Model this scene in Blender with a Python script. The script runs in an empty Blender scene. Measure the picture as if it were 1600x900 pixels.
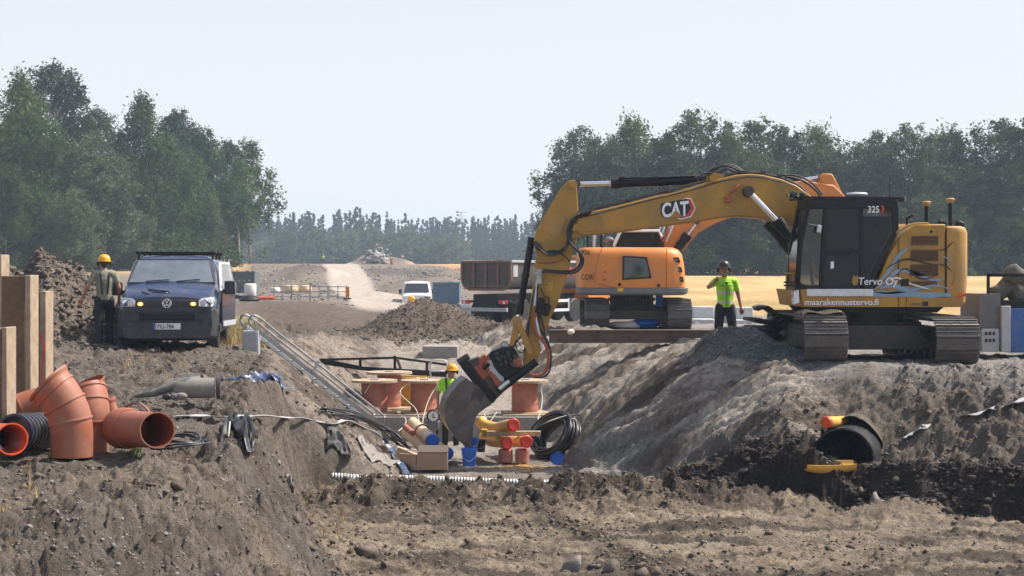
import bpy, math, random
import numpy as np
from mathutils import Vector, Matrix, Euler
random.seed(7); np.random.seed(7)
S = bpy.context.scene
C = S.collection
# ---------------------------------------------------------------- camera, sky, sun, exposure
F = 2600.0; EYE = 1.7; HOR = 425.0            # focal length in photo pixels, eye height, horizon row
cd = bpy.data.cameras.new('camera'); cam = bpy.data.objects.new('camera', cd); C.objects.link(cam)
cam.location = (0, 0, EYE); cam.rotation_euler = (math.pi/2, 0, 0)
cd.sensor_width = 36; cd.lens = F/1600*36; cd.shift_y = -25/1600
cd.clip_start = .1; cd.clip_end = 6000
S.camera = cam
SUN_EL = math.radians(53); SUN_AZ = math.radians(72)     # azimuth measured from +Y (away from camera) towards +X
w = bpy.data.worlds.new('World'); S.world = w; w.use_nodes = True
nt = w.node_tree; bg = nt.nodes['Background']
sky = nt.nodes.new('ShaderNodeTexSky'); sky.sky_type = 'NISHITA'; sky.sun_disc = False
sky.sun_elevation = SUN_EL; sky.sun_rotation = SUN_AZ; sky.altitude = 0
sky.air_density = .7; sky.dust_density = 3.6; sky.ozone_density = 2.5
tcw = nt.nodes.new('ShaderNodeTexCoord'); sx = nt.nodes.new('ShaderNodeSeparateXYZ'); nt.links.new(tcw.outputs['Generated'], sx.inputs[0])
mrw = nt.nodes.new('ShaderNodeMapRange'); mrw.interpolation_type = 'SMOOTHSTEP'; mrw.inputs[1].default_value = 0.05; mrw.inputs[2].default_value = .5; mrw.inputs[3].default_value = .93; mrw.inputs[4].default_value = .15; nt.links.new(sx.outputs[2], mrw.inputs[0])
mxw = nt.nodes.new('ShaderNodeMix'); mxw.data_type = 'RGBA'; mxw.inputs[7].default_value = (4.6, 4.73, 4.92, 1)      # thin white summer haze veiling the low sky
nt.links.new(mrw.outputs[0], mxw.inputs[0]); nt.links.new(sky.outputs[0], mxw.inputs[6]); nt.links.new(mxw.outputs[2], bg.inputs[0]); bg.inputs[1].default_value = 0.15
sl = bpy.data.lights.new('sun', 'SUN'); so = bpy.data.objects.new('sun', sl); C.objects.link(so)
sl.energy = 4.9; sl.angle = math.radians(.6); sl.color = (1, .93, .84)
sdir = Vector((math.sin(SUN_AZ)*math.cos(SUN_EL), math.cos(SUN_AZ)*math.cos(SUN_EL), math.sin(SUN_EL)))
so.rotation_euler = sdir.to_track_quat('Z', 'Y').to_euler(); so.location = (20, 10, 40)
S.view_settings.view_transform = 'Standard'; S.view_settings.look = 'None'
S.view_settings.exposure = 0.42; S.view_settings.gamma = 1; S.view_settings.use_curve_mapping = False
S.cycles.volume_bounces = 1; S.cycles.max_bounces = 6

def at(px, py, d): return Vector(((px-800)/F*d, d, EYE+(HOR-py)/F*d))
def wx(px, d): return (px-800)/F*d
def wz(py, d): return EYE+(HOR-py)/F*d

# ---------------------------------------------------------------- materials
MATS = {}
def mat(name, col, rough=.6, metal=0, var=.15, scale=3.0, dirt=None, dirt_amt=.3, bump=0, bscale=30, spec=.5, coat=0, emit=0, sss=0, alpha=None, trans=0):
    if name in MATS: return MATS[name]
    m = bpy.data.materials.new(name); m.use_nodes = True; n = m.node_tree.nodes; l = m.node_tree.links
    b = n['Principled BSDF']
    tc = n.new('ShaderNodeTexCoord')
    no = n.new('ShaderNodeTexNoise'); no.inputs['Scale'].default_value = scale; no.inputs['Detail'].default_value = 6; no.inputs['Roughness'].default_value = .65
    l.new(tc.outputs['Object'], no.inputs['Vector'])
    mr = n.new('ShaderNodeMapRange'); mr.inputs[1].default_value = .3; mr.inputs[2].default_value = .7
    mr.inputs[3].default_value = 1-var; mr.inputs[4].default_value = 1+var
    l.new(no.outputs['Fac'], mr.inputs[0])
    mul = n.new('ShaderNodeVectorMath'); mul.operation = 'SCALE'; mul.inputs[0].default_value = col[:3]
    l.new(mr.outputs[0], mul.inputs['Scale'])
    out = mul.outputs[0]
    if dirt is not None:
        n2 = n.new('ShaderNodeTexNoise'); n2.inputs['Scale'].default_value = scale*1.7; n2.inputs['Detail'].default_value = 8; n2.inputs['Roughness'].default_value = .7
        l.new(tc.outputs['Object'], n2.inputs['Vector'])
        r2 = n.new('ShaderNodeMapRange'); r2.inputs[1].default_value = .42; r2.inputs[2].default_value = .72
        r2.inputs[3].default_value = 0; r2.inputs[4].default_value = min(1, dirt_amt*2)
        l.new(n2.outputs['Fac'], r2.inputs[0])
        mx = n.new('ShaderNodeMix'); mx.data_type = 'RGBA'; mx.inputs[7].default_value = (*dirt[:3], 1)
        l.new(r2.outputs[0], mx.inputs[0]); l.new(out, mx.inputs[6]); out = mx.outputs[2]
        mrr = n.new('ShaderNodeMapRange'); mrr.inputs[3].default_value = rough; mrr.inputs[4].default_value = min(1, rough+.35)
        l.new(r2.outputs[0], mrr.inputs[0]); l.new(mrr.outputs[0], b.inputs['Roughness'])
    else: b.inputs['Roughness'].default_value = rough
    l.new(out, b.inputs['Base Color'])
    b.inputs['Metallic'].default_value = metal; b.inputs['Specular IOR Level'].default_value = spec
    if coat: b.inputs['Coat Weight'].default_value = coat; b.inputs['Coat Roughness'].default_value = .08
    if trans: b.inputs['Transmission Weight'].default_value = trans
    if emit:
        b.inputs['Emission Color'].default_value = (*col[:3], 1); b.inputs['Emission Strength'].default_value = emit
    if bump:
        n3 = n.new('ShaderNodeTexNoise'); n3.inputs['Scale'].default_value = bscale; n3.inputs['Detail'].default_value = 5
        l.new(tc.outputs['Object'], n3.inputs['Vector'])
        bp = n.new('ShaderNodeBump'); bp.inputs['Strength'].default_value = bump; bp.inputs['Distance'].default_value = .02
        l.new(n3.outputs['Fac'], bp.inputs['Height']); l.new(bp.outputs[0], b.inputs['Normal'])
    m.diffuse_color = (*col[:3], 1)
    MATS[name] = m; return m
DUST = (.30, .25, .20); RUST = (.16, .06, .03); MUD = (.14, .105, .08)
M = dict(
 yellow=mat('machine_yellow', (.44, .225, .018), .42, var=.16, scale=1.6, dirt=(.25,.165,.075), dirt_amt=.38),
 yellowdust=mat('machine_yellow_dusty', (.46, .23, .035), .5, var=.12, scale=1.5, dirt=(.32,.24,.15), dirt_amt=.35),
 orange=mat('machine_orange', (.66, .21, .024), .42, var=.12, scale=1.3, dirt=(.38,.21,.10), dirt_amt=.3),
 black=mat('black_metal', (.009, .009, .011), .45, var=.25, scale=3, spec=.3, dirt=(.06,.05,.04), dirt_amt=.1),
 rubber=mat('black_rubber', (.018, .018, .019), .55, var=.3, scale=4, dirt=(.12,.10,.08), dirt_amt=.2),
 glass=mat('dark_glass', (.012, .014, .016), .06, var=.1, spec=.8, coat=.3),
 cabglass=mat('cab_glass', (.008, .009, .010), .12, var=.2, spec=.3, dirt=(.05,.042,.035), dirt_amt=.08),
 steel=mat('track_steel', (.13, .12, .112), .5, metal=.4, var=.3, scale=6, dirt=(.17,.14,.115), dirt_amt=.35, bump=.3),
 darksteel=mat('dark_steel', (.055, .05, .048), .5, metal=.4, var=.3, scale=4, dirt=(.16,.13,.10), dirt_amt=.35, bump=.2),
 bucket=mat('bucket_steel', (.12, .108, .10), .42, metal=.55, var=.35, scale=4, dirt=(.13,.10,.075), dirt_amt=.35, bump=.2),
 chrome=mat('cylinder_rod_chrome', (.75, .76, .78), .15, metal=.85, var=.04),
 grey=mat('grey_paint', (.13, .14, .15), .5, var=.12, dirt=DUST, dirt_amt=.2),
 lightgrey=mat('light_grey_paint', (.45, .47, .49), .5, var=.1, dirt=DUST, dirt_amt=.2),
 white=mat('white_paint', (.78, .79, .80), .4, var=.06, dirt=(.5,.46,.40), dirt_amt=.15),
 decal_white=mat('white_lettering', (.85, .86, .88), .5, var=.02),
 decal_black=mat('black_lettering', (.012, .012, .014), .5, var=.02),
 decal_blue=mat('grey_blue_stripes', (.22, .31, .40), .45, var=.2, scale=4),
 decal_red=mat('red_emblem', (.55, .05, .02), .4, var=.05),
 mesh=mat('vent_mesh', (.16, .085, .035), .7, var=.35, scale=20),
 redorange=mat('coupler_orange', (.42, .075, .02), .45, var=.2, dirt=MUD, dirt_amt=.35),
 navy=mat('navy_car_paint', (.010, .023, .066), .2, var=.12, scale=1.5, coat=.7, dirt=(.22,.19,.16), dirt_amt=.14),
 bumper=mat('dark_bumper_plastic', (.022, .028, .036), .5, var=.2, scale=3, dirt=(.16,.14,.12), dirt_amt=.2),
 lens=mat('headlight_lens', (.55, .58, .6), .08, var=.25, scale=14, spec=.9, coat=.5),
 amber=mat('amber_flash_lamp', (1., .42, .10), .3, var=0, emit=3.0),
 redlamp=mat('red_lamp', (.6, .03, .02), .3, var=.1),
 alu=mat('aluminium', (.62, .64, .67), .35, metal=.6, var=.12, scale=5, dirt=(.42,.38,.33), dirt_amt=.2),
 pipeorange=mat('orange_brown_pipe', (.33, .10, .05), .5, var=.14, scale=3, dirt=(.30,.20,.14), dirt_amt=.36),
 pipeinside=mat('pipe_inside', (.30, .07, .03), .5, var=.1, dirt=MUD, dirt_amt=.2),
 vivid=mat('vivid_orange_pipe', (.75, .085, .012), .4, var=.12, scale=5, dirt=(.4,.12,.05), dirt_amt=.2),
 blackpipe=mat('black_pipe', (.02, .021, .026), .35, var=.25, dirt=(.13,.115,.10), dirt_amt=.2),
 ypipe=mat('yellow_pipe', (.80, .43, .075), .4, var=.08, dirt=(.5,.36,.2), dirt_amt=.15),
 cream=mat('cream_pipe', (.72, .52, .30), .45, var=.08, dirt=(.42,.33,.24), dirt_amt=.22),
 redcap=mat('red_cap', (.62, .045, .015), .4, var=.15, scale=6),
 bluecap=mat('blue_cap', (.012, .10, .44), .4, var=.12, scale=6),
 blue=mat('blue_paint', (.02, .10, .33), .45, var=.1, dirt=DUST, dirt_amt=.15),
 steelblue=mat('grey_blue_container_paint', (.10, .17, .25), .55, var=.08, dirt=DUST, dirt_amt=.15),
 tarp=mat('blue_tarp', (.02, .06, .17), .35, var=.3, scale=8, dirt=(.38,.37,.36), dirt_amt=.3),
 reel=mat('reel_drum', (.42, .135, .09), .6, var=.12, scale=5, dirt=(.42,.28,.20), dirt_amt=.25),
 wood=mat('weathered_wood', (.42, .32, .21), .8, var=.25, scale=9, dirt=(.25,.19,.13), dirt_amt=.3, bump=.3),
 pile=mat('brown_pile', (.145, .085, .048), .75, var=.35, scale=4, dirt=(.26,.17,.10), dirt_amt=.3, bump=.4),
 pilelight=mat('pale_pile_edge', (.38, .29, .20), .8, var=.2, scale=5, dirt=(.2,.12,.07), dirt_amt=.3, bump=.3),  # paints the sunlit edge of the piles; also colours cloth and box lettering
 ibeam=mat('brown_steel_beam', (.15, .115, .095), .6, metal=.3, var=.3, scale=5, dirt=(.24,.16,.11), dirt_amt=.35),
 concrete=mat('concrete', (.30, .285, .265), .85, var=.15, scale=4, dirt=(.2,.17,.14), dirt_amt=.3, bump=.3),
 palecon=mat('pale_concrete', (.52, .54, .56), .85, var=.1, scale=4, dirt=(.36,.33,.30), dirt_amt=.3),
 card=mat('cardboard', (.33, .22, .14), .85, var=.08, dirt=(.24,.17,.12), dirt_amt=.2),
 cardin=mat('cardboard_inside', (.55, .41, .28), .85, var=.06),
 ynet=mat('yellow_plastic', (.75, .42, .03), .5, var=.1),
 rope=mat('pale_strap', (.62, .55, .46), .6, var=.1),
 hosewhite=mat('flat_hose', (.50, .50, .50), .5, var=.2, scale=3, dirt=(.2,.17,.14), dirt_amt=.25),
 canvas=mat('grey_canvas', (.22, .20, .18), .8, var=.2, scale=6, dirt=(.3,.26,.22), dirt_amt=.3),
 skin=mat('skin', (.36, .18, .115), .55, var=.06),
 hivis=mat('high_visibility_yellow', (.38, .80, .04), .7, var=.14, scale=9, bump=.9, bscale=9),
 reflect=mat('reflective_band', (.52, .53, .56), .4, var=.08),
 darkcloth=mat('dark_cloth', (.014, .016, .022), .85, var=.25, scale=8, dirt=(.07,.06,.055), dirt_amt=.15, bump=.9, bscale=9),
 paleclothes=mat('pale_vest_cloth', (.25, .24, .17), .85, var=.25, scale=9, dirt=(.15,.13,.10), dirt_amt=.3, bump=.9, bscale=9),
 helmety=mat('yellow_helmet', (.80, .40, .02), .35, var=.05),
 helmetk=mat('dark_helmet', (.035, .036, .04), .3, var=.1),
 hair=mat('brown_hair', (.05, .03, .02), .8, var=.2),
 boot=mat('work_boot', (.045, .032, .024), .7, var=.2, dirt=DUST, dirt_amt=.3),
 bag=mat('white_bag', (.72, .68, .62), .7, var=.15, scale=5, dirt=(.5,.42,.34), dirt_amt=.2),
 greenbin=mat('grey_green_steel', (.085, .115, .115), .6, var=.15, dirt=DUST, dirt_amt=.3),
 bed=mat('tipper_bed_grey', (.085, .07, .06), .6, var=.2, scale=2, dirt=(.17,.13,.10), dirt_amt=.3),
 bedrim=mat('tipper_bed_rim', (.20, .11, .07), .6, var=.2, dirt=(.22,.17,.13), dirt_amt=.3),
 galv=mat('galvanised_steel', (.33, .34, .35), .45, metal=.5, var=.15),
 bark=mat('bark', (.10, .085, .07), .9, var=.3, scale=2),
 birch=mat('birch_bark', (.42, .40, .37), .9, var=.4, scale=3, dirt=(.05,.045,.04), dirt_amt=.4),
)

# ---------------------------------------------------------------- object helpers
ORI = {}
def tag(o, label=None, cat=None, group=None, kind=None):
    if label: o['label'] = label
    if cat: o['category'] = cat
    if group: o['group'] = group
    if kind: o['kind'] = kind
    return o
def thing(name, loc, label, cat, group=None, rz=0):
    o = bpy.data.objects.new(name, None); C.objects.link(o); o.empty_display_size = .2
    o.location = loc; o.rotation_euler = (0, 0, rz); ORI[o.name] = Vector(loc) if rz == 0 else None
    return tag(o, label, cat, group)
class MB:
    def __init__(s): s.v = []; s.f = []; s.mi = []; s.cur = 0
    def add(s, vs, fs):
        o = len(s.v); s.v += [tuple(v) for v in vs]; s.f += [tuple(i+o for i in f) for f in fs]; s.mi += [s.cur]*len(fs); return s
    def m(s, i): s.cur = i; return s
    def box(s, c, size, rot=None):
        x, y, z = size[0]/2, size[1]/2, size[2]/2
        vs = [Vector(p) for p in ((-x,-y,-z),(x,-y,-z),(x,y,-z),(-x,y,-z),(-x,-y,z),(x,-y,z),(x,y,z),(-x,y,z))]
        if rot is not None:
            R = rot if isinstance(rot, Matrix) else Euler(rot).to_matrix()
            vs = [R @ v for v in vs]
        c = Vector(c)
        return s.add([v+c for v in vs], [(0,3,2,1),(4,5,6,7),(0,1,5,4),(1,2,6,5),(2,3,7,6),(3,0,4,7)])
    def box2(s, a, b):
        a = Vector(a); b = Vector(b); return s.box((a+b)/2, (abs(b.x-a.x), abs(b.y-a.y), abs(b.z-a.z)))
    def bar(s, a, b, w, h, up=(0,0,1)):
        a = Vector(a); b = Vector(b); d = (b-a); L = d.length; y = d.normalized()
        up = Vector(up)
        if abs(y.dot(up)) > .98: up = Vector((1,0,0))
        x = y.cross(up).normalized(); z = x.cross(y)
        R = Matrix((x, y, z)).transposed()
        return s.box((a+b)/2, (w, L, h), R)
    def prism(s, pts, vec):      # pts: list of 3D points (a planar outline), extruded by vec
        n = len(pts); pts = [Vector(p) for p in pts]; vec = Vector(vec)
        nrm = Vector((0,0,0))
        for i in range(n): nrm += pts[i].cross(pts[(i+1) % n])
        if nrm.dot(vec) > 0: pts = pts[::-1]
        vs = pts + [p+vec for p in pts]
        fs = [tuple(range(n)), tuple(range(2*n-1, n-1, -1))] + [((i+1) % n, i, i+n, (i+1) % n+n) for i in range(n)]
        return s.add(vs, fs)
    def pp(s, pix, d0, d1, dref=None):   # outline measured in the side plane at depth dref, real thickness d0..d1
        dr = dref if dref else d0
        pts = [at(px, py, dr) for px, py in pix]
        for p in pts: p.y = d0
        return s.prism(pts, (0, d1-d0, 0))
    def tube(s, path, r, n=10, caps=True):
        path = [Vector(p) for p in path]; k = len(path)
        rs = r if isinstance(r, (list, tuple)) else [r]*k
        up = None; rings = []
        for i, p in enumerate(path):
            t = (path[min(i+1, k-1)]-path[max(i-1, 0)])
            if t.length < 1e-9: t = Vector((0,0,1))
            t.normalize()
            if up is None: up = Vector((0,0,1)) if abs(t.z) < .9 else Vector((1,0,0))
            x = t.cross(up)
            if x.length < 1e-6: x = t.cross(Vector((1,0,.1)))
            x.normalize(); up = x.cross(t).normalized()
            rings.append([p + (x*math.cos(2*math.pi*j/n)+up*math.sin(2*math.pi*j/n))*rs[i] for j in range(n)])
        vs = [v for rg in rings for v in rg]; fs = []
        for i in range(k-1):
            for j in range(n):
                a = i*n+j; b = i*n+(j+1) % n; fs.append((a, a+n, b+n, b))
        if caps: fs.append(tuple(range(n))); fs.append(tuple(range((k-1)*n+n-1, (k-1)*n-1, -1)))
        return s.add(vs, fs)
    def cyl(s, a, b, r, r2=None, n=14): return s.tube([a, b], [r, r if r2 is None else r2], n)
    def pipe(s, path, r, t=.012, n=28):    # open hollow pipe; inner wall uses material 1
        path = [Vector(p) for p in path]; rs = r if isinstance(r, (list, tuple)) else [r]*len(path)
        c = s.cur; s.tube(path, rs, n, False); s.cur = 1
        q = MB(); q.tube(path, [x-t for x in rs], n, False)
        s.add(q.v, [f[::-1] for f in q.f]); s.cur = c
        ko = len(s.v)-2*len(q.v); ki = len(s.v)-len(q.v); L = (len(path)-1)*n
        for j in range(n):
            b = (j+1) % n
            s.f.append((ko+j, ko+b, ki+b, ki+j)); s.mi.append(c)
            s.f.append((ko+L+b, ko+L+j, ki+L+j, ki+L+b)); s.mi.append(c)
        return s
    def lathe(s, prof, c=(0,0,0), axis=(0,0,1), n=24):   # prof: (radius, height)
        ax = Vector(axis).normalized(); up = Vector((0,0,1)) if abs(ax.z) < .9 else Vector((1,0,0))
        x = ax.cross(up).normalized(); y = ax.cross(x); c = Vector(c); vs = []; k = len(prof)
        for r, h in prof:
            for j in range(n): a = 2*math.pi*j/n; vs.append(c+ax*h+(x*math.cos(a)+y*math.sin(a))*max(r, 1e-4))
        fs = []
        for i in range(k-1):
            for j in range(n):
                a = i*n+j; b = i*n+(j+1) % n; fs.append((a, b, b+n, a+n))
        if prof[0][0] > .001: fs.append(tuple(range(n))[::-1])
        if prof[-1][0] > .001: fs.append(tuple(range((k-1)*n, k*n)))
        return s.add(vs, fs)
    def ball(s, c, r, n=10, sc=(1,1,1), rot=None):
        vs = []; fs = []; m_ = n//2+1
        for i in range(m_+1):
            t = math.pi*i/m_
            for j in range(n):
                a = 2*math.pi*j/n
                v = Vector((math.sin(t)*math.cos(a)*r*sc[0], math.sin(t)*math.sin(a)*r*sc[1], math.cos(t)*r*sc[2]))
                if rot is not None: v = rot @ v
                vs.append(v+Vector(c))
        for i in range(m_):
            for j in range(n): a = i*n+j; b = i*n+(j+1) % n; fs.append((a, a+n, b+n, b))
        return s.add(vs, fs)
    def build(s, name, ms, parent=None, local=False, bevel=0, smooth=35, seg=2):
        if not isinstance(ms, (list, tuple)): ms = [ms]
        me = bpy.data.meshes.new(name); vs = s.v
        if parent is not None and not local:
            r = parent
            while r.parent: r = r.parent
            o = ORI.get(r.name)
            if o is not None: vs = [(a-o.x, b-o.y, c-o.z) for a, b, c in vs]
        me.from_pydata(vs, [], s.f); me.update()
        for m_ in ms: me.materials.append(M[m_] if isinstance(m_, str) else m_)
        if len(ms) > 1: me.polygons.foreach_set('material_index', [min(i, len(ms)-1) for i in s.mi])
        ob = bpy.data.objects.new(name, me); C.objects.link(ob)
        if parent is not None: ob.parent = parent
        me.shade_smooth()
        if smooth < 180: me.set_sharp_from_angle(angle=math.radians(smooth))
        if bevel:
            b = ob.modifiers.new('bevel', 'BEVEL'); b.width = bevel; b.segments = seg; b.limit_method = 'ANGLE'; b.angle_limit = math.radians(40); b.harden_normals = False
        return ob
def topmesh(mb, name, ms, label, cat, group=None, kind=None, **k):      # a thing that is a single mesh; origin moved to its base
    vs = np.array(mb.v); c = vs.mean(0); c[2] = vs[:, 2].min()
    mb.v = [tuple(v) for v in (vs-c)]
    o = mb.build(name, ms, None, **k); o.location = c
    ORI[o.name] = Vector(c)
    return tag(o, label, cat, group, kind)
def copy_tree(o, parent=None):
    c = o.copy(); C.objects.link(c); c.parent = parent
    if parent is None: ORI[c.name] = None
    for ch in list(o.children): copy_tree(ch, c)
    return c
def text(s, size, origin, parent, m, name='lettering', xdir=(1,0,0), ydir=(0,0,1), ext=.003, bold=0, squash=1.0, shear=0, local=False):
    cu = bpy.data.curves.new('tmp', 'FONT'); cu.body = s; cu.size = size; cu.extrude = ext; cu.offset = bold; cu.shear = shear
    t = bpy.data.objects.new('tmp', cu); C.objects.link(t); bpy.context.view_layer.update()
    me = bpy.data.meshes.new_from_object(t.evaluated_get(bpy.context.evaluated_depsgraph_get()))
    bpy.data.objects.remove(t); bpy.data.curves.remove(cu)
    x = Vector(xdir).normalized(); y = Vector(ydir).normalized(); z = x.cross(y)
    o = Vector(origin)
    if parent is not None and not local:
        r = parent
        while r.parent: r = r.parent
        if ORI.get(r.name) is not None: o = o-ORI[r.name]
    for v in me.vertices: c = v.co.copy(); v.co = o + x*c.x*squash + y*c.y + z*c.z
    me.name = name; me.materials.clear(); me.materials.append(M[m] if isinstance(m, str) else m)
    ob = bpy.data.objects.new(name, me); C.objects.link(ob)
    if parent is not None: ob.parent = parent
    return ob

# ---------------------------------------------------------------- terrain function
def hsh(ix, iy, seed):
    h = (ix*374761393 + iy*668265263 + seed*1442695041) & 0xFFFFFFFF
    h = ((h ^ (h >> 13))*1274126177) & 0xFFFFFFFF
    return ((h ^ (h >> 16)) & 0xFFFF)/65535.0
def vnoise(x, y, seed=0):
    x = np.asarray(x, float); y = np.asarray(y, float)
    ix = np.floor(x).astype(np.int64); iy = np.floor(y).astype(np.int64); fx = x-ix; fy = y-iy
    fx = fx*fx*fx*(fx*(fx*6-15)+10); fy = fy*fy*fy*(fy*(fy*6-15)+10)
    a = hsh(ix, iy, seed); b = hsh(ix+1, iy, seed); c = hsh(ix, iy+1, seed); d = hsh(ix+1, iy+1, seed)
    return (a*(1-fx)+b*fx)*(1-fy)+(c*(1-fx)+d*fx)*fy - .5
def fbm(x, y, seed=0, oct=4, g=.5):
    t = 0; a = 1; f = 1
    for i in range(oct): t = t+a*vnoise(x*f+i*17.3, y*f-i*9.1, seed+i); a *= g; f *= 2.03
    return t
def ss(a, b, x): t = np.clip((x-a)/(b-a), 0, 1); return t*t*(3-2*t)
def tab(d, pts): return np.interp(d, [p[0] for p in pts], [p[1] for p in pts])
T_ZL = [(-50,-.4),(0,-.5),(8,-.5),(12,-.49),(18,-.27),(24,-.12),(32,.12),(45,.0),(90,-.05),(130,.5),(210,2.75),(310,3.2),(600,4.0),(3000,9)]
T_ZR = [(-50,-.4),(8,-.3),(24,-.18),(27,-.05),(28.2,.08),(36,.08),(44,.15),(60,0),(100,.15),(180,1.35),(350,3.4),(600,4.2),(3000,9)]
T_LC = [(0,-1.9),(12,-3.8),(16,-3.3),(18,-2.95),(20,-2.95),(23,-3.8),(25,-3.95),(26.5,-3.75),(27.4,-3.75),(27.7,-4.2),(28.6,-4.2),(30,-4.3),(33,-5.0),(36,-5.1),(44,-5.2),(48,-5.5)]
T_LF = [(0,-.9),(12,-.8),(16,-1.15),(18,-1.65),(20,-2.05),(23,-3.05),(26.5,-3.4),(27.4,-3.4),(27.8,-3.2),(28.5,-2.0),(30,-1.8),(33,-2.6),(36,-2.8),(44,-3.6),(48,-4)]
T_RF = [(27.2,3.5),(28.0,2.8),(28.8,2.2),(29.7,1.2),(31,1.0),(36,.95),(44,-.5),(52,-3),(60,-5)]
T_RC = [(27.2,6.6),(28.0,5.7),(28.8,4.9),(30,4.1),(32,3.7),(33,3.6),(36,4.1),(38,4.2),(41,2.6),(44,1.3),(52,-1.4),(60,-3)]
T_FL = [(-50,-.4),(2,-.5),(6,-1.2),(10,-2.05),(20,-2.0),(26,-1.98),(28,-1.92),(35.45,-1.9),(35.6,-1.42),(38.5,-1.40),(43.5,-.42),(46,-.32),(60,-.5),(90,-.7),(3000,9)]
def bank_s(x, d):      # distance behind the foot line of the dark bank at right
    ax, ay, bx, by = 2.1, 27.5, 7.6, 24.7
    L = math.hypot(bx-ax, by-ay); nx, ny = -(by-ay)/L, (bx-ax)/L
    return (x-ax)*nx+(d-ay)*ny
CULV_A = Vector((5.35, 26.85)); CULV_D = Vector((.42, .907)); CULV_R = .52; CULV_Z = -1.33
def base_h(x, d, carve=True):
    x = np.asarray(x, float); d = np.asarray(d, float)
    zl = tab(d, T_ZL); zr = tab(d, T_ZR); zf = tab(d, T_FL)
    lc = tab(d, T_LC); lf = tab(d, T_LF); rf = tab(d, T_RF); rc = tab(d, T_RC)
    wob = .22*fbm(d*.9, d*0+3, 5, 3); wob2 = .25*fbm(d*.8, d*0+8, 6, 3)
    wl = np.clip((lf+wob-x)/(lf-lc), 0, 1); wr = np.clip((x-rf-wob2)/(rc-rf), 0, 1)
    wl = wl*.75+.25*ss(0, 1, wl); wr = np.sin(wr*np.pi/2)**.85*.45+.55*wr
    zlft = zf+(zl-zf)*wl; zside = zf+(zr-zf)*wr
    s = bank_s(x, d)+.18*fbm(x*.8, d*.8, 21, 3)
    amp = ss(1.2, 4.2, x)
    lip = np.interp(s, [0,.45,.8,1.3], [-2.0,-1.34,-1.36,-1.42])
    se = np.interp(x, [4.5,5.6,7.3,12], [3.5,3.1,3.0,3.0])
    t = np.clip((s-1.1)/(se-1.1), 0, 1)
    front = lip+(zr-lip)*(t*.35+.65*np.sin(t*np.pi/2))
    front = np.where(s < 0, -2.0, front)
    front = -2.0+(front+2.0)*np.maximum(amp, ss(.8, 1.6, s))
    zsl = np.where(s < 0, -2.0, np.maximum(zside, -2+(lip+2)*ss(-.1, .5, s)*amp*(1-ss(1.6, 3.2, s))))
    kx = ss(4.3, 5.6, x)
    zright = np.minimum(np.where(s < 0, -2.0, np.maximum(zside, -2+(front+2)*(1-ss(1.6, 3.2, s))*amp)), np.maximum(front, -2))
    zright = np.where(s > 0, zsl*(1-kx)+zright*kx, zright)
    zright = np.where(d > 30.5, zside, zright)
    zright = np.where((d < 27.2) & (s < 0), zf, zright)
    z = np.where(x < (lf+rf)/2, zlft, zright)
    z = np.where(d < 26.0, np.where(x < lf, zlft, zright), z)
    # beyond the excavation both sides join one gentle plain
    far = zl+(zr-zl)*ss(-8, 8, (x/np.maximum(d, 1)*60))
    u = x/np.maximum(d, 1)*F+800
    basin = .62*ss(52, 66, d)*(1-ss(118, 150, d))*ss(470, 600, u)*(1-ss(930, 1080, u))
    far = far-basin - .3*ss(44, 50, d)*(1-ss(60, 75, d))*ss(380, 470, u)*(1-ss(700, 820, u))
    k = ss(45, 50, d)
    z = z*(1-k)+far*k
    # right-hand field behind the working road is a touch lower near the tree line
    # mounds
    def mound(px, dd, zt, rx, ry, sh=1.0, skew=0):
        cx = wx(px, dd); q = np.sqrt(((x-cx)/rx)**2+((d-dd)/ry)**2)
        return (zt)*np.clip(1-q, 0, 1)**sh
    z = z+np.maximum(mound(670, 54, 1.10, 2.1, 4.5, .8), mound(698, 54.5, .98, 1.6, 4, .8))+mound(610, 52, .25, 2.4, 4, .8)
    z = z+np.maximum(mound(1166, 31.2, .62, .98, 1.2, .95), mound(1200, 31.0, .34, 1.0, 1.1, .9))
    ml = np.maximum(mound(82, 35.2, 1.95, 1.75, 3.0, .62), mound(10, 34.5, 1.7, 2.2, 3.6, .7)); ml = np.maximum(ml, mound(-100, 34, 1.8, 3.5, 4, .9)); ml = np.maximum(ml, mound(120, 33.6, .62, 1.25, 2.0, .8)); ml = ml*(1+.25*fbm(x*1.7, d*1.7, 333, 3))
    z = z+ml
    z = z+mound(960, 28.75, .22, .5, .5, 1)+mound(925, 29.3, .18, .4, .4, 1)
    z = z+mound(575, 290, 1.8, 4.2, 5, 1)+mound(600, 285, 2.2, 6, 5, .7)+mound(590, 120, .8, 3, 5, .9)*.7+mound(440, 125, .6, 4.5, 8, .7)+mound(690, 135, 1.0, 5, 9, .6)+mound(480, 160, 1.1, 4, 10, .6)+mound(700, 84, .5, 2.4, 4, .7)
    z = z+mound(1400, 25.2, .3, .9, .6, .8)+mound(1230, 25.9, .28, 1.2, .5, .8)+mound(1120, 26.6, .25, 1.1, .6, .8)
    # foreground ridges on the road
    z = z+.26*np.exp(-((d-26.7+.10*(x-.6))/.75)**2)*ss(-3.2, -2.2, x)*(1-ss(1.8, 3.2, x))
    z = z+.09*np.exp(-((x-(.55+.28*(25-d)))/.22)**2)*(d < 25.5)*(d > 18)
    if carve:
        ux = (x-CULV_A.x)*CULV_D.x+(d-CULV_A.y)*CULV_D.y; vx = (x-CULV_A.x)*CULV_D.y-(d-CULV_A.y)*CULV_D.x
        inp = (ux > -.05) & (ux < 2.6) & (np.abs(vx) < CULV_R-.03)
        z = np.where(inp, np.minimum(z, CULV_Z-.22), z)
        fr = (ux > -.7) & (ux <= -.05) & (np.abs(vx) < CULV_R)
        z = np.where(fr, np.minimum(z, -1.36), z)
    return z
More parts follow.
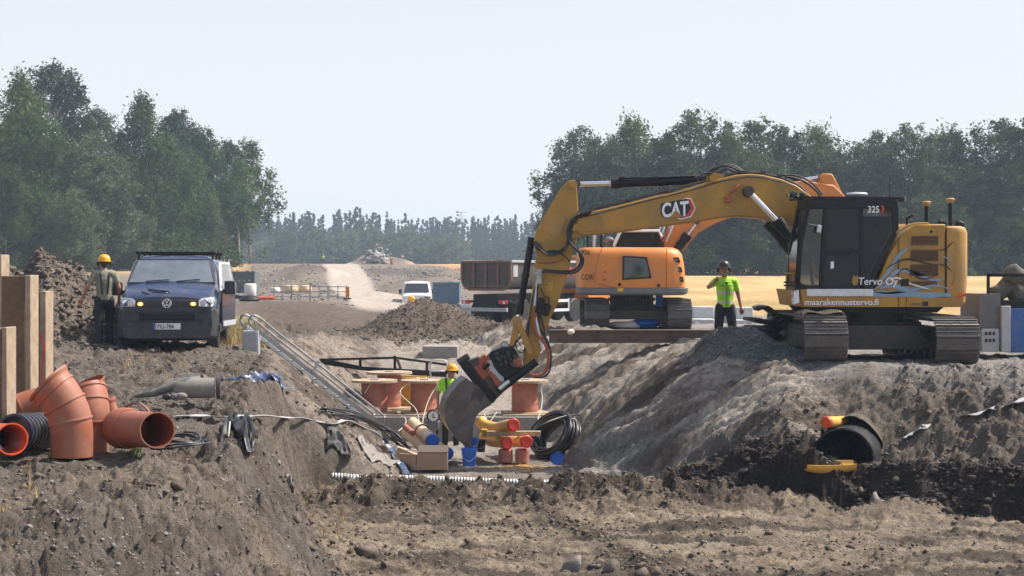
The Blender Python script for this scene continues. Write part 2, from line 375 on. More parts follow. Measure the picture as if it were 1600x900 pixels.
def rough_at(x, d):
    lf = tab(d, T_LF); rf = tab(d, T_RF); rc = tab(d, T_RC); lc = tab(d, T_LC)
    s = bank_s(x, d)
    r = np.full(np.shape(x), .8)
    floor = (x > lf) & (x < rf) & (d > 28.0) & (d < 44)
    r = np.where(floor, .18, r)
    r = np.where((x > rc) & (d > 28.4) & (d < 50), .28, r)
    r = np.where((d < 27.5) & (x > lf) & (s < 0), .6+.6*np.exp(-((d-26.4)/1.0)**2), r)
    r = np.where((s > 0) & (d < 28.4) & (x > 1.5), 1.15, r)
    r = np.where((x > lc-.5) & (x < lf+.1) & (d < 27.6), 1.1, r)
    r = np.where((d > 45) & (d < 62) & (x < 0), 1.2, r)
    r = np.where((d > 62), .5, r)
    r = np.where((x < lc-.6) & (d > 16.6) & (d < 22), .35+.4*ss(19, 22, d), r)
    r = np.where(np.hypot(x-wx(30, 34.5), (d-34.5)) < 3.6, 1.3, r)
    return r
def streak_mask(x, d):      # where the digger's bucket has scraped the right slope down its fall line
    rf = tab(d, T_RF); rc = tab(d, T_RC); s = bank_s(x, d)
    far = ss(0, .3, x-rf)*(1-ss(0, .5, x-rc))*(d > 28.6)*(d < 50)
    near = ss(0, .3, x-rf)*(1-ss(4.8, 5.8, x))*ss(.9, 1.4, s)*(d > 27.2)*(d < 30.6)
    return np.maximum(far, near*.9)
def height(x, d, carve=True):
    x = np.asarray(x, float); d = np.asarray(d, float)
    z = base_h(x, d, carve)
    r = rough_at(x, d)
    near = 1-ss(60, 140, d)
    n = .20*fbm(x*.7, d*.7, 31, 3)*np.clip(r, 0, .8)
    a = np.abs(fbm(x*2.2, d*2.2, 41, 3)); n = n+.14*(.3-a)*np.minimum(r, .8)+.13*fbm(x*4.1, d*4.1, 43, 4, .6)*r
    cl = vnoise(x*7, d*7, 51)+.5*vnoise(x*13, d*13, 52); msk = ss(-.1, .35, fbm(x*.9, d*.9, 53, 2))
    n = n+.14*np.maximum(cl, -.1)*r*(.35+.9*msk)+.05*np.abs(vnoise(x*17, d*17, 57))*r
    n = n+.055*vnoise(x*27, d*27, 61)*np.maximum(r, .45)+.03*vnoise(x*41, d*41, 63)*np.maximum(r, .4)*(d < 30)
    # fall-line streaks scraped into the right slope
    rf = tab(d, T_RF); rc = tab(d, T_RC)
    sl = streak_mask(x, d); st = fbm(d*4.2+x*.5, x*.45, 71, 5, .66)
    z2 = z + n*near*(1-.75*sl) + sl*.32*st*near + sl*.20*np.abs(vnoise(d*9+x*1.1, x*.6, 77))*near
    # tyre and track ruts on the foreground road
    rd = ((d < 27) & (x > -1.6)).astype(float)*(1-ss(0, .3, bank_s(x, d)))
    z2 = z2 - rd*.07*np.maximum(0, vnoise(d*2.6+.25*x, x*.22, 81))*1.2
    return z2
def ground(x, d): return float(height(np.array([x]), np.array([d]))[0])
# ---------------------------------------------------------------- the ground: one sheet out to the horizon
def lerp3(a, b, t): return a*(1-t[..., None])+np.array(b)*t[..., None]
def zone_colour(x, d, z):
    col = np.zeros(x.shape+(3,))+np.array((.195, .168, .145))          # grey-brown soil
    u = x/np.maximum(d, .5)*F+800
    lc = tab(d, T_LC); lf = tab(d, T_LF); rf = tab(d, T_RF); rc = tab(d, T_RC); s = bank_s(x, d)
    n1 = fbm(x*.6, d*.6, 101, 4); n2 = fbm(x*2.3, d*2.3, 102, 4); n3 = fbm(x*.25, d*.25, 103, 3)
    t = ss(-.05, .35, n1); col = lerp3(col, (.27, .225, .18), t*.7)
    t = ss(.05, .4, n2); col = lerp3(col, (.12, .092, .072), t*.6)
    # sandy foreground road with darker clods
    rd = ss(-.3, .4, x-lf)*(1-ss(-.1, .25, s))*(d < 27.6)
    c = lerp3(np.zeros(x.shape+(3,))+np.array((.295, .24, .18)), (.12, .098, .078), ss(-.15, .3, fbm(x*.7, d*1.9, 111, 4)))
    c = lerp3(c, (.40, .33, .25), ss(.1, .4, fbm(x*.5+7, d*2.6, 115, 4))*.8)
    c = lerp3(c, (.085, .066, .052), np.exp(-((d-26.6)/.95)**2)*ss(-.2, .15, n2+.15))
    c = lerp3(c, (.09, .07, .055), np.exp(-((x-(.55+.28*(25-d)))/.3)**2)*.7)
    col = col*(1-rd[..., None])+c*rd[..., None]
    # sandy patches at the foot of the left bank
    p = ss(.12, .35, fbm(x*.8+3, d*.8, 121, 3))*(d < 17)*(x < lf); col = lerp3(col, (.36, .28, .20), p*.35)
    # darker soil colour on the low bank at right
    dk = ss(-.12, .05, s+.08*n2)*(1-ss(.55, 1.0, s+.5*n2))*ss(1.2, 2.6, x)*(d < 29)
    col = lerp3(col, (.055, .043, .035), dk)
    md = ss(.7, 1.2, s)*(1-ss(1.9, 3.2, s+.6*n1))*ss(4, 5.6, x)*(d < 29.5); col = lerp3(col, (.20, .165, .135), md*.7)
    # trench floor of pale stone dust, gravel ledge, sandy far end
    fl = (ss(-.25, .05, x-lf)*(1-ss(-.1, .3, x-rf))*ss(27.9, 28.3, d)*(1-ss(46, 48, d)))
    c = lerp3(np.zeros(x.shape+(3,))+np.array((.37, .335, .30)), (.29, .25, .215), ss(-.1, .3, n1))
    c = lerp3(c, (.50, .44, .37), ss(35.5, 36, d)*.5)
    col = col*(1-fl[..., None])+c*fl[..., None]
    # clay slopes
    sl = streak_mask(x, d)
    st = fbm(d*4.2+x*.55, x*.5, 131, 5, .68)
    c = lerp3(np.zeros(x.shape+(3,))+np.array((.31, .27, .225)), (.52, .47, .41), ss(0, .3, st))
    c = lerp3(c, (.15, .12, .095), ss(.05, .32, -st))
    c = lerp3(c, (.29, .35, .33), ss(.0, .35, fbm(d*2.3+x*.5+9, x*.5, 135, 3))*ss(.3, 1, (rc-x)/(rc-rf))*.35)
    col = col*(1-sl[..., None])+c*sl[..., None]
    ls = ss(0, .2, lf-x+.2)*(1-ss(-.2, .3, lc-x))*ss(28, 28.6, d)*(1-ss(44, 46, d))
    c = lerp3(np.zeros(x.shape+(3,))+np.array((.33, .28, .235)), (.17, .135, .11), ss(-.05, .25, fbm(d*3, x*.9, 137, 4)))
    col = col*(1-ls[..., None])+c*ls[..., None]
    # pale gravel round the excavators
    gv = ss(-.3, .5, x-rc+.5*n1)*ss(2.0, 3.2, s+.8*n2)*(1-ss(56, 70, d))*ss(960, 1080, u+300*(d < 46))
    col = lerp3(col, (.36, .34, .325), gv*.85)
    gp = 1-ss(.85, 1.15, np.sqrt(((x-wx(1180, 31.1))/1.08)**2+((d-31.1)/1.25)**2)); col = lerp3(col, (.225, .222, .22), gp)
    # brown soil basin and the dark heap
    bs = ss(45.5, 48, d+1.5*n1)*(1-ss(92, 100, d))*(1-ss(760, 860, u))*ss(330, 420, u); col = lerp3(col, (.125, .095, .074), bs*.85)
    # worksite beyond, straw-coloured fields
    road = ss(60, 110, d)
    cr = lerp3(np.zeros(x.shape+(3,))+np.array((.23, .195, .16)), (.14, .115, .092), ss(-.1, .3, fbm(x*.2, d*.04, 141, 4)))
    col = lerp3(col, (0, 0, 0), ss(92, 102, d)); col = col+cr*ss(92, 102, d)[..., None]
    rc1 = np.interp(d, [90, 130, 200, 300, 330], [655, 550, 533, 521, 520]); rw = np.interp(d, [90, 130, 200, 300, 330], [90, 36, 29, 27, 26])
    rr = (1-ss(.8, 1.15, np.abs(u-rc1)/rw))*ss(92, 104, d)*(1-ss(318, 326, d)); col = lerp3(col, (.50, .44, .38), rr)
    fld = ss(60, 66, d)*ss(1010, 1060, u)
    e2 = np.interp(d, [90, 130, 165, 230, 300, 330], [930, 800, 740, 670, 625, 600]); fld = np.maximum(fld, ss(150, 170, d)*ss(-15, 25, u-e2))
    fld = np.maximum(fld, ss(150, 190, d)*(1-ss(370, 400, u)))
    fld = np.maximum(fld, ss(40, 44, d)*(1-ss(60, 200, u))*1.0)
    fld = np.maximum(fld, ss(326, 340, d))
    fcol = lerp3(np.zeros(x.shape+(3,))+np.array((.68, .46, .21)), (.55, .37, .165), ss(-.2, .3, fbm(x*.35, d*.10, 151, 4)))
    fcol = lerp3(fcol, (.30, .26, .10), ss(.15, .4, fbm(x*.1, d*.03, 152, 3))*.5)
    col = col*(1-fld[..., None])+fcol*fld[..., None]
    rs = ss(150, 170, d)*(1-ss(250, 270, d))*ss(-5, 10, u-e2)*(1-ss(35, 60, u-e2)); col = lerp3(col, (.50, .24, .13), rs*.8)
    gr = ss(24, 30, d)*(1-ss(60, 70, d))*ss(345, 365, u)*(1-ss(395, 425, u))*ss(33.5, 36, d); col = lerp3(col, (.34, .27, .13), gr*.9)
    return np.clip(col*np.array((.82, .80, .775)), 0, 1)
def ground_material():
    m = bpy.data.materials.new('earth'); m.use_nodes = True; n = m.node_tree.nodes; l = m.node_tree.links; b = n['Principled BSDF']
    at_ = n.new('ShaderNodeAttribute'); at_.attribute_name = 'soil'
    tc = n.new('ShaderNodeTexCoord')
    def noise(sc, det, ro=.6):
        q = n.new('ShaderNodeTexNoise'); q.inputs['Scale'].default_value = sc; q.inputs['Detail'].default_value = det; q.inputs['Roughness'].default_value = ro
        l.new(tc.outputs['Object'], q.inputs['Vector']); return q
    a = noise(11, 12, .84); c = noise(1.6, 6)
    mr = n.new('ShaderNodeMapRange'); mr.inputs[1].default_value = .33; mr.inputs[2].default_value = .67; mr.inputs[3].default_value = .36; mr.inputs[4].default_value = 1.72
    l.new(a.outputs['Fac'], mr.inputs[0])
    mr2 = n.new('ShaderNodeMapRange'); mr2.inputs[1].default_value = .3; mr2.inputs[2].default_value = .7; mr2.inputs[3].default_value = .8; mr2.inputs[4].default_value = 1.2
    l.new(c.outputs['Fac'], mr2.inputs[0])
    mu = n.new('ShaderNodeMath'); mu.operation = 'MULTIPLY'; l.new(mr.outputs[0], mu.inputs[0]); l.new(mr2.outputs[0], mu.inputs[1])
    sc = n.new('ShaderNodeVectorMath'); sc.operation = 'SCALE'; l.new(at_.outputs['Color'], sc.inputs[0]); l.new(mu.outputs[0], sc.inputs['Scale'])
    # small pale stones in the soil
    vo = n.new('ShaderNodeTexVoronoi'); vo.inputs['Scale'].default_value = 22; l.new(tc.outputs['Object'], vo.inputs['Vector'])
    st = n.new('ShaderNodeMapRange'); st.inputs[1].default_value = .16; st.inputs[2].default_value = .26; st.inputs[3].default_value = 1; st.inputs[4].default_value = 0
    l.new(vo.outputs['Distance'], st.inputs[0])
    sp = n.new('ShaderNodeSeparateColor'); l.new(vo.outputs['Color'], sp.inputs[0])
    th = n.new('ShaderNodeMath'); th.operation = 'GREATER_THAN'; th.inputs[1].default_value = .72; l.new(sp.outputs[0], th.inputs[0])
    mm = n.new('ShaderNodeMath'); mm.operation = 'MULTIPLY'; l.new(st.outputs[0], mm.inputs[0]); l.new(th.outputs[0], mm.inputs[1])
    sm = n.new('ShaderNodeMath'); sm.operation = 'MULTIPLY'; sm.inputs[1].default_value = .7; l.new(mm.outputs[0], sm.inputs[0])
    bright = n.new('ShaderNodeVectorMath'); bright.operation = 'SCALE'; bright.inputs['Scale'].default_value = 1.7; l.new(at_.outputs['Color'], bright.inputs[0])
    mx = n.new('ShaderNodeMix'); mx.data_type = 'RGBA'; l.new(sm.outputs[0], mx.inputs[0]); l.new(sc.outputs[0], mx.inputs[6]); l.new(bright.outputs[0], mx.inputs[7])
    l.new(mx.outputs[2], b.inputs['Base Color']); b.inputs['Roughness'].default_value = .9; b.inputs['Specular IOR Level'].default_value = .25
    bn = noise(14, 12, .82); ad = n.new('ShaderNodeMath'); ad.operation = 'ADD'; l.new(bn.outputs['Fac'], ad.inputs[0]); l.new(mm.outputs[0], ad.inputs[1])
    bp = n.new('ShaderNodeBump'); bp.inputs['Strength'].default_value = 1.0; bp.inputs['Distance'].default_value = .08
    l.new(ad.outputs[0], bp.inputs['Height']); l.new(bp.outputs[0], b.inputs['Normal'])
    return m
EARTH = ground_material()
def sheet(name, X, D, Z, parent=None):
    r, c = X.shape; me = bpy.data.meshes.new(name)
    co = np.stack([X, D, Z], -1).reshape(-1, 3).astype(np.float32)
    me.vertices.add(len(co)); me.vertices.foreach_set('co', co.ravel())
    i = np.arange((r-1)*(c-1)); a = (i//(c-1))*c+i % (c-1)
    q = np.stack([a, a+1, a+c+1, a+c], 1).astype(np.int32)
    me.loops.add(q.size); me.loops.foreach_set('vertex_index', q.ravel())
    me.polygons.add(len(q)); me.polygons.foreach_set('loop_start', np.arange(0, q.size, 4, dtype=np.int32)); me.polygons.foreach_set('loop_total', np.full(len(q), 4, np.int32))
    me.update(calc_edges=True)
    ca = me.color_attributes.new('soil', 'FLOAT_COLOR', 'POINT')
    cc = zone_colour(X, D, Z).reshape(-1, 3); ca.data.foreach_set('color', np.concatenate([cc, np.ones((len(cc), 1))], 1).astype(np.float32).ravel())
    me.materials.append(EARTH); me.shade_smooth()
    o = bpy.data.objects.new(name, me); C.objects.link(o); o['kind'] = 'structure'; return o
rows = []
dd = 2.0
while dd < 11: rows.append(dd); dd += .35
while dd < 20: rows.append(dd); dd += .045
while dd < 31: rows.append(dd); dd += .028
while dd < 48: rows.append(dd); dd *= 1.0028
while dd < 120: rows.append(dd); dd *= 1.008
while dd < 1700: rows.append(dd); dd *= 1.02
D1 = np.array(rows); U = np.concatenate([np.linspace(-6000, -220, 40), np.arange(-200, 1840, 3.0), np.linspace(1860, 7600, 40)])
DD = np.repeat(D1[:, None], len(U), 1); XX = np.clip((U[None, :]-800)/F*DD, -1500, 1500)
sheet('ground', XX, DD, height(XX, DD))
# ground behind and beside the photographer
gx = np.linspace(-400, 400, 60)
q = np.linspace(-60, 2.0, 30); X2, D2 = np.meshgrid(np.linspace(-5.3, 5.3, 40), q); sheet('ground', X2, D2, height(X2, D2)-.004*(D2 < 1.99))
# soil lying over the culvert
def culvert_cover():
    u = np.linspace(.55, 2.75, 60); v = np.linspace(-.95, .95, 50); UU, VV = np.meshgrid(u, v, indexing='ij')
    X = CULV_A.x+CULV_D.x*UU+CULV_D.y*VV; D = CULV_A.y+CULV_D.y*UU-CULV_D.x*VV
    Z = height(X, D, False)
    rf = np.sqrt(np.maximum(0, (CULV_R+.05)**2-VV**2)); top = CULV_Z+rf
    Z = np.maximum(Z+.004, np.where(np.abs(VV) < CULV_R+.05, top+.03*fbm(X*5, D*5, 7, 3), -9)*1.0-.35*ss(.42, .95, np.abs(VV))+.12*(1-ss(.0, .5, np.abs(VV)))*ss(.2, .7, UU))
    Z = np.where((np.abs(VV) > CULV_R) & (UU < .7), height(X, D)-.02, Z)
    sheet('soil_cover', X, D, Z)
culvert_cover()

# ---------------------------------------------------------------- loose stones and clods
def ico(sub):
    import bmesh
    bm = bmesh.new(); bmesh.ops.create_icosphere(bm, subdivisions=sub, radius=1)
    v = np.array([p.co[:] for p in bm.verts]); f = np.array([[q.index for q in p.verts] for p in bm.faces]); bm.free(); return v, f
IV1, IF1 = ico(1); IV2, IF2 = ico(2)
def rockmesh(name, pts, sizes, material, sub=1, flat=.65, seed=1):
    rg = np.random.RandomState(seed); bv, bf = (IV1, IF1) if sub == 1 else (IV2, IF2); n = len(pts)
    k = len(bv); V = np.repeat(bv[None], n, 0)
    V = V*(1+rg.uniform(-.45, .45, (n, k, 1)))*rg.uniform(.6, 1.25, (n, 1, 3)); V[:, :, 2] *= flat
    a = rg.uniform(0, 6.28, n); ca, sa = np.cos(a)[:, None], np.sin(a)[:, None]
    X = V[:, :, 0]*ca-V[:, :, 1]*sa; Y = V[:, :, 0]*sa+V[:, :, 1]*ca
    V = np.stack([X, Y, V[:, :, 2]], -1)*np.array(sizes)[:, None, None]+np.array(pts)[:, None, :]
    Fc = (bf[None]+(np.arange(n)*k)[:, None, None]).reshape(-1, 3)
    me = bpy.data.meshes.new(name); co = V.reshape(-1, 3).astype(np.float32)
    me.vertices.add(len(co)); me.vertices.foreach_set('co', co.ravel())
    me.loops.add(Fc.size); me.loops.foreach_set('vertex_index', Fc.astype(np.int32).ravel()); me.polygons.add(len(Fc))
    me.polygons.foreach_set('loop_start', np.arange(0, Fc.size, 3, dtype=np.int32)); me.polygons.foreach_set('loop_total', np.full(len(Fc), 3, np.int32))
    me.update(calc_edges=True); me.materials.append(material); 
    o = bpy.data.objects.new(name, me); C.objects.link(o); return o
M['stone'] = mat('stone', (.20, .185, .168), .85, var=.4, scale=1.5, dirt=(.2,.16,.13), dirt_amt=.4, bump=.4)
M['clod'] = mat('clod', (.115, .088, .068), .95, var=.4, scale=2.5, dirt=(.22,.18,.14), dirt_amt=.3, bump=.6, bscale=25)
M['darkclod'] = mat('dark_clod', (.036, .028, .023), .95, var=.4, scale=2.5, dirt=(.10,.08,.06), dirt_amt=.25, bump=.6, bscale=25)
def scatter(n, dr, ur, f, seed):
    rg = np.random.RandomState(seed); d = rg.uniform(dr[0]**.5, dr[1]**.5, n)**2; u = rg.uniform(ur[0], ur[1], n); x = (u-800)/F*d
    k = rg.uniform(0, 1, n) < f(x, d, u); x, d = x[k], d[k]
    return x, d, height(x, d), rg
def dens_general(x, d, u):
    s = bank_s(x, d); lf = tab(d, T_LF); rf = tab(d, T_RF)
    r = .5+0*x
    r = np.where((d > 28.2) & (x > lf) & (x < rf), .06, r)
    r = np.where((x > lf) & (s < 0) & (d < 27), .35, r)
    r = r*(.25+1.1*ss(-.1, .35, fbm(x*1.1, d*1.1, 201, 3)))
    return r
x, d, z, rg = scatter(60000, (11.5, 31), (-30, 1630), dens_general, 11)
sz = .006+.024*rg.beta(.9, 8, len(x))*2.4
s_ = rockmesh('loose_stones', np.stack([x, d, z+sz*.2], 1), sz, M['stone'], 1, .6, 3); tag(s_, 'small pale stones scattered over the churned soil', 'stones', kind='stuff')
def dens_clod(x, d, u):
    s = bank_s(x, d); lf = tab(d, T_LF); n = fbm(x*.9, d*.9, 203, 3)
    r = .30*ss(-.15, .3, n)
    r = np.maximum(r, .5*ss(1.0, 1.5, s)*(1-ss(3.2, 3.8, s))*(x > 3.5)*(d < 29))
    r = np.maximum(r, 1.2*np.exp(-((d-26.5)/.9)**2)*(x > -3.4)*(x < 3))
    r = np.maximum(r, .5*np.exp(-((d-21.2+.25*x)/.35)**2)*(x > -2)*(x < 6)*ss(-.1, .3, n))
    r = np.maximum(r, .8*np.exp(-((x-(.55+.28*(25-d)))/.3)**2)*(d < 26))
    r = np.maximum(r, .8*np.exp(-((x-lf+.1)/.35)**2)*(d < 24))
    r = np.maximum(r, .5*ss(.8, 1.2, s)*(x > 4)*(d < 29)*ss(-.2, .3, n))
    r = np.maximum(r, .45*(x < wx(430, d))*(d > 22)*ss(-.1, .3, n))
    return np.where((d > 28.3) & (x > tab(d, T_LF)) & (x < 12), 0, r)
x, d, z, rg = scatter(60000, (12, 36), (-20, 1620), dens_clod, 12)
sz = .010+.05*rg.beta(1.0, 6, len(x))*1.8
s_ = rockmesh('soil_clods', np.stack([x, d, z+sz*.15], 1), sz, M['clod'], 1, .7, 4); tag(s_, 'brown clods of dug soil lying in ridges and on the banks', 'soil clods', kind='stuff')
def dens_dark(x, d, u): s = bank_s(x, d); return .95*((s > -.35) & (s < 1.0) & (x > 1.9)).astype(float)*np.exp(-((s-.25)/.45)**2)
x, d, z, rg = scatter(14000, (21, 28), (950, 1660), dens_dark, 13)
sz = .016+.055*rg.beta(1.0, 4.5, len(x))*1.7
s_ = rockmesh('dark_soil_clods', np.stack([x, d, z+sz*.15], 1), sz, M['darkclod'], 1, .75, 5); tag(s_, 'black clods covering the low bank at the right', 'soil clods', kind='stuff')
def dens_heap(x, d, u): return np.clip(1.1-np.hypot((x-wx(40, 34.3))/3.0, (d-34.3)/3.6), 0, 1)**.5*.5
x, d, z, rg = scatter(16000, (28.5, 36), (-60, 260), dens_heap, 14); sz = .02+.06*rg.beta(1.0, 4, len(x))*1.6
s_ = rockmesh('heap_clods', np.stack([x, d, z+sz*.1], 1), sz, M['clod'], 1, .75, 6); tag(s_, 'lumps of soil covering the heap left of the van', 'soil clods', kind='stuff')
def dens_gp(x, d, u): return .9*(np.hypot((x-wx(1178, 31.1))/1.1, (d-31.1)/1.3) < 1)
x, d, z, rg = scatter(14000, (29.4, 32.4), (1060, 1290), dens_gp, 15); sz = .010+.016*rg.rand(len(x))
M['gravel'] = mat('grey_gravel', (.20, .20, .205), .85, var=.35, scale=9)
s_ = rockmesh('gravel_pile', np.stack([x, d, z+sz*.2], 1), sz, M['gravel'], 1, .8, 7); tag(s_, 'grey crushed gravel heaped beside the worker', 'gravel', kind='stuff')
def big_rock(px, py, d, r, label, m='clod', flat=.75, seed=1):
    x = wx(px, d); z = ground(x, d)
    o = rockmesh('clod' if 'clod' in m else 'rock', np.zeros((1, 3)), [r], M[m], 2, flat, seed); o.location = (x, d, z+r*.3)
    o.rotation_euler = (seed*.3, seed*.5, seed); return tag(o, label, 'soil clod' if 'clod' in m else 'rock')
big_rock(572, 840, 21.3, .18, 'largest brown clod at the lower left edge of the sandy road', 'clod', .9, 3)
big_rock(600, 868, 20.6, .05, 'small dark clod on the sand just right of the largest clod', 'clod', .9, 4)
big_rock(452, 875, 20.4, .13, 'flat grey rock low on the left bank by the bottom edge', 'stone', .45, 5)
big_rock(890, 862, 20.8, .12, 'pale flat stone near the bottom middle of the road', 'stone', .4, 6)
big_rock(1005, 892, 20.1, .10, 'dark clod at the bottom edge right of the pale flat stone', 'clod', .9, 7)
big_rock(1028, 895, 20.05, .09, 'rightmost of two dark clods at the bottom edge', 'clod', .8, 8)
big_rock(955, 868, 20.6, .13, 'broad brown clod between the pale stone and the bottom right clods', 'clod', .6, 9)
big_rock(318, 588, 26.5, .10, 'round dark clod behind the grey pipe plug', 'clod', .8, 10)
big_rock(388, 588, 26.5, .07, 'smaller clod right of the round clod behind the blue tarp', 'clod', .8, 12)
big_rock(1372, 730, 25.7, .14, 'grey round rock right of the yellow pipe offcut', 'stone', .7, 13)
big_rock(1345, 722, 26.1, .10, 'brown clod at the lower lip of the culvert', 'clod', .8, 14)
big_rock(397, 790, 17.2, .06, 'pale squarish stone halfway down the left bank', 'stone', .6, 15)
big_rock(1540, 745, 24.9, .12, 'dark clod on the black bank near the right edge', 'darkclod', .8, 16)

# ---------------------------------------------------------------- trees
def leafmat(name, col, col2):
    m = bpy.data.materials.new(name); m.use_nodes = True; n = m.node_tree.nodes; l = m.node_tree.links; b = n['Principled BSDF']
    a = n.new('ShaderNodeAttribute'); a.attribute_name = 'tint'
    oi = n.new('ShaderNodeObjectInfo')
    mx = n.new('ShaderNodeMix'); mx.data_type = 'RGBA'; mx.inputs[6].default_value = (*col, 1); mx.inputs[7].default_value = (*col2, 1)
    l.new(a.outputs['Fac'], mx.inputs[0])
    mr = n.new('ShaderNodeMapRange'); mr.inputs[3].default_value = .75; mr.inputs[4].default_value = 1.25; l.new(oi.outputs['Random'], mr.inputs[0])
    sc = n.new('ShaderNodeVectorMath'); sc.operation = 'SCALE'; l.new(mx.outputs[2], sc.inputs[0]); l.new(mr.outputs[0], sc.inputs['Scale'])
    l.new(sc.outputs[0], b.inputs['Base Color']); b.inputs['Roughness'].default_value = .7; b.inputs['Specular IOR Level'].default_value = .2
    tr = n.new('ShaderNodeBsdfTranslucent'); l.new(sc.outputs[0], tr.inputs[0])
    ms = n.new('ShaderNodeMixShader'); ms.inputs[0].default_value = .22; l.new(b.outputs[0], ms.inputs[1]); l.new(tr.outputs[0], ms.inputs[2])
    l.new(ms.outputs[0], n['Material Output'].inputs['Surface']); return m
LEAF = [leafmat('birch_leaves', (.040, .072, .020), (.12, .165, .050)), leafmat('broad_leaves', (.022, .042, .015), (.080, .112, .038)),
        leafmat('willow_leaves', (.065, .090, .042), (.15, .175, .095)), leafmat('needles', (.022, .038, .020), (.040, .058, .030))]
def leaves_obj(name, P, size, tint, material, droop=.0, seed=0, parent=None):
    rg = np.random.RandomState(seed); n = len(P)
    a = rg.normal(size=(n, 3)); a /= np.linalg.norm(a, axis=1)[:, None]
    b = rg.normal(size=(n, 3)); b[:, 2] -= droop; b -= a*(a*b).sum(1)[:, None]; b /= np.linalg.norm(b, axis=1)[:, None]
    c = np.cross(a, b); s = (size*rg.uniform(.6, 1.35, n))[:, None]
    V = np.stack([P-b*s*.6*(1+droop*.5), P-c*s*.36, P+b*s*.6*(1+droop*.5), P+c*s*.36+a*s*.15], 1).reshape(-1, 3).astype(np.float32)
    me = bpy.data.meshes.new(name); me.vertices.add(len(V)); me.vertices.foreach_set('co', V.ravel())
    me.loops.add(4*n); me.loops.foreach_set('vertex_index', np.arange(4*n, dtype=np.int32)); me.polygons.add(n)
    me.polygons.foreach_set('loop_start', np.arange(0, 4*n, 4, dtype=np.int32)); me.polygons.foreach_set('loop_total', np.full(n, 4, np.int32))
    me.update(calc_edges=True)
    at_ = me.attributes.new('tint', 'FLOAT', 'POINT'); at_.data.foreach_set('value', np.repeat(tint, 4).astype(np.float32))
    me.materials.append(material); o = bpy.data.objects.new(name, me); C.objects.link(o)
    if parent is not None: o.parent = parent
    return o
def crown_points(seed, h, wd, base, nl, shape='oval', clump=.9, drooping=0):
    rg = np.random.RandomState(seed); k = 9 if shape == 'cone' else 36; nc = nl//k
    if shape == 'cone':
        t = rg.uniform(0, 1, nc)**1.25; ang = rg.uniform(0, 6.283, nc); tier = .75+.25*np.sin(t*h*2.6+seed)
        r = wd/2*np.clip(1-t, .015, 1)**.85*tier*rg.uniform(.2, 1, nc)**.5; z = base+(h-base)*t; cx, cy = r*np.cos(ang), r*np.sin(ang); lobt = rg.uniform(0, 1, nc)
    else:
        nlobe = {'tall': 26, 'oval': 22, 'other': 17}[shape]
        tl = np.linspace(.02, 1, nlobe)+rg.uniform(-.03, .03, nlobe)
        prof = {'oval': np.sqrt(np.clip(1-(2*tl-.8)**2/1.5, .02, 1)), 'tall': np.clip(np.sin(np.pi*np.clip(tl*.86+.13, 0, 1)), .05, 1)**.7, 'other': np.sqrt(np.clip(1-tl**3, .03, 1))}[shape]
        al = np.arange(nlobe)*2.4+rg.uniform(-.5, .5, nlobe); rl = wd/2*prof*rg.uniform(.35, .78, nlobe)
        lr = wd*rg.uniform(.13, .23, nlobe)*(.5+.5*prof)
        lx, ly = rl*np.cos(al), rl*np.sin(al); lz = base+lr+(h-base-2*lr)*np.clip(tl, 0, 1)
        tn = rg.uniform(0, 1, nlobe)
        wgt = lr**2; wh = rg.choice(nlobe, nc, p=wgt/wgt.sum())
        v = rg.normal(size=(nc, 3)); v /= np.linalg.norm(v, axis=1)[:, None]; v *= (rg.uniform(.25, 1, nc)**.4)[:, None]
        el = np.array([1, 1, 1.0+.7*drooping])
        cx, cy, z = lx[wh]+v[:, 0]*lr[wh]*1.15, ly[wh]+v[:, 1]*lr[wh]*1.15, lz[wh]+v[:, 2]*lr[wh]*el[2]
        z = np.clip(z, base, h); lobt = tn[wh]
    cs = clump*.55*rg.uniform(.5, 1.3, nc)
    off = rg.normal(size=(nc, k, 3))*cs[:, None, None]*np.array([.5, .5, .42+.6*drooping])
    off[:, :, 2] -= drooping*.5*np.abs(rg.normal(size=(nc, k)))
    P = np.stack([cx, cy, z], 1)[:, None, :]+off
    ti = np.clip(lobt[:, None]*.6+rg.uniform(0, .4, nc)[:, None]+rg.normal(size=(nc, k))*.12, 0, 1)  # tint random per lobe; paler lobes stand in for sunlit clumps
    return P.reshape(-1, 3), ti.ravel(), (cx, cy, z)
def tree(name, seed, h, wd, base, nl, leaf, lm, shape, bark, label, group, clump=.9, droop=0, lean=.0, nlimb=14):
    o = thing(name, (0, 0, 0), label, 'tree', group)
    P, ti, (cx, cy, z) = crown_points(seed, h, wd, base, nl, shape, clump, droop)
    leaves_obj('crown', P, leaf, ti, LEAF[lm], droop*1.2, seed, o)
    b = MB(); rg = random.Random(seed); tr = .008*h+.06
    path = [Vector((lean*t*h*.1+.15*math.sin(t*4+seed), .15*math.cos(t*3+seed), t*h*.96)) for t in [i/8 for i in range(9)]]
    b.tube(path, [tr*(1-.93*i/8) for i in range(9)], 7)
    lb = b
    idx = list(range(0, len(cx), max(1, len(cx)//nlimb)))
    for i in idx:
        t0 = max(.12, min(.85, (z[i]/h)*.75)); p0 = path[min(8, int(t0*8))].lerp(path[min(8, int(t0*8)+1)], t0*8-int(t0*8)); p1 = Vector((cx[i], cy[i], z[i]))
        md = (p0+p1)/2+Vector((0, 0, .3)); lb.tube([p0, md, p1], [tr*.4*(1-t0*.6), tr*.22, .02], 5)
    lb.build('trunk', bark, o, smooth=180)
    return o
far_under = 1
G1 = 'birches and aspens along the left edge of the field'; G2 = 'tall trees behind the straw-coloured field at right'
def place(o, px, d, s=1, rz=0, zoff=0, sx=None):
    x = wx(px, d); o.location = (x, d, float(base_h(np.array([x]), np.array([d]))[0])-.1+zoff); o.scale = (sx or s, sx or s, s); o.rotation_euler = (0, 0, rz)
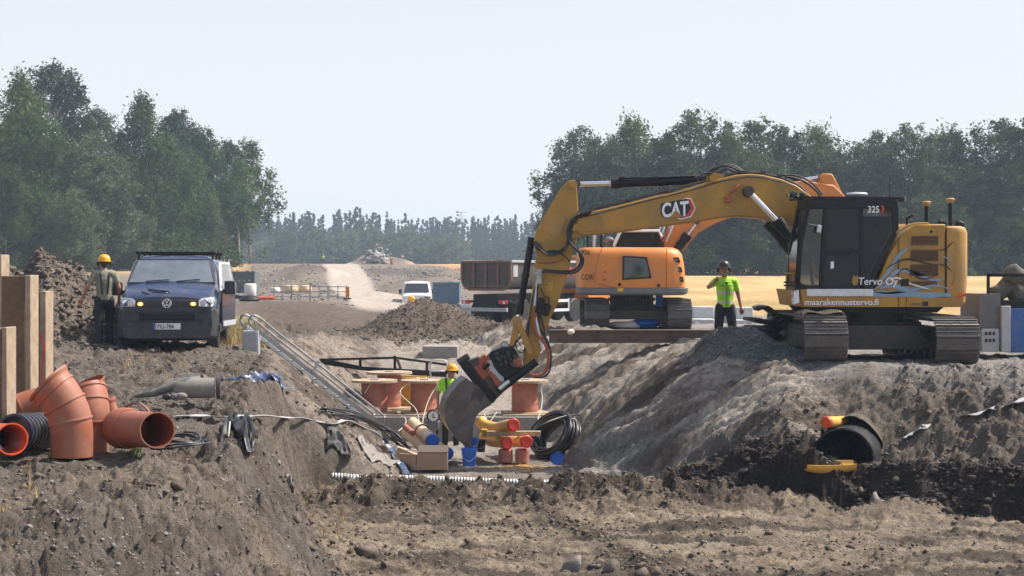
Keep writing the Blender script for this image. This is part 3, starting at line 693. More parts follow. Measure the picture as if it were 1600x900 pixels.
kinds = {
 'birch': tree('birch_tree', 1, 24, 10, 1.0, 30000, .27, 0, 'tall', 'birch', '', G1, 1.5, .8),
 'aspen': tree('aspen_tree', 2, 22, 10, 1.0, 30000, .27, 1, 'oval', 'birch', '', G1, 1.4, .3),
 'willow': tree('willow_tree', 3, 16, 10, .5, 22000, .25, 2, 'oval', 'bark', '', G1, 1.3, .3),
 'thin': tree('young_birch_tree', 4, 16, 6.5, 4.5, 5500, .27, 0, 'tall', 'birch', '', G1, 1.2, .6),
 'oak': tree('broadleaf_tree', 5, 18, 11.5, .4, 28000, .26, 1, 'oval', 'bark', '', G2, 1.3, .1),
 'oak2': tree('broadleaf_tree', 6, 17, 10, .4, 24000, .26, 1, 'other', 'bark', '', G2, 1.2, .1),
 'lime': tree('birch_tree', 7, 18, 9, 1.0, 24000, .25, 0, 'tall', 'birch', '', G2, 1.3, .5),
}
used = set()
def plant(kind, px, d, htop, label, group, rz=0, wide=1.0):
    src = kinds[kind]; base_y = HOR+(EYE-float(base_h(np.array([wx(px, d)]), np.array([d]))[0]))*F/d
    H0 = {'birch': 24, 'aspen': 22, 'willow': 16, 'thin': 16, 'oak': 18, 'oak2': 17, 'lime': 18}[kind]
    s = (base_y-htop)*d/F/H0
    if kind in used: o = copy_tree(src)
    else: o = src; used.add(kind)
    place(o, px, d, s, rz, 0, s*wide); o['label'] = label; o['group'] = group; o['category'] = 'tree'; return o
# left wood, (kind, px, distance, top row, label)
for a in [
 ('aspen', 75, 200, 92, 'tallest dark broad tree rising behind the others at far left', .1, 1.1),
 ('birch', 30, 172, 118, 'tall drooping birch at the left edge of the wood', 1.2, 1.05),
 ('aspen', -60, 180, 120, 'dark tree cut by the left edge of the picture', 2, 1.1),
 ('willow', 148, 176, 205, 'pale grey-green leafy tree in front, third from left', .4, 1.15),
 ('aspen', 160, 205, 165, 'dark tree peeking out between the tall birch and the round-topped birch', 3.2, 1),
 ('birch', 222, 186, 152, 'round-topped birch with pale branches in the middle of the wood', 2.1, 1.1),
 ('aspen', 282, 212, 166, 'feathery-topped tree right of the round-topped birch', 4.4, 1.0),
 ('birch', 262, 195, 215, 'lower birch in front of the feathery-topped tree', .9, 1.1),
 ('aspen', 318, 214, 196, 'dark tree where the wood starts to slope down', 5.0, 1),
 ('birch', 305, 200, 240, 'grey-green birch standing in front of the sloping tree line', 3.3, 1.1),
 ('aspen', 352, 220, 214, 'rounded green tree behind the thin birches', 1.0, .9),
 ('thin', 392, 214, 222, 'thin open birch at the right end of the left wood, sky showing through', .5, 1.2),
 ('thin', 372, 209, 250, 'slender birch with bare pale trunk, second from the end of the wood', 2.5, 1.1),
 ('willow', 110, 168, 290, 'low bushy tree at the foot of the wood behind the soil heap', 1.8, 1.2),
 ('willow', 205, 178, 320, 'low grey-green bush at the foot of the middle birch', 3.8, 1.3),
 ('willow', 330, 200, 330, 'low bush below the slope of the wood behind the van roof', 5.8, 1.3),
 ('aspen', 10, 165, 255, 'dark lower tree behind the piles at far left', 5.5, 1.2)]:
    plant(a[0], a[1], a[2], a[3], a[4], G1, a[5], a[6])
# right wood
for a in [
 ('oak', 905, 192, 196, 'first tall tree at the left end of the right wood', .3, 1.0),
 ('oak2', 880, 186, 262, 'ragged low tree sticking out at the left end of the right wood', 4.3, .75),
 ('lime', 985, 188, 178, 'drooping tree second from the left in the right wood', 1.3, 1.1),
 ('oak', 945, 184, 215, 'dark full tree above the stick of the yellow excavator', 2.6, 1.0),
 ('oak', 1095, 190, 168, 'tallest pointed tree in the middle of the right wood', 4.2, .95),
 ('oak2', 1045, 184, 205, 'dark tree directly left of the tallest tree', 5.4, 1),
 ('lime', 1140, 186, 205, 'tree right of the tallest tree, above the boom', .7, 1),
 ('thin', 1178, 200, 190, 'thin pale see-through tree in the gap of the right wood', 3.5, 1.4),
 ('oak2', 1225, 192, 196, 'round tree right of the gap in the wood', 2.2, 1),
 ('lime', 1278, 190, 192, 'pale topped tree above the roof of the yellow excavator', 5.2, 1.1),
 ('oak', 1190, 183, 240, 'lower dark tree filling the gap of the right wood', .1, 1.2),
 ('oak', 1335, 188, 218, 'lower dark tree above the cab roof', 3.0, 1.1),
 ('oak2', 1375, 190, 205, 'dark tree above the rear masts, left of them', 1.6, 1),
 ('oak', 1425, 186, 192, 'broad dark tree right above the engine cover', 5.9, 1.05),
 ('lime', 1480, 190, 196, 'tree directly above the two rear masts', 2.9, 1.1),
 ('oak', 1545, 186, 184, 'large tree second from the right edge', .9, 1.1),
 ('oak2', 1605, 184, 182, 'dark tree cut by the right edge of the picture', 4.9, 1.2),
 ('oak', 1250, 180, 300, 'low bushy tree at the foot of the right wood behind the cab', 4.0, 1.5),
 ('oak2', 1130, 181, 290, 'low dark bush at the foot of the wood above the pointing worker', 1.1, 1.6),
 ('oak', 1010, 181, 300, 'low dark bush at the foot of the wood behind the orange excavator', 3.3, 1.6),
 ('oak', 1460, 180, 300, 'low bush at the foot of the wood behind the engine cover', 5.3, 1.6),
 ('oak2', 1570, 180, 300, 'low bush at the foot of the wood near the right edge', 2.3, 1.6)]:
    plant(a[0], a[1], a[2], a[3], a[4], G2, a[5], a[6])
# far wood: conifers and hazy broadleaf trees, uncountable masses
def far_mass(name, n, dr, ur, hr, shape, lm, nl, leaf, wd, label, seed):
    rg = np.random.RandomState(seed); Ps = []; Ts = []
    for i in range(n):
        d = rg.uniform(*dr); u = rg.uniform(*ur); x = wx(u, d); z = float(base_h(np.array([x]), np.array([d]))[0]); h = rg.uniform(*hr)
        P, t, _ = crown_points(seed*100+i, h, wd*rg.uniform(.7, 1.2), 0, nl, shape, .45 if shape == 'cone' else 1.6)
        Ps.append(P+np.array([x, d, z-.3])); Ts.append(t)
    o = leaves_obj(name, np.concatenate(Ps), leaf, np.concatenate(Ts), LEAF[lm], 0, seed); return tag(o, label, 'forest', kind='stuff')
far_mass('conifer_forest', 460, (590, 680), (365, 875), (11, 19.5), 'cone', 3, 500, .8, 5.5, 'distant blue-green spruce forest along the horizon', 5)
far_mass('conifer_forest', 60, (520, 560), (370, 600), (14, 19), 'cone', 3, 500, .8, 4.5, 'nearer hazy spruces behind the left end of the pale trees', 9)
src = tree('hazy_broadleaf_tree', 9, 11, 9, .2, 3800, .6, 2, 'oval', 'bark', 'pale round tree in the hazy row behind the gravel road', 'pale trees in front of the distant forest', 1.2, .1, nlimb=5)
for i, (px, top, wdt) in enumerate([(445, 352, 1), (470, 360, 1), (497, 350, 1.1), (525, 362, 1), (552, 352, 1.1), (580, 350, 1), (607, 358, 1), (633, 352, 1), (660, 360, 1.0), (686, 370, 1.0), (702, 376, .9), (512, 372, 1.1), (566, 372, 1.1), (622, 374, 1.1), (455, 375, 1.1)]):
    o = src if i == 0 else copy_tree(src); d = 470+(i*37 % 30)
    by = HOR+(EYE-float(base_h(np.array([wx(px, d)]), np.array([float(d)]))[0]))*F/d
    place(o, px, d, (by-top)*d/F/11, i*1.3, 0, wdt)
    o['label'] = ['leftmost', 'second', 'third', 'fourth', 'fifth', 'sixth', 'seventh', 'eighth', 'ninth', 'tenth', 'rightmost and smallest', 'low front', 'low middle', 'low right', 'low left'][i]+' pale round tree in the hazy row behind the gravel road'

far_mass('undergrowth', 60, (177, 185), (858, 1680), (3, 6.5), 'other', 1, 1500, .30, 8.5, 'dark shrubs and low branches along the foot of the right wood', 31)
far_mass('undergrowth', 46, (182, 206), (-60, 345), (3, 6), 'other', 1, 1500, .30, 8.5, 'dark shrubs filling the foot of the left wood', 32)

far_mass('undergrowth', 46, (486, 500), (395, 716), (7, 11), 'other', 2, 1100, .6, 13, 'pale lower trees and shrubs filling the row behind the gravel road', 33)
far_mass('conifer_forest', 90, (560, 580), (365, 870), (8, 12), 'other', 3, 500, .9, 14, 'dark lower trees at the foot of the distant forest', 34)

def dens_hp(x, d, u): return .6*(base_h(x, d) > -.3).astype(float)
x, d, z, rg = scatter(14000, (46, 60), (520, 800), dens_hp, 16); sz = .012+.05*rg.beta(1, 6, len(x))*1.6
s_ = rockmesh('heap_clods', np.stack([x, d, z+sz*.1], 1), sz, M['clod'], 1, .8, 17); tag(s_, 'lumps of soil covering the brown heap in front of the tipper truck', 'soil clods', kind='stuff')
x, d, z, rg = scatter(2600, (95, 200), (330, 760), lambda x, d, u: .6*(np.abs(u-np.interp(d, [90, 130, 200, 300], [655, 550, 533, 521])) > np.interp(d, [90, 130, 200, 300], [90, 36, 29, 27])), 18); sz = .05+.26*rg.beta(1, 6, len(x))*1.6
s_ = rockmesh('far_clods', np.stack([x, d, z+sz*.1], 1), sz, M['stone'], 1, .6, 19); tag(s_, 'rocks and rubble strewn over the far part of the site', 'rubble', kind='stuff')
# ---------------------------------------------------------------- tracked undercarriage (local axes: track runs along +Y)
def make_track(parent, x0, w, L, h, y0, z0, nshoe, framemat='darksteel', local=False):
    """one crawler track: shoes on a closed loop, plus frame, sprocket, idler and rollers"""
    r = h/2; cy0, cy1 = y0+r, y0+L-r; st = cy1-cy0; per = 2*st+2*math.pi*r; t = MB()
    def pos(s):
        s %= per
        if s < st: return Vector((0, cy0+s, z0)), Vector((0, 1, 0)), Vector((0, 0, -1))
        s -= st
        if s < math.pi*r:
            a = s/r; return Vector((0, cy1+r*math.sin(a), z0+r-r*math.cos(a))), Vector((0, math.cos(a), math.sin(a))), Vector((0, math.sin(a), -math.cos(a)))
        s -= math.pi*r
        if s < st: return Vector((0, cy1-s, z0+h)), Vector((0, -1, 0)), Vector((0, 0, 1))
        s -= st; a = s/r
        return Vector((0, cy0-r*math.sin(a), z0+r+r*math.cos(a))), Vector((0, -math.cos(a), -math.sin(a))), Vector((0, -math.sin(a), math.cos(a)))
    pitch = per/nshoe
    for i in range(nshoe):
        p, tg, nn = pos(i*pitch+.03); R = Matrix((Vector((1, 0, 0)), tg, Vector((1, 0, 0)).cross(tg))).transposed()
        sg = 1 if (Vector((1, 0, 0)).cross(tg)).dot(nn) > 0 else -1
        c = Vector((x0, p.y, p.z))-nn*.03
        t.box(c, (w, pitch*.93, .022), R)
        t.box(c+nn*.022+tg*pitch*.36, (w, .016, .034), R); t.box(c+nn*.018-tg*pitch*.05, (w*.99, .014, .024), R); t.box(c+nn*.02-tg*pitch*.36, (w, .016, .03), R)
        t.box(c-nn*.045, (w*.26, pitch*.98, .06), R)
        t.m(1)
        for q in (-.13, .13): t.box(c+nn*.014+Vector((q*w, 0, 0)), (.05, .035, .022), R)
        t.m(0)
    tr = t.build('track', ['steel', 'darksteel'], parent, local, smooth=30)
    f = MB(); f.box((x0, (cy0+cy1)/2, z0+r), (w*.42, st*.96, h*.42)); f.box((x0, (cy0+cy1)/2, z0+r+h*.17), (w*.5, st*.7, h*.14))
    for s_ in (-1, 1): f.prism([(x0+s_*w*.24, cy0+.1, z0+r*.5), (x0+s_*w*.24, cy1-.1, z0+r*.5), (x0+s_*w*.24, cy1-.3, z0+r*1.3), (x0+s_*w*.24, cy0+.3, z0+r*1.3)], (s_*.04, 0, 0))
    f.build('track_frame', framemat, tr, local, bevel=.01)
    sp = MB()
    for a in range(12):
        an = a*math.pi/6; sp.box((x0, cy1+math.cos(an)*r*.8, z0+r+math.sin(an)*r*.8), (w*.16, .09, .09), (an, 0, 0))
    sp.cyl((x0-w*.3, cy1, z0+r), (x0+w*.3, cy1, z0+r), r*.72, n=20); sp.build('sprocket', framemat, tr, local)
    idl = MB(); idl.lathe([(r*.4, -w*.2), (r*.85, -w*.2), (r*.85, w*.2), (r*.4, w*.2)], (x0, cy0, z0+r), (1, 0, 0), 22); idl.cyl((x0-w*.3, cy0, z0+r), (x0+w*.3, cy0, z0+r), r*.25); idl.build('idler', framemat, tr, local)
    for i in range(7): ro = MB(); yy = cy0+.35+i*(st-.7)/6; ro.cyl((x0-w*.22, yy, z0+.17), (x0+w*.22, yy, z0+.17), .11); ro.build('roller', framemat, tr, local)
    return tr
def hose(parent, pts, r=.02, m='rubber', name='hose', n=8, sub=6, local=False):
    P = [Vector(p) for p in pts]; out = []
    for i in range(len(P)-1):
        p0 = P[max(0, i-1)]; p1 = P[i]; p2 = P[i+1]; p3 = P[min(len(P)-1, i+2)]
        for k in range(sub):
            t = k/sub; out.append(.5*((2*p1)+(-p0+p2)*t+(2*p0-5*p1+4*p2-p3)*t*t+(-p0+3*p1-3*p2+p3)*t**3))
    out.append(P[-1]); b = MB(); b.tube(out, r, n); return b.build(name, m, parent, local, smooth=180)
def curve(pts, sub=6):
    P = [Vector(p) for p in pts]; out = []
    for i in range(len(P)-1):
        p0 = P[max(0, i-1)]; p1 = P[i]; p2 = P[i+1]; p3 = P[min(len(P)-1, i+2)]
        for k in range(sub):
            t = k/sub; out.append(.5*((2*p1)+(-p0+p2)*t+(2*p0-5*p1+4*p2-p3)*t*t+(-p0+3*p1-3*p2+p3)*t**3))
    out.append(P[-1]); return out
def ram(parent, a, b, c, rb, rr, name='cylinder', local=False):     # barrel a-b, chrome rod b-c
    a, b, c = Vector(a), Vector(b), Vector(c); m = MB(); ax = (b-a).normalized()
    m.tube([a, b], rb, 16); m.tube([b-ax*.16, b+ax*.02], rb*1.22, 16); m.tube([a, a+ax*.1], rb*1.15, 16)
    m.tube([a+ax*(b-a).length*.5-ax*.04, a+ax*(b-a).length*.5+ax*.04], rb*1.18, 16)
    o = m.build(name, 'black', parent, local)
    q = MB(); q.tube([b, c], rr, 14); q.build('rod', 'chrome', o, local)
    e = MB(); e.cyl(c-Vector((0, rr*1.6, 0)), c+Vector((0, rr*1.6, 0)), rr*1.7, n=18); e.build('rod_eye', 'darksteel', o, local)
    return o

# ---------------------------------------------------------------- the yellow excavator
EX = thing('excavator', (6.6, 31.2, .1), 'large yellow tracked excavator with black cab, its arm reaching down into the trench', 'excavator')
DN = 29.7                                    # near side of the upper works
def xa(px): return wx(px, DN)
yz = .085
make_track(EX, 5.50, .76, 4.5, .84, 29.05, yz+.02, 46)
make_track(EX, 7.75, .76, 4.5, .84, 28.85, yz-.02, 46)
b = MB(); b.box((6.62, 31.2, .62), (1.75, 1.5, .34)); b.box((6.62, 30.4, .58), (1.9, .35, .3)); b.box((6.62, 32.2, .58), (1.9, .35, .3))
b.cyl((6.6, 31.2, .76), (6.6, 31.2, 1.06), .72, n=32); b.prism([(5.6, 30.0, .3), (7.6, 30.0, .3), (7.3, 30.0, .75), (5.9, 30.0, .75)], (0, .3, 0))
b.build('undercarriage_frame', 'darksteel', EX, bevel=.015)
# upper works
b = MB(); b.pp([(1250, 453), (1300, 456), (1420, 462), (1482, 465), (1482, 480), (1256, 480)], DN, DN+2.7); b.build('platform', 'yellow', EX, bevel=.01)
b = MB(); b.pp([(1268, 480.5), (1480, 480.5), (1470, 489), (1275, 489)], DN+.25, DN+2.5, DN); b.build('belly_plate', 'black', EX)
b = MB(); b.pp([(1409, 366), (1429, 350.5), (1478, 350), (1478, 465), (1365, 461.5), (1367, 452), (1388, 400)], DN+.01, DN+1.0, DN); ec = b.build('engine_cover', 'yellow', EX, bevel=.03, seg=3)
b = MB(); b.pp([(1409, 358), (1436, 347), (1478, 347), (1478, 463), (1409, 463)], DN+1.01, DN+2.72, DN); b.build('engine_cover', 'yellow', EX, bevel=.03)
cw = MB()
pts = []
for yy, inset in ((0, .16), (.10, .03), (.35, 0), (2.35, 0), (2.62, .03), (2.75, .16)):
    pts.append((yy, inset))
xs0 = xa(1479); xr = xa(1516.5)
outl = [(xs0, DN)]+[(xr-.22, DN)]+[(xr-.10, DN+.03), (xr-.02, DN+.14), (xr, DN+.32), (xr, DN+2.4), (xr-.05, DN+2.62), (xr-.2, DN+2.73)]+[(xs0, DN+2.73)]
zb, zt = wz(480, DN), wz(353, DN)
lay = [(zb, .10), (zb+.08, .03), (zb+.3, .015), (zb+.55, 0), (zt-.12, 0), (zt-.03, .03), (zt, .10)]
cx, cy_ = (xs0+xr)/2, DN+1.36; vs = []; fs = []; nn = len(outl)
for z_, ins in lay:
    for X_, Y_ in outl:
        xx = X_ if X_ <= xs0+.001 else X_-ins; yy = Y_+(ins if Y_ < cy_ else -ins)*.6
        vs.append((xx, yy, z_))
for i in range(len(lay)-1):
    for j in range(nn): fs.append((i*nn+j, i*nn+(j+1) % nn, (i+1)*nn+(j+1) % nn, (i+1)*nn+j))
fs.append(tuple(range(nn))[::-1]); fs.append(tuple(range((len(lay)-1)*nn, len(lay)*nn)))
cw.add(vs, fs); cwo = cw.build('counterweight', 'yellowdust', EX, bevel=.012, smooth=50)
b = MB(); b.pp([(1496, 463.5), (1509, 457.5), (1509.5, 463), (1497, 464.5)], DN-.02, DN+.02, DN); b.build('tail_light', 'redlamp', cwo)
b = MB(); b.pp([(1491, 376), (1495, 382), (1495, 436), (1489, 446), (1487, 446), (1491, 434)], DN-.006, DN+.004, DN); b.build('recess_line', 'yellow', cwo)
# vents, door seams, latch
for (x0, x1, y0, y1) in ((1423, 1466, 368.5, 383.5), (1422, 1466, 390, 408.5), (1421, 1466, 413, 431.5), (1421.5, 1464, 439, 447)):
    v = MB(); v.pp([(x0+2, y0), (x1, y0), (x1, y1), (x0, y1)], DN-.004, DN+.03, DN); vo = v.build('vent', 'mesh', ec)
    s2 = MB()
    for k in range(1, int((y1-y0)/2.2)): yy = y0+k*2.2; s2.pp([(x0+1, yy), (x1-.5, yy), (x1-.5, yy+.7), (x0+1, yy+.7)], DN-.010, DN, DN)
    s2.build('grille', 'black', vo)
b = MB(); b.pp([(1403.5, 372), (1404.6, 372), (1404.6, 480), (1403.5, 480)], DN-.003, DN+.004, DN); b.pp([(1477.5, 352), (1479, 352), (1479, 463), (1477.5, 463)], DN-.004, DN+.004, DN); b.pp([(1416, 453), (1417, 453), (1417, 480), (1416, 480)], DN-.003, DN+.004, DN); b.build('door_seam', 'black', ec, smooth=30)
b = MB(); b.pp([(1407, 436), (1420, 436), (1420, 447), (1407, 447)], DN-.012, DN+.02, DN); b.build('dark_latch_box', 'black', ec)
b = MB(); b.cyl(at(1455, 362, DN-.01), at(1455, 362, DN+.02), .025); b.build('filler_cap', 'black', ec)
# sweeping stripes on the panel
def strip(pa, pb, off=.006):
    q = MB(); n = len(pa)
    for i in range(n-1):
        q.pp([pa[i], pa[i+1], pb[i+1], pb[i]], DN-off, DN+.002, DN)
    return q
def sweep(c, wd, m, off=.006):
    cs = curve([Vector((x, y, 0)) for x, y in c], 5); n = len(cs); pa = []; pb = []
    for i, p in enumerate(cs):
        t = (cs[min(i+1, n-1)]-cs[max(i-1, 0)]).normalized(); nr = Vector((-t.y, t.x, 0)); wdt = wd*math.sin(math.pi*(.06+.88*i/(n-1)))
        pa.append((p.x+nr.x*wdt/2, p.y+nr.y*wdt/2)); pb.append((p.x-nr.x*wdt/2, p.y-nr.y*wdt/2))
    strip(pa, pb, off).build('stripe', m, ec, smooth=30)
sweep([(1366, 452), (1385, 440), (1400, 425), (1422, 424), (1460, 438), (1476, 434)], 6, 'decal_blue', .004)
sweep([(1372, 442), (1388, 425), (1404, 400), (1421, 385)], 6, 'decal_blue', .005)
sweep([(1375, 451), (1394, 446), (1420, 455), (1450, 463), (1485, 458)], 9, 'decal_blue', .006)
sweep([(1384, 420), (1405, 408), (1422, 405), (1450, 412), (1466, 414)], 3, 'decal_black', .007)
sweep([(1366, 456), (1390, 458), (1430, 452), (1462, 446), (1484, 452)], 4, 'decal_blue', .008)
sweep([(1467, 392), (1478, 388), (1490, 377)], 2.2, 'decal_black', .008)
sweep([(1466, 412), (1478, 416), (1487, 424)], 2.2, 'decal_black', .008)
sweep([(1467, 398), (1480, 404), (1486, 412)], 1.8, 'decal_blue', .009)
sweep([(1400, 430), (1415, 420), (1440, 436), (1468, 428)], 2.4, 'decal_black', .009)
sweep([(1390, 438), (1402, 434), (1422, 443), (1455, 453)], 2.6, 'decal_white', .010)
# black cab
cab = thing('cab', (0, 0, 0), None, None); cab.parent = EX; ORI['cab'] = None
cab['x'] = 0; del cab['x']
CD = 1.02
def cbox(pix, y0, y1, nm, m, bev=.01, par=None, off=0): q = MB(); q.pp(pix, DN+y0, DN+y1, DN); return q.build(nm, m, par or EX, bevel=bev)
bpy.data.objects.remove(cab)
cabo = cbox([(1261, 310), (1400, 308), (1404, 322), (1402, 326), (1259, 326)], 0, CD, 'cab', 'black', .02)
# pillars and lower shell
cbox([(1259, 325), (1266, 325), (1254, 385), (1250, 453), (1243, 453), (1246, 390)], 0, .07, 'front_pillar', 'black', .008, cabo)
cbox([(1259, 325), (1266, 325), (1254, 385), (1250, 453), (1243, 453), (1246, 390)], CD-.07, CD, 'front_pillar', 'black', .008, cabo)
cbox([(1287, 322), (1294, 320), (1290, 390), (1286, 450), (1280, 450), (1283, 390)], -.015, .06, 'door_pillar', 'black', .008, cabo)
cbox([(1343, 322), (1349, 322), (1349, 450), (1343, 450)], -.01, .06, 'middle_pillar', 'black', .008, cabo)
cbox([(1392, 322), (1404, 322), (1404, 362), (1368, 432), (1365, 452), (1358, 452), (1362, 428), (1393, 362)], -.012, CD, 'rear_pillar', 'black', .012, cabo)
cbox([(1244, 440), (1262, 446), (1361, 446), (1361, 453), (1244, 453)], -.01, CD, 'cab_floor', 'black', .008, cabo)
cbox([(1291, 321), (1343, 321), (1343, 326), (1291, 326)], -.014, .05, 'door_top_rail', 'black', .006, cabo)
cbox([(1290, 393), (1346, 390), (1346, 396), (1289, 399)], -.014, .05, 'door_middle_rail', 'black', .006, cabo)
cbox([(1294, 326), (1343, 326), (1343, 391), (1290, 394)], .012, .022, 'door_window', 'cabglass', 0, cabo)
cbox([(1290, 397), (1343, 395), (1343, 447), (1286, 447)], .014, .024, 'lower_door_panel', 'cabglass', 0, cabo)
cbox([(1349, 338), (1392, 338), (1392, 362), (1362, 428), (1358, 446), (1349, 446)], .012, .022, 'rear_side_window', 'cabglass', 0, cabo)
cbox([(1265, 326), (1287, 326), (1283, 390), (1281, 446), (1250, 446), (1253, 390)], .03, .04, 'front_side_window', mat('clear_tinted_glass', (.16,.17,.17), .05, trans=.85, var=.05), 0, cabo)
q = MB(); q.prism([(xa(1262), DN+.08, wz(327, DN)), (xa(1246), DN+.08, wz(400, DN)), (xa(1245), DN+.08, wz(448, DN)), (xa(1247), DN+.08, wz(448, DN)), (xa(1248), DN+.08, wz(400, DN)), (xa(1264), DN+.08, wz(327, DN))], (0, CD-.16, 0)); q.build('windscreen', 'cabglass', cabo)
q = MB(); q.box((xa(1400)-.02, DN+CD/2, wz(345, DN)), (.012, CD-.1, .4)); q.build('rear_window', 'cabglass', cabo)
q = MB(); q.box((xa(1318), DN+.5, wz(436, DN)), (.5, .5, .14)); q.box((xa(1338), DN+.5, wz(405, DN)), (.13, .46, .7), (0, .12, 0)); q.box((xa(1340), DN+.5, wz(366, DN)), (.09, .24, .18)); q.build('seat', 'darkcloth', cabo, bevel=.04)
q = MB(); q.bar((xa(1278), DN+.5, wz(446, DN)), (xa(1271), DN+.5, wz(398, DN)), .05, .05); q.tube([(xa(1271)+.2*math.cos(a)*.4, DN+.5+.2*math.sin(a), wz(398, DN)+.06*math.cos(a)) for a in [i*math.pi/10 for i in range(21)]], .014, 6); q.build('steering_column', 'black', cabo)
cbox([(1298, 409), (1303, 408), (1303, 419), (1298, 420)], .004, .012, 'door_sticker', 'decal_white', 0, cabo)
cbox([(1331, 441), (1333, 430), (1337, 432), (1340, 430), (1341, 440), (1338, 446), (1334, 446)], -.005, .01, 'yellow_figure_sticker', 'yellow', 0, cabo)
for k in range(3): q = MB(); q.cyl((xa(1252-k*1.6), DN-.03-.02*k, wz(322+4*k, DN)), (xa(1243-k), DN-.03-.02*k, wz(452, DN)), .011); q.build('grab_rail', 'black', cabo)
q = MB(); q.tube(curve([(xa(1259), DN-.06, wz(345, DN)), (xa(1251), DN-.1, wz(352, DN)), (xa(1247), DN-.1, wz(420, DN)), (xa(1250), DN-.04, wz(448, DN))]), .014, 8); q.build('grab_rail', 'black', cabo)
q = MB(); q.box((xa(1278), DN-.12, wz(358, DN)), (.09, .04, .14), (0, .2, .5)); q.bar((xa(1262), DN-.02, wz(350, DN)), (xa(1278), DN-.1, wz(353, DN)), .02, .02); q.build('mirror', 'lightgrey', cabo, bevel=.01)
# roof rail, dish, lamps
q = MB()
for yy in (.02, CD-.02): q.bar((xa(1248), DN+yy, wz(308, DN)), (xa(1413), DN+yy, wz(309.5, DN)), .035, .035)
for xx in (1250, 1300, 1350, 1411): q.bar((xa(xx), DN, wz(309, DN)), (xa(xx), DN+CD, wz(309, DN)), .03, .03)
q.build('roof_rail', 'black', cabo)
q = MB(); q.lathe([(.10, 0), (.12, .04), (.19, .05), (.20, .08), (.17, .105), (.05, .115)], (xa(1347), DN+.45, wz(308.5, DN)), n=28); q.build('satellite_receiver', ['lightgrey'], cabo)
for xx, yy in ((1408, -.04), (1411, .1), (1252, -.02), (1238, .05), (1256, .9)):
    q = MB(); q.box((xa(xx), DN+yy, wz(311 if xx > 1300 else 305, DN)), (.10, .09, .085)); l_ = q.build('work_lamp', 'black', cabo, bevel=.015)
    q = MB(); q.box((xa(xx)+(.055 if xx > 1300 else -.055), DN+yy, wz(311 if xx > 1300 else 305, DN)), (.01, .07, .065)); q.build('lens', 'lens', l_)
q = MB(); q.bar((xa(1232), DN+.2, wz(305, DN)), (xa(1262), DN+.2, wz(309, DN)), .03, .03); q.build('lamp_bracket', 'black', cabo)
q = MB(); q.cyl((xa(1400), DN+.5, wz(309, DN)), (xa(1400.5), DN+.5, wz(268, DN)), .006, n=6); q.build('antenna', 'black', cabo)
# front handrail by the left track and step box
q = MB()
for xx in (1229, 1240): q.bar((xa(xx), DN+.05, wz(426, DN)), (xa(xx), DN+.05, wz(464, DN)), .02, .02)
for yy in (427, 462): q.bar((xa(1226), DN+.05, wz(yy, DN)), (xa(1243), DN+.05, wz(yy, DN)), .05, .03)
q.build('front_guard', 'yellow', EX, bevel=.005)
q = MB()
for yy in (441, 446): q.bar((xa(1225), DN+.04, wz(yy, DN)), (xa(1246), DN+.04, wz(yy, DN)), .03, .03)
q.build('guard_clamp', 'black', EX)
cbox([(1240, 456), (1248, 452), (1249, 473), (1241, 476)], -.01, .25, 'toolbox_end', 'white', .01)
cbox([(1260, 451.5), (1364, 451.5), (1364, 463), (1260, 463)], -.035, .01, 'step_board', 'alu', .006)
cbox([(1364, 454), (1486, 458), (1486, 463.6), (1364, 463.6)], -.008, .01, 'grey_blue_band', 'decal_blue', 0)
# masts and small things on the deck
for xx, y0, y1, dy in ((1463, 311, 349, .7), (1493, 307.5, 354, .35)):
    q = MB(); q.cyl((xa(xx), DN+dy, wz(y1+2, DN)), (xa(xx), DN+dy, wz(y0+6, DN)), .038); mo = q.build('mast', 'black', EX)
    q = MB(); q.lathe([(.03, -.06), (.05, -.05), (.055, -.02), (.078, -.01), (.078, .015), (.06, .03), (.02, .035)], (xa(xx), DN+dy, wz(y0+3.5, DN)), n=20); q.build('mast_antenna', 'yellowdust', mo)
for xx, r_ in ((1480, .05), (1508, .065)):
    q = MB(); q.box((xa(xx), DN+.4, wz(349, DN)), (.1+r_, .14, .1), (0, .3, 0)); q.build('deck_lamp', 'black', EX, bevel=.02)
q = MB(); q.cyl((xa(1427), DN+.5, wz(350, DN)), (xa(1428), DN+.5, wz(340, DN)), .02); q.box((xa(1431), DN+.5, wz(337, DN)), (.12, .2, .05), (0, -.5, 0)); q.build('rear_mirror', 'black', EX, bevel=.01)
q = MB(); q.tube(curve([(xa(1400), DN-.02, wz(364, DN)), (xa(1418), DN-.03, wz(353, DN)), (xa(1432), DN-.03, wz(349.5, DN)), (xa(1450), DN-.03, wz(349, DN))]), .018, 8); q.build('handrail', 'yellowdust', EX)
# writing
text('maarakennustervo.fi', .152, (xa(1257), DN-.004, wz(476.5, DN)), EX, 'decal_white', 'web_lettering', bold=.0015, squash=1.07)
text('Tervo Oy', .19, (xa(1340), DN-.014, wz(445, DN)), EX, 'decal_white', 'name_lettering', bold=.001, squash=.93, ydir=(.12, 0, 1))
text('325', .165, (xa(1355), DN-.02, wz(332, DN)), EX, 'decal_white', 'number_lettering', bold=.002, squash=.88)
cbox([(1376, 321.5), (1379, 321.5), (1382, 326.5), (1379, 332), (1376, 332), (1379, 326.5)], -.02, -.004, 'number_chevron', 'decal_red', 0)
cbox([(1416, 471), (1451, 471), (1451, 479), (1416, 479)], -.012, .002, 'small_label', 'yellowdust', 0)
text('CONMO', .055, (xa(1422), DN-.016, wz(476.5, DN)), EX, 'decal_black', 'label_lettering', ext=.001)
cbox([(1441, 471), (1450, 471), (1450, 478), (1441, 478)], -.016, 0, 'label_mark', 'decal_black', 0)
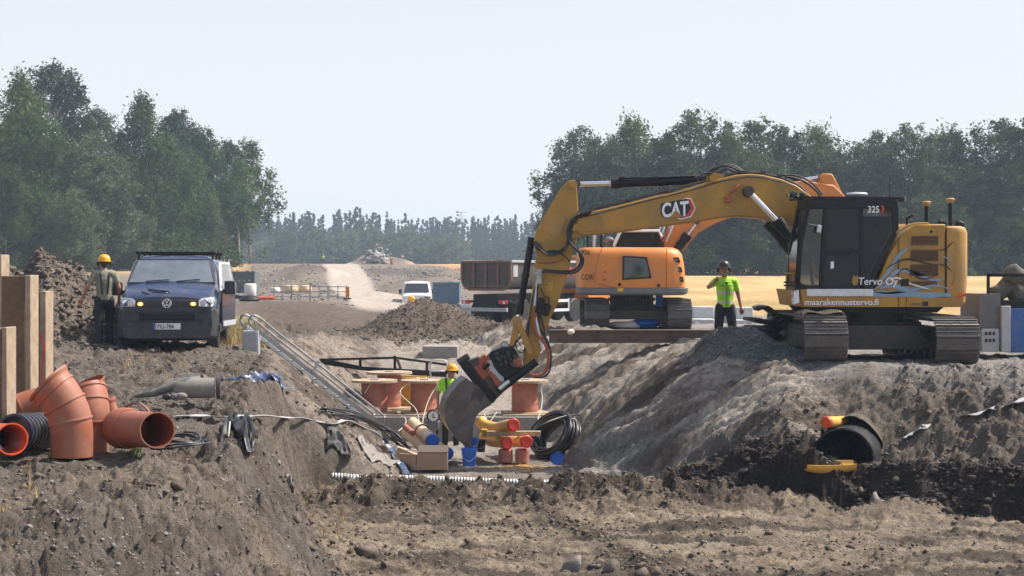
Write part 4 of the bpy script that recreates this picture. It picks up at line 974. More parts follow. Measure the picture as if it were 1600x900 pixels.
# boom
BD0, BD1 = 31.08, 31.72; BM = 31.4
top = [(904, 337), (915, 333), (944, 327), (985, 317), (1022, 307.5), (1055, 301), (1078, 294), (1103, 285), (1125, 280), (1147, 274.5), (1170, 273), (1189, 275), (1217, 281.5), (1240, 291), (1262, 307), (1285, 340), (1305, 390), (1312, 430)]
bot = [(1290, 446), (1275, 430), (1262, 395), (1252, 370), (1240, 357), (1215, 347), (1189, 342.5), (1165, 340), (1147, 339), (1125, 341), (1105, 344.5), (1070, 349.5), (1028, 355), (985, 361), (947, 365.5), (915, 368), (901, 366), (897, 352)]
b = MB(); b.pp(top+bot, BD0, BD1, BM); bo = b.build('boom', 'yellow', EX, bevel=.02)
def seam(pts, z0, nm='weld_seam', m='yellowdust', r=.010, par=None):
    q = MB(); q.tube([Vector((wx(x, BM), z0, wz(y, BM))) for x, y in pts], r, 6); return q.build(nm, m, par or bo)
seam([(905, 341), (944, 331.5), (1022, 311.5), (1078, 298), (1125, 284), (1165, 277.5), (1189, 279), (1217, 286)], BD0, 'top_flange_edge', 'darksteel', .016)
seam([(904, 362), (947, 361.5), (1028, 351.5), (1105, 341), (1147, 336), (1189, 339), (1240, 353)], BD0)
seam([(922, 334), (938, 336), (940, 358), (906, 362)], BD0-.002)
for (x, y, r) in ((1164, 301, .10), (896, 356, .07), (1111, 280, .07)):
    q = MB(); q.cyl((wx(x, BM), BD0-.06, wz(y, BM)), (wx(x, BM), BD1+.06, wz(y, BM)), r, n=20); po = q.build('pin', 'black' if x > 1100 and y > 290 else 'yellow', bo)
    if x > 1150:
        q = MB(); q.cyl((wx(x, BM), BD0-.075, wz(y, BM)), (wx(x, BM), BD0-.055, wz(y, BM)), .05, n=16); q.build('pin_cap', 'darksteel', po)
q = MB(); q.pp([(1096, 296), (1104, 274), (1112, 271), (1122, 272), (1134, 276), (1140, 279), (1128, 284)], BM-.16, BM+.16, BM); q.build('cylinder_lug', 'yellow', bo, bevel=.01)
q = MB(); q.box((wx(1133, BM), BD0-.06, wz(313, BM)), (.10, .1, .12)); q.tube(curve([(wx(1133, BM), BD0-.05, wz(307, BM)), (wx(1145, BM), BD0-.07, wz(296, BM)), (wx(1152, BM), BD0-.02, wz(288, BM))]), .02, 8); q.build('boom_lamp', 'redorange', bo, bevel=.01)
q = MB(); q.box((wx(1237, BM), BD0-.04, wz(305, BM)), (.14, .08, .07), (0, .3, 0)); q.build('boom_lamp', 'black', bo, bevel=.01)
# pipes and hoses along the boom top
for k, (dy, dz) in enumerate(((-.20, .0), (-.12, .015), (.05, .01), (.15, .0))):
    seam([(x, y-2.2-dz*80) for x, y in [(918, 331), (944, 325.5), (985, 315), (1022, 305.5), (1078, 291.5)]]+[(1100, 284-k)], BM+dy, 'hydraulic_pipe', 'darksteel', .018)
    seam([(x, y) for x, y in [(1130, 276-k), (1150, 271), (1170, 269.5), (1189, 271.5), (1217, 278), (1240, 287), (1256, 298)]], BM+dy, 'hydraulic_pipe', 'darksteel', .02)
for i, (x, y) in enumerate(((985, 314), (1045, 300), (1160, 270), (1189, 271), (1215, 277))): q = MB(); q.box((wx(x, BM), BM-.02, wz(y, BM)), (.09, .5, .05), (0, .2, 0)); q.build('pipe_clamp', 'darksteel', bo)
def bh(pts, y, r=.022, nm='hose', m='rubber', par=None): return hose(par or bo, [Vector((wx(a, BM), y+(c[0] if c else 0), wz(b_, BM))) for a, b_, *c in pts], r, m, nm)
bh([(1098, 284), (1108, 268), (1122, 261), (1136, 257.5), (1150, 262), (1162, 270)], BM-.1, .024)
bh([(1105, 276), (1120, 262), (1134, 260), (1150, 266), (1160, 271)], BM-.2, .022)
bh([(1112, 272), (1126, 268), (1138, 263), (1150, 268)], BM+.1, .02)
bh([(1092, 290), (1088, 280), (1100, 272), (1112, 272)], BM-.24, .012)
bh([(1222, 278), (1240, 281), (1256, 288), (1272, 302), (1282, 320)], BD0-.05, .022)
bh([(1214, 276), (1238, 276), (1262, 286), (1280, 306)], BD0-.02, .018)
bh([(1224, 281), (1243, 290), (1258, 303), (1266, 318)], BD0+.1, .02)
# boom cylinders
for dy in (-.50, .50): ram(EX, (wx(1258, BM), BM+dy*.96, wz(410, BM)), (wx(1207, BM), BM+dy, wz(346, BM)), (wx(1164, BM), BM+dy*.95, wz(301, BM)), .105, .055, 'boom_cylinder')
# stick cylinder
ram(EX, (wx(1108, BM), BM, wz(280, BM)), (wx(956, BM), BM, wz(286.5, BM)), (wx(900, BM), BM, wz(288, BM)), .085, .050, 'stick_cylinder')
q = MB(); q.tube([(wx(975, BM), BM-.08, wz(279, BM)), (wx(1085, BM), BM-.08, wz(276, BM))], .018, 8); q.tube([(wx(970, BM), BM+.06, wz(279, BM)), (wx(1085, BM), BM+.06, wz(275, BM))], .018, 8); q.box((wx(972, BM), BM, wz(279, BM)), (.12, .2, .05)); q.build('oil_pipe', 'black', EX)
# stick
st_ = [(889, 283), (896, 281.5), (900.5, 285), (901, 300), (903, 330), (908, 345), (905, 362), (897, 381), (889, 418), (878, 455), (869, 478), (858, 501), (851, 530), (839, 565), (831, 578), (822, 576), (817, 566), (820, 536), (823, 505), (829, 470), (835, 435), (838, 400), (834, 376), (837, 362), (850, 337), (875, 295)]
b = MB(); b.pp(st_, BM-.21, BM+.21, BM); sk = b.build('stick', 'yellow', EX, bevel=.018)
b = MB(); b.pp([(852, 337), (856, 331), (884, 341), (873, 373), (846, 360)], BM-.225, BM-.2, BM); b.build('side_plate', 'yellowdust', sk, bevel=.004)
b = MB(); b.pp([(889, 376), (897, 352), (918, 340), (925, 352), (905, 372)], BM-.3, BM+.3, BM); b.build('boom_nose', 'yellow', EX, bevel=.02)
for (x, y, r, nm) in ((895, 289, .075, 'pin'), (897, 357, .08, 'pin'), (824, 569, .07, 'pin'), (828, 551, .06, 'pin')):
    q = MB(); q.cyl((wx(x, BM), BM-.26, wz(y, BM)), (wx(x, BM), BM+.26, wz(y, BM)), r, n=20); q.build(nm, 'yellowdust', sk)
text('325', .12, (wx(861, BM), BM-.216, wz(456, BM)), sk, 'ynet', 'stick_marking', xdir=(.25, 0, 1), ydir=(-1, 0, .25), ext=.002)
# bucket cylinder and linkage
ram(EX, (wx(831, BM), BM, wz(371, BM)), (wx(811, BM), BM, wz(490, BM)), (wx(808, BM), BM, wz(503, BM)), .065, .042, 'bucket_cylinder')
for dy in (-.24, .24):
    q = MB(); q.bar((wx(809, BM), BM+dy, wz(500, BM)), (wx(801, BM), BM+dy, wz(540, BM)), .05, .13, (1, 0, 0)); q.cyl((wx(808, BM), BM+dy-.04, wz(502, BM)), (wx(808, BM), BM+dy+.04, wz(502, BM)), .1, n=18); q.build('bucket_link', 'yellowdust', EX, bevel=.01)
    q = MB(); q.bar((wx(810, BM), BM+dy*1.2, wz(502, BM)), (wx(829, BM), BM+dy*1.2, wz(552, BM)), .05, .12, (1, 0, 0)); q.build('idler_link', 'yellow', EX, bevel=.01)
# hoses round the boom/stick joint and down the stick
for i in range(4):
    o_ = i*1.6
    bh([(925-i*2, 330+o_), (905+i, 336+o_), (890+i, 348), (886+i*2, 375), (880-i*2, 392), (858-i*2, 399-o_), (840+i, 388-o_), (833+i, 378)], BD0-.10+.05*i, .02, par=sk)
bh([(893, 342), (886, 360), (888, 378), (904, 395), (909, 405), (908, 414), (900, 424), (884, 427), (855, 424), (846, 426)], BD0-.16, .024, par=sk)
bh([(897, 345), (890, 362), (891, 378), (902, 392), (906, 404), (905, 412), (897, 421), (880, 424), (850, 422)], BD0-.10, .02, par=sk)
bh([(902, 293), (911, 300), (913, 315), (906, 325), (901, 335)], BD0-.05, .010, par=sk)
bh([(836, 378), (838, 388), (850, 394), (868, 392), (885, 404), (889, 410)], BD0-.05, .014, par=sk)
bh([(835, 408), (846, 411), (866, 410), (880, 405)], BM-.24, .010, 'hose', 'redorange', sk)
bh([(846, 428), (840, 440), (839, 470), (842, 488), (846, 500), (850, 515), (852, 530), (857, 545)], BM-.28, .016, par=sk)
bh([(842, 430), (836, 450), (831, 470), (827, 500), (824, 530), (818, 548)], BM-.27, .014, par=sk)
bh([(845, 450), (850, 462), (857, 466), (856, 480)], BM-.27, .012, par=sk)
bh([(838, 489), (834, 500), (838, 520), (850, 535), (856, 552), (855, 572), (848, 583), (832, 585), (822, 578), (816, 570)], BM-.30, .026, 'hose', 'redorange', sk)
bh([(842, 492), (842, 510), (854, 530), (860, 550), (859, 575), (850, 587), (834, 588)], BM-.26, .018, 'hose', 'rubber', sk)
bh([(826, 502), (820, 520), (808, 532), (800, 545)], BM-.28, .016, par=sk)
bh([(797, 540), (788, 533), (783, 538), (788, 545), (797, 542)], BM-.25, .008, par=sk)
bh([(815, 540), (806, 530), (808, 545), (816, 550), (822, 542), (815, 534)], BM-.3, .010, par=sk)
q = MB(); q.box((wx(842, BM), BM-.25, wz(432, BM)), (.1, .1, .28)); q.box((wx(841, BM), BM-.27, wz(427, BM)), (.16, .08, .05)); q.build('valve_block', 'lightgrey', sk, bevel=.01)
q = MB(); q.box((wx(848, BM), BM-.27, wz(482, BM)), (.26, .12, .22), (0, .3, 0)); q.box((wx(846, BM), BM-.3, wz(477, BM)), (.12, .1, .3)); q.build('valve_block', 'black', sk, bevel=.015)
q = MB(); q.tube([(wx(839, BM), BM-.27, wz(438, BM)), (wx(835, BM), BM-.27, wz(478, BM))], .025, 8); q.tube([(wx(836, BM), BM-.27, wz(494, BM)), (wx(847, BM), BM-.27, wz(545, BM))], .032, 8); q.build('oil_pipe', 'alu', sk)
# tiltrotator
b = MB(); b.pp([(786, 541), (800, 540), (807, 548), (812, 566), (815, 580), (806, 592), (784, 594), (770, 578), (758, 560), (768, 548)], BM-.30, BM+.30, BM); rot = b.build('tiltrotator', 'black', EX, bevel=.03)
b = MB(); b.pp([(759, 562), (764, 554), (772, 572), (782, 586), (790, 600), (787, 609), (776, 604), (770, 592), (757, 573)], BM-.34, BM+.34, BM); b.build('rotor_housing', 'redorange', rot, bevel=.02)
b = MB(); b.pp([(748, 560), (757, 553), (764, 560), (757, 572), (748, 568)], BM-.3, BM+.3, BM); b.build('tilt_pin_block', 'redorange', rot, bevel=.02)
b = MB(); b.pp([(762, 562), (768, 561), (772, 572), (780, 582), (787, 588), (788, 594), (782, 594), (774, 584), (765, 577)], BM-.352, BM-.33, BM); b.build('wear_band', 'lightgrey', rot, bevel=.004)
q = MB(); q.tube([(wx(765, BM), BM-.35, wz(567, BM)), (wx(755, BM), BM-.36, wz(575, BM))], .035, 10); q.build('tilt_joint', 'black', rot)
q = MB(); q.tube([(wx(777, BM), BM-.36, wz(610, BM)), (wx(838, BM), BM-.36, wz(563, BM))], .075, 14); tc_ = q.build('tilt_cylinder', 'black', rot)
q = MB(); q.tube([(wx(780, BM), BM-.42, wz(605, BM)), (wx(796, BM), BM-.42, wz(593, BM))], .045, 12); q.build('rod', 'chrome', tc_)
q = MB()
for k in range(9): q.box((wx(776+k*3.6, BM), BM-.31-.02*(k % 3), wz(552+((k*7) % 5)*4, BM)), (.07+.05*(k % 2), .10, .06), (0, .7*(k % 3), 0))
q.build('rotor_valves', 'darksteel', rot, bevel=.01)
q = MB(); q.lathe([(.09, 0), (.09, .06), (.04, .08)], (wx(808, BM), BM-.30, wz(565, BM)), (0, -1, 0), 18); q.build('pin_cover', 'redorange', rot)
# coupler bracket and bucket
b = MB(); b.pp([(717, 563), (724, 556), (732, 562), (765, 606), (776, 622), (770, 629), (757, 621), (744, 602), (722, 574)], BM-.33, BM+.33, BM); cp = b.build('bucket_coupler', 'black', EX, bevel=.02)
b = MB(); b.pp([(731, 563), (748, 557), (760, 572), (778, 606), (788, 610), (776, 622), (764, 606)], BM-.27, BM+.27, BM); b.build('coupler_frame', 'darksteel', cp, bevel=.02)
b = MB(); b.pp([(740, 572), (756, 566), (768, 584), (754, 592)], BM-.30, BM-.26, BM); b.build('coupler_plate', 'redorange', cp, bevel=.01)
q = MB(); q.tube([(wx(716, BM), BM-.3, wz(565, BM)), (wx(733, BM), BM-.3, wz(555, BM))], .06, 12); q.build('coupler_pin', 'darksteel', cp)
# bucket: a hollow shell with curved back, side plates and a cutting edge
outer = [(724, 588), (712, 597), (702, 609), (694, 621), (690, 636), (691, 652), (696, 664), (706, 677), (719, 690), (731, 700)]
inner = [(764, 629), (752, 636), (743, 643), (738, 650), (735, 660), (734, 676), (732, 690), (731, 700)]
def turn(m):
    c0, s0 = math.cos(.15), math.sin(.15); px_ = wx(745, BM)
    m.v = [(px_+(x-px_)*c0-(y-BM)*s0, BM+(x-px_)*s0+(y-BM)*c0, z) for x, y, z in m.v]; return m
b0, b1 = BM-.44, BM+.44
b = MB()
sh = outer; n_ = len(sh)
for i in range(n_-1):
    dx = Vector((wx(sh[i][0], BM), 0, wz(sh[i][1], BM))); 
    a0, a1 = sh[i], sh[i+1]
    q0 = (a0[0]+2.2, a0[1]+1.2); q1 = (a1[0]+2.2, a1[1]+1.2)
    b.pp([a0, a1, q1, q0], b0, b1, BM)
turn(b).build('bucket', 'bucket', EX, smooth=50); bk = bpy.data.objects['bucket'] if 'bucket' in bpy.data.objects else None
for yy in (b0, b1-.03):
    q = MB(); q.pp(outer[:-1]+[(731, 700)]+[(p[0], p[1]) for p in inner[::-1][1:]]+[(744, 604)], yy-.004, yy+.034, BM); turn(q).build('side_plate', 'bucket', bk, bevel=.006)
q = MB(); q.pp([(724, 588), (744, 602), (764, 629), (760, 632), (741, 606), (723, 591)], b0+.02, b1-.02, BM); turn(q).build('top_plate', 'bucket', bk)
q = MB(); q.pp([(722, 689), (731, 703), (734, 700), (726, 688)], b0-.02, b1+.02, BM); turn(q).build('cutting_edge', 'darksteel', bk, bevel=.004)
q = MB(); q.pp([(738, 600), (752, 612), (746, 630), (741, 618), (728, 626), (734, 610)], b0-.009, b0+.002, BM); turn(q).build('gusset_plate', 'darksteel', bk)
# logo on the boom: letters, hexagon, triangle
LY = BD0-.012
def lp(pix, m, y=LY, nm='emblem_part', th=.008): q = MB(); q.pp(pix, y, y+th, BM); return q.build(nm, m, bo)
lp([(1056, 315), (1070, 310), (1077, 311), (1084, 326), (1077, 340), (1060, 344), (1054, 341)], 'decal_white', LY+.002, 'emblem_outline')
lp([(1057, 317), (1070, 311.5), (1076, 312.5), (1082.5, 326), (1076, 338.5), (1060, 342.5), (1056, 340)], 'decal_red', LY, 'emblem_hexagon')
lp([(1030, 319), (1070, 311.5), (1077, 326), (1070, 336), (1058, 341), (1037, 342), (1030, 336)], 'decal_black', LY-.003, 'emblem_ground')
text('CAT', .37, (wx(1031.5, BM), LY-.009, wz(340.3, BM)), bo, 'decal_white', 'emblem_lettering', xdir=(1, 0, .085), ydir=(.0, 0, 1), bold=.012, squash=.68)
lp([(1043, 342), (1053, 329), (1064, 339.5)], 'yellow', LY-.016, 'emblem_triangle', .006)

# ---------------------------------------------------------------- the orange excavator
OX = thing('excavator', (3.3, 45.5, .17), 'orange tracked excavator seen from behind, standing beyond the steel beam', 'excavator')
OD = 44.0
def oc(pix, y0, y1, nm, m, bev=.02, par=None): q = MB(); q.pp(pix, OD+y0, OD+y1, OD); return q.build(nm, m, par or OX, bevel=bev)
make_track(OX, wx(934, OD), .64, 3.9, .80, OD+.05, .17, 40); make_track(OX, wx(1063, OD), .64, 3.9, .80, OD+.05, .17, 40)
b = MB(); b.box((3.35, 46, .62), (1.7, 1.6, .36)); b.box((3.35, 44.9, .55), (1.9, .3, .25)); b.cyl((3.3, 45.9, .78), (3.3, 45.9, 1.12), .6, n=32); b.build('undercarriage_frame', 'darksteel', OX, bevel=.015)
b = MB()
for k in range(40): a = k*2*math.pi/40; b.box((3.3+.63*math.cos(a), 45.9+.63*math.sin(a), .95), (.04, .04, .09), (0, 0, a))
b.build('slew_ring', 'steel', OX)
# rounded tail
outl = []
x0, x1 = wx(905.5, OD), wx(1072, OD); bx = (x0+x1)/2; hw = (x1-x0)/2
for i in range(15): a = math.pi*(1+i/14); outl.append((bx+hw*math.copysign(abs(math.cos(a))**.35, math.cos(a)), OD+.42+.62*math.copysign(abs(math.sin(a))**.55, math.sin(a))))
outl += [(x1, OD+2.6), (x0, OD+2.6)]
lay = [(wz(450, OD), 0), (wz(430, OD), 0), (wz(410, OD), .035), (wz(397, OD), .08), (wz(390, OD), .17), (wz(386.5, OD), .30)]
vs = []; fs = []; nn = len(outl)
for z_, ins in lay:
    for X_, Y_ in outl: vs.append((X_-(ins if X_ > bx else -ins*.25), Y_+(ins*.8 if Y_ < OD+1 else 0), z_))
for i in range(len(lay)-1):
    for j in range(nn): fs.append((i*nn+j, i*nn+(j+1) % nn, (i+1)*nn+(j+1) % nn, (i+1)*nn+j))
fs.append(tuple(range(nn))[::-1]); fs.append(tuple(range((len(lay)-1)*nn, len(lay)*nn)))
b = MB(); b.add(vs, fs); tail = b.build('counterweight', 'orange', OX, bevel=.015, smooth=45)
vs = []; 
for z_, g in ((wz(461, OD), -.10), (wz(458, OD), .0), (wz(450, OD), .02)):
    for X_, Y_ in outl: vs.append((X_+(g+.07 if X_ > bx else -g), Y_-(g if Y_ < OD+1 else 0), z_-.003))
fs = [(i*nn+j, i*nn+(j+1) % nn, (i+1)*nn+(j+1) % nn, (i+1)*nn+j) for i in range(2) for j in range(nn)]+[tuple(range(nn))[::-1], tuple(range(2*nn, 3*nn))]
b = MB(); b.add(vs, fs); b.build('skirt', 'grey', OX, bevel=.012, smooth=45)
fy = -.205
oc([(972.5, 399.5), (1010, 401.5), (1017, 434.5), (971.5, 437.5)], fy-.012, fy+.05, 'window_seal', 'black', .01, tail)
oc([(975, 402), (1008, 404), (1014, 432), (974, 435)], fy-.02, fy+.0, 'rear_window', 'glass', 0, tail)
for pix in ([(1049, 402), (1060, 402), (1063, 410), (1051, 410)], [(1053, 417), (1064, 417), (1066, 425), (1055, 425)], [(1055, 432), (1066, 432), (1068.5, 440), (1057, 440)]):
    q = MB(); q.pp(pix, OD-.10, OD+.25, OD); v = q.build('vent', 'black', tail, bevel=.01)
    q = MB(); q.pp([(p[0]*.55+(pix[0][0]+pix[2][0])*.225, p[1]*.5+(pix[0][1]+pix[2][1])*.25) for p in pix], OD-.108, OD-.09, OD); q.build('grille', 'greenbin', v)
for x, y, m_, r_ in ((945, 425, 'redlamp', .035), (944, 437, 'redlamp', .035), (968, 444.5, 'black', .045), (1029, 446, 'black', .045)):
    q = MB(); q.cyl(at(x, y, OD+fy-.015), at(x, y, OD+fy+.05), r_); q.build('rear_lamp' if m_ == 'redlamp' else 'tow_eye', m_, tail)
oc([(964, 450), (973, 450), (973, 455), (964, 455)], fy-.05, fy+.02, 'work_lamp', 'ynet', .005, tail)
q = MB(); q.tube([at(x, y, OD+fy-.002) for x, y in ((941, 386.5), (936, 400), (931, 420), (927, 436), (930, 442), (942, 446), (960, 449))], .009, 6); q.tube([at(x, y, OD+fy+.01) for x, y in ((1041.5, 389), (1041.5, 449))], .010, 6); q.build('panel_seam', 'redorange', tail)
text('926', .17, at(908, 398, OD+fy-.008), tail, 'decal_black', 'number_lettering', bold=.002, squash=.9)
text('COR', .2, at(904.5+3, 437, OD+fy-.008), tail, 'decal_black', 'name_lettering', bold=.001, squash=.75)
q = MB(); q.pp([(959, 385), (971, 361.5), (1029, 361), (1037, 387)], OD+1.0, OD+2.4, OD+1.0); ocab = q.build('cab', 'cabglass', OX, bevel=.03)
q = MB(); q.tube([at(x, y, OD+.98) for x, y in ((959, 385), (971, 361), (1029, 360.5), (1034, 370))], .035, 8); q.build('cab_frame', 'white', ocab)
q = MB(); q.box(at(1010, 360, OD+1.2), (.16, .2, .12)); q.box(at(1018, 372, OD+.95), (.12, .1, .14)); q.build('roof_lamp', 'black', ocab, bevel=.01)
for xx, y0, y1, m_, r_ in ((918, 366, 388, 'black', .03), (929, 352, 388, 'alu', .05), (939, 364, 388, 'black', .04)):
    q = MB(); q.cyl(at(xx, y1, OD+1.6), at(xx, y0, OD+1.6), r_); q.build('exhaust_stack', m_, OX)
q = MB(); q.ball(at(952, 376, OD+1.3), .14, 12, (1, 1, .8)); q.box(at(952, 383, OD+1.3), (.2, .2, .16)); q.build('air_filter', 'greenbin', OX)
# mono boom reaching away to the right, stick and bucket beyond the yellow machine
OB = 45.6
ob = [(1036, 392), (1034, 372), (1050, 349), (1080, 330), (1130, 305), (1200, 288), (1255, 283), (1300, 290), (1318, 308), (1308, 322), (1262, 314), (1200, 322), (1150, 337), (1117, 349), (1089, 364), (1066, 392)]
b = MB(); b.pp(ob, OB-.28, OB+.28, OB); b.build('boom', 'orange', OX, bevel=.03)
b = MB(); b.pp([(1278, 275), (1284, 271.5), (1298, 272), (1304, 283), (1316, 307), (1330, 350), (1342, 430), (1330, 432), (1300, 345), (1290, 310)], OB-.22, OB+.22, OB); b.build('stick', 'orange', OX, bevel=.03)
b = MB(); b.pp([(1326, 430), (1346, 428), (1368, 452), (1366, 480), (1345, 492), (1322, 484), (1334, 465)], OB-.5, OB+.5, OB); b.build('bucket', 'bucket', OX, bevel=.02)
ram(OX, at(1180, 290, OB), at(1250, 281.5, OB), at(1283, 277, OB), .08, .055, 'stick_cylinder')
for dy in (-.36, .36): ram(OX, at(1052, 398, OB+dy), at(1074, 368, OB+dy), at(1089, 348, OB+dy), .11, .035, 'boom_cylinder')
for k, (xx, m_) in enumerate(((1028, 'alu'), (1034, 'alu'), (1040, 'redorange'), (1046, 'alu'))):
    hose(OX, [at(xx-6, 378, OB-.4), at(xx, 366, OB-.42), at(xx+5, 352, OB-.38)], .03, m_, 'oil_pipe')
def G(px, d): x = wx(px, d); return Vector((x, d, ground(x, d)))
# ---------------------------------------------------------------- the dark blue van (local axes: front faces -Y)
VAN = thing('van', (wx(260, 32), 32.0, .10), 'dark blue van with a dented bonnet, roof rack and lit orange flashers, facing the viewer', 'van', rz=math.radians(6.5))
VAN.location.x = wx(261, 32)
def loft(sections, name, m, parent, bevel=0, smooth=50, closed=True):      # sections: lists of equal numbers of points
    n = len(sections[0]); vs = [p for s in sections for p in s]; fs = []
    for i in range(len(sections)-1):
        for j in range(n if closed else n-1): fs.append((i*n+j, (i+1)*n+j, (i+1)*n+(j+1) % n, i*n+(j+1) % n))
    if closed: fs.append(tuple(range(n))[::-1]); fs.append(tuple(range((len(sections)-1)*n, len(sections)*n)))
    b = MB(); b.add(vs, fs); return b.build(name, m, parent, True, bevel=bevel, smooth=smooth)
# body: cross sections across the width at stations along Y (front to back); each is a half-width profile
def vsec(y, pts):     # pts (halfwidth, z) bottom to top -> closed ring
    return [(w_, y, z) for w_, z in pts]+[(-w_, y, z) for w_, z in pts[::-1]]
W = .945
van_secs = [
 vsec(.02, [(.70, .42), (.80, .55), (.82, .75), (.80, .98), (.70, 1.06), (.40, 1.09), (.2, 1.10)]),
 vsec(.12, [(.84, .38), (.91, .55), (.925, .78), (.90, 1.02), (.80, 1.12), (.45, 1.155), (.2, 1.165)]),
 vsec(.55, [(.90, .36), (W, .55), (W, .85), (.925, 1.12), (.84, 1.235), (.48, 1.27), (.2, 1.28)]),
 vsec(.82, [(.90, .36), (W, .55), (W, .90), (.925, 1.20), (.86, 1.30), (.48, 1.335), (.2, 1.34)]),
 vsec(1.02, [(.90, .36), (W, .55), (W, .95), (.925, 1.22), (.87, 1.40), (.5, 1.43), (.2, 1.435)]),
 vsec(1.62, [(.90, .36), (W, .55), (W, .95), (.925, 1.24), (.80, 1.80), (.60, 1.87), (.2, 1.885)]),
 vsec(1.85, [(.90, .36), (W, .55), (W, .95), (.925, 1.24), (.79, 1.84), (.62, 1.92), (.2, 1.94)]),
 vsec(4.5, [(.90, .36), (W, .55), (W, .95), (.925, 1.24), (.79, 1.84), (.62, 1.92), (.2, 1.94)]),
 vsec(4.82, [(.86, .38), (.90, .55), (.91, .95), (.89, 1.24), (.76, 1.80), (.58, 1.88), (.2, 1.90)])]
body = loft(van_secs, 'body', 'navy', VAN, .02, 40)
def vquad(pts, name, m, par=body, th=.006, bev=0):    # a thin panel proud of the body along its own normal
    P = [Vector(p) for p in pts]; nrm = Vector((0, 0, 0))
    for i in range(len(P)): nrm += P[i].cross(P[(i+1) % len(P)])
    nrm.normalize()
    if nrm.y > .3: nrm = -nrm
    b = MB(); b.prism([p+nrm*th for p in P], -nrm*(th+.01)); return b.build(name, m, par, True, bevel=bev)
# windscreen lies on the slope from y 1.02 to 1.62
def ws(u, v): y = 1.0+v*.60; return (u, y-.012, 1.405+v*.455)
vquad([ws(-.82, -.03), ws(.82, -.03), ws(.70, .93), ws(-.70, .93)], 'windscreen', mat('windscreen_glass', (.12, .14, .16), .04, spec=1, coat=.8, var=.3, scale=2), th=.012)
b = MB()
for p in ((-.84, -.06, .84, -.06), (.84, -.06, .715, .95), (.715, .95, -.715, .95), (-.715, .95, -.84, -.06)): b.bar(ws(p[0], p[1]), ws(p[2], p[3]), .03, .035)
b.build('windscreen_seal', 'bumper', body, True)
for q in ((-.5, -.02, -.05, .05), (.1, -.02, .55, .06)):
    b = MB(); a = Vector(ws(q[0], q[1]))+Vector((0, -.03, .02)); c = Vector(ws(q[2], q[3]))+Vector((0, -.03, .02)); b.bar(a, c, .02, .02); b.build('wiper', 'black', body, True)
# bonnet crease and the dent
b = MB(); b.tube([(-.50, .25, 1.215), (-.36, .16, 1.175), (-.30, .11, 1.13), (-.22, .09, 1.09)], .016, 6); b.tube([(-.40, .45, 1.265), (-.25, .34, 1.248), (-.02, .30, 1.225), (.05, .22, 1.20)], .018, 6); b.tube([(-.32, .30, 1.235), (-.14, .24, 1.205), (.0, .2, 1.19)], .014, 6); b.build('bonnet_dent', 'navy', body, True, smooth=180)
# front: grille, headlights, bumper
vquad([(-.60, .005, .93), (.60, .005, .93), (.62, .01, 1.06), (-.62, .01, 1.06)], 'grille', 'bumper', th=.03, bev=.008)
b = MB(); b.box((0, -.03, .96), (1.1, .02, .012)); b.box((0, -.03, 1.01), (1.15, .02, .012)); b.build('grille_bar', 'darksteel', body, True)
for s in (-1, 1):
    b = MB(); b.prism([(s*.60, -.005, .935), (s*.86, .07, .93), (s*.905, .17, 1.0), (s*.88, .17, 1.115), (s*.66, .02, 1.09), (s*.60, 0, 1.05)], (0, -.035, 0)); hl = b.build('headlight', 'lens', body, True, bevel=.01)
    b = MB(); b.lathe([(.055, 0), (.065, .01), (.05, .012)], (s*.68, -.035, 1.0), (0, -1, 0), 16); b.build('reflector', 'alu', hl, True)
    b = MB(); b.lathe([(.045, 0), (.055, .01), (.04, .012)], (s*.80, .035, 1.01), (0, -1, 0), 16); b.build('reflector', 'chrome', hl, True)
    b = MB(); b.ball((s*.50, -.05, .985), .034, 12, (1.5, .8, 1)); b.build('flash_lamp', 'amber', body, True)
    b = MB(); b.box((s*.60, .03, .545), (.26, .05, .09)); b.build('fog_lamp_recess', 'black', body, True, bevel=.015)
bs = [vsec(-.02, [(.68, .34), (.80, .36), (.84, .6), (.82, .90), (.5, .925), (.2, .925)]), vsec(.10, [(.8, .28), (.91, .34), (.94, .6), (.92, .88), (.6, .925), (.2, .925)]), vsec(.32, [(.8, .28), (.94, .34), (.957, .6), (.945, .80), (.6, .85), (.2, .85)])]
bumper = loft(bs, 'bumper', 'bumper', VAN, .015)
b = MB(); b.box((0, -.025, .735), (1.05, .03, .11)); b.build('air_intake', 'black', bumper, True, bevel=.01)
b = MB(); b.box((0, -.03, .83), (1.5, .02, .008)); b.box((0, -.03, .66), (1.4, .02, .008)); b.build('bumper_line', 'black', bumper, True)
b = MB(); b.box((0, -.045, .555), (.52, .015, .12)); pl = b.build('number_plate', 'white', bumper, True, bevel=.004)
b = MB(); b.box((-.235, -.054, .555), (.05, .004, .118)); b.build('plate_band', 'blue', pl, True)
text('YIU-784', .115, (-.200, -.055, .514), pl, 'decal_black', 'plate_lettering', squash=.86, bold=.001, local=True)
# round front emblem: ring with a V over a W
b = MB(); b.tube([(.082*math.cos(a), -.045, .995+.082*math.sin(a)) for a in [i*math.pi/16 for i in range(33)]], .010, 8)
for pts in (((-.035, .07), (0, .01), (.035, .07)), ((-.068, .035), (-.032, -.062), (0, -.002), (.032, -.062), (.068, .035))):
    for i in range(len(pts)-1): b.bar((pts[i][0], -.045, .995+pts[i][1]), (pts[i+1][0], -.045, .995+pts[i+1][1]), .016, .014, (0, 1, 0))
b.build('emblem', 'chrome', body, True)
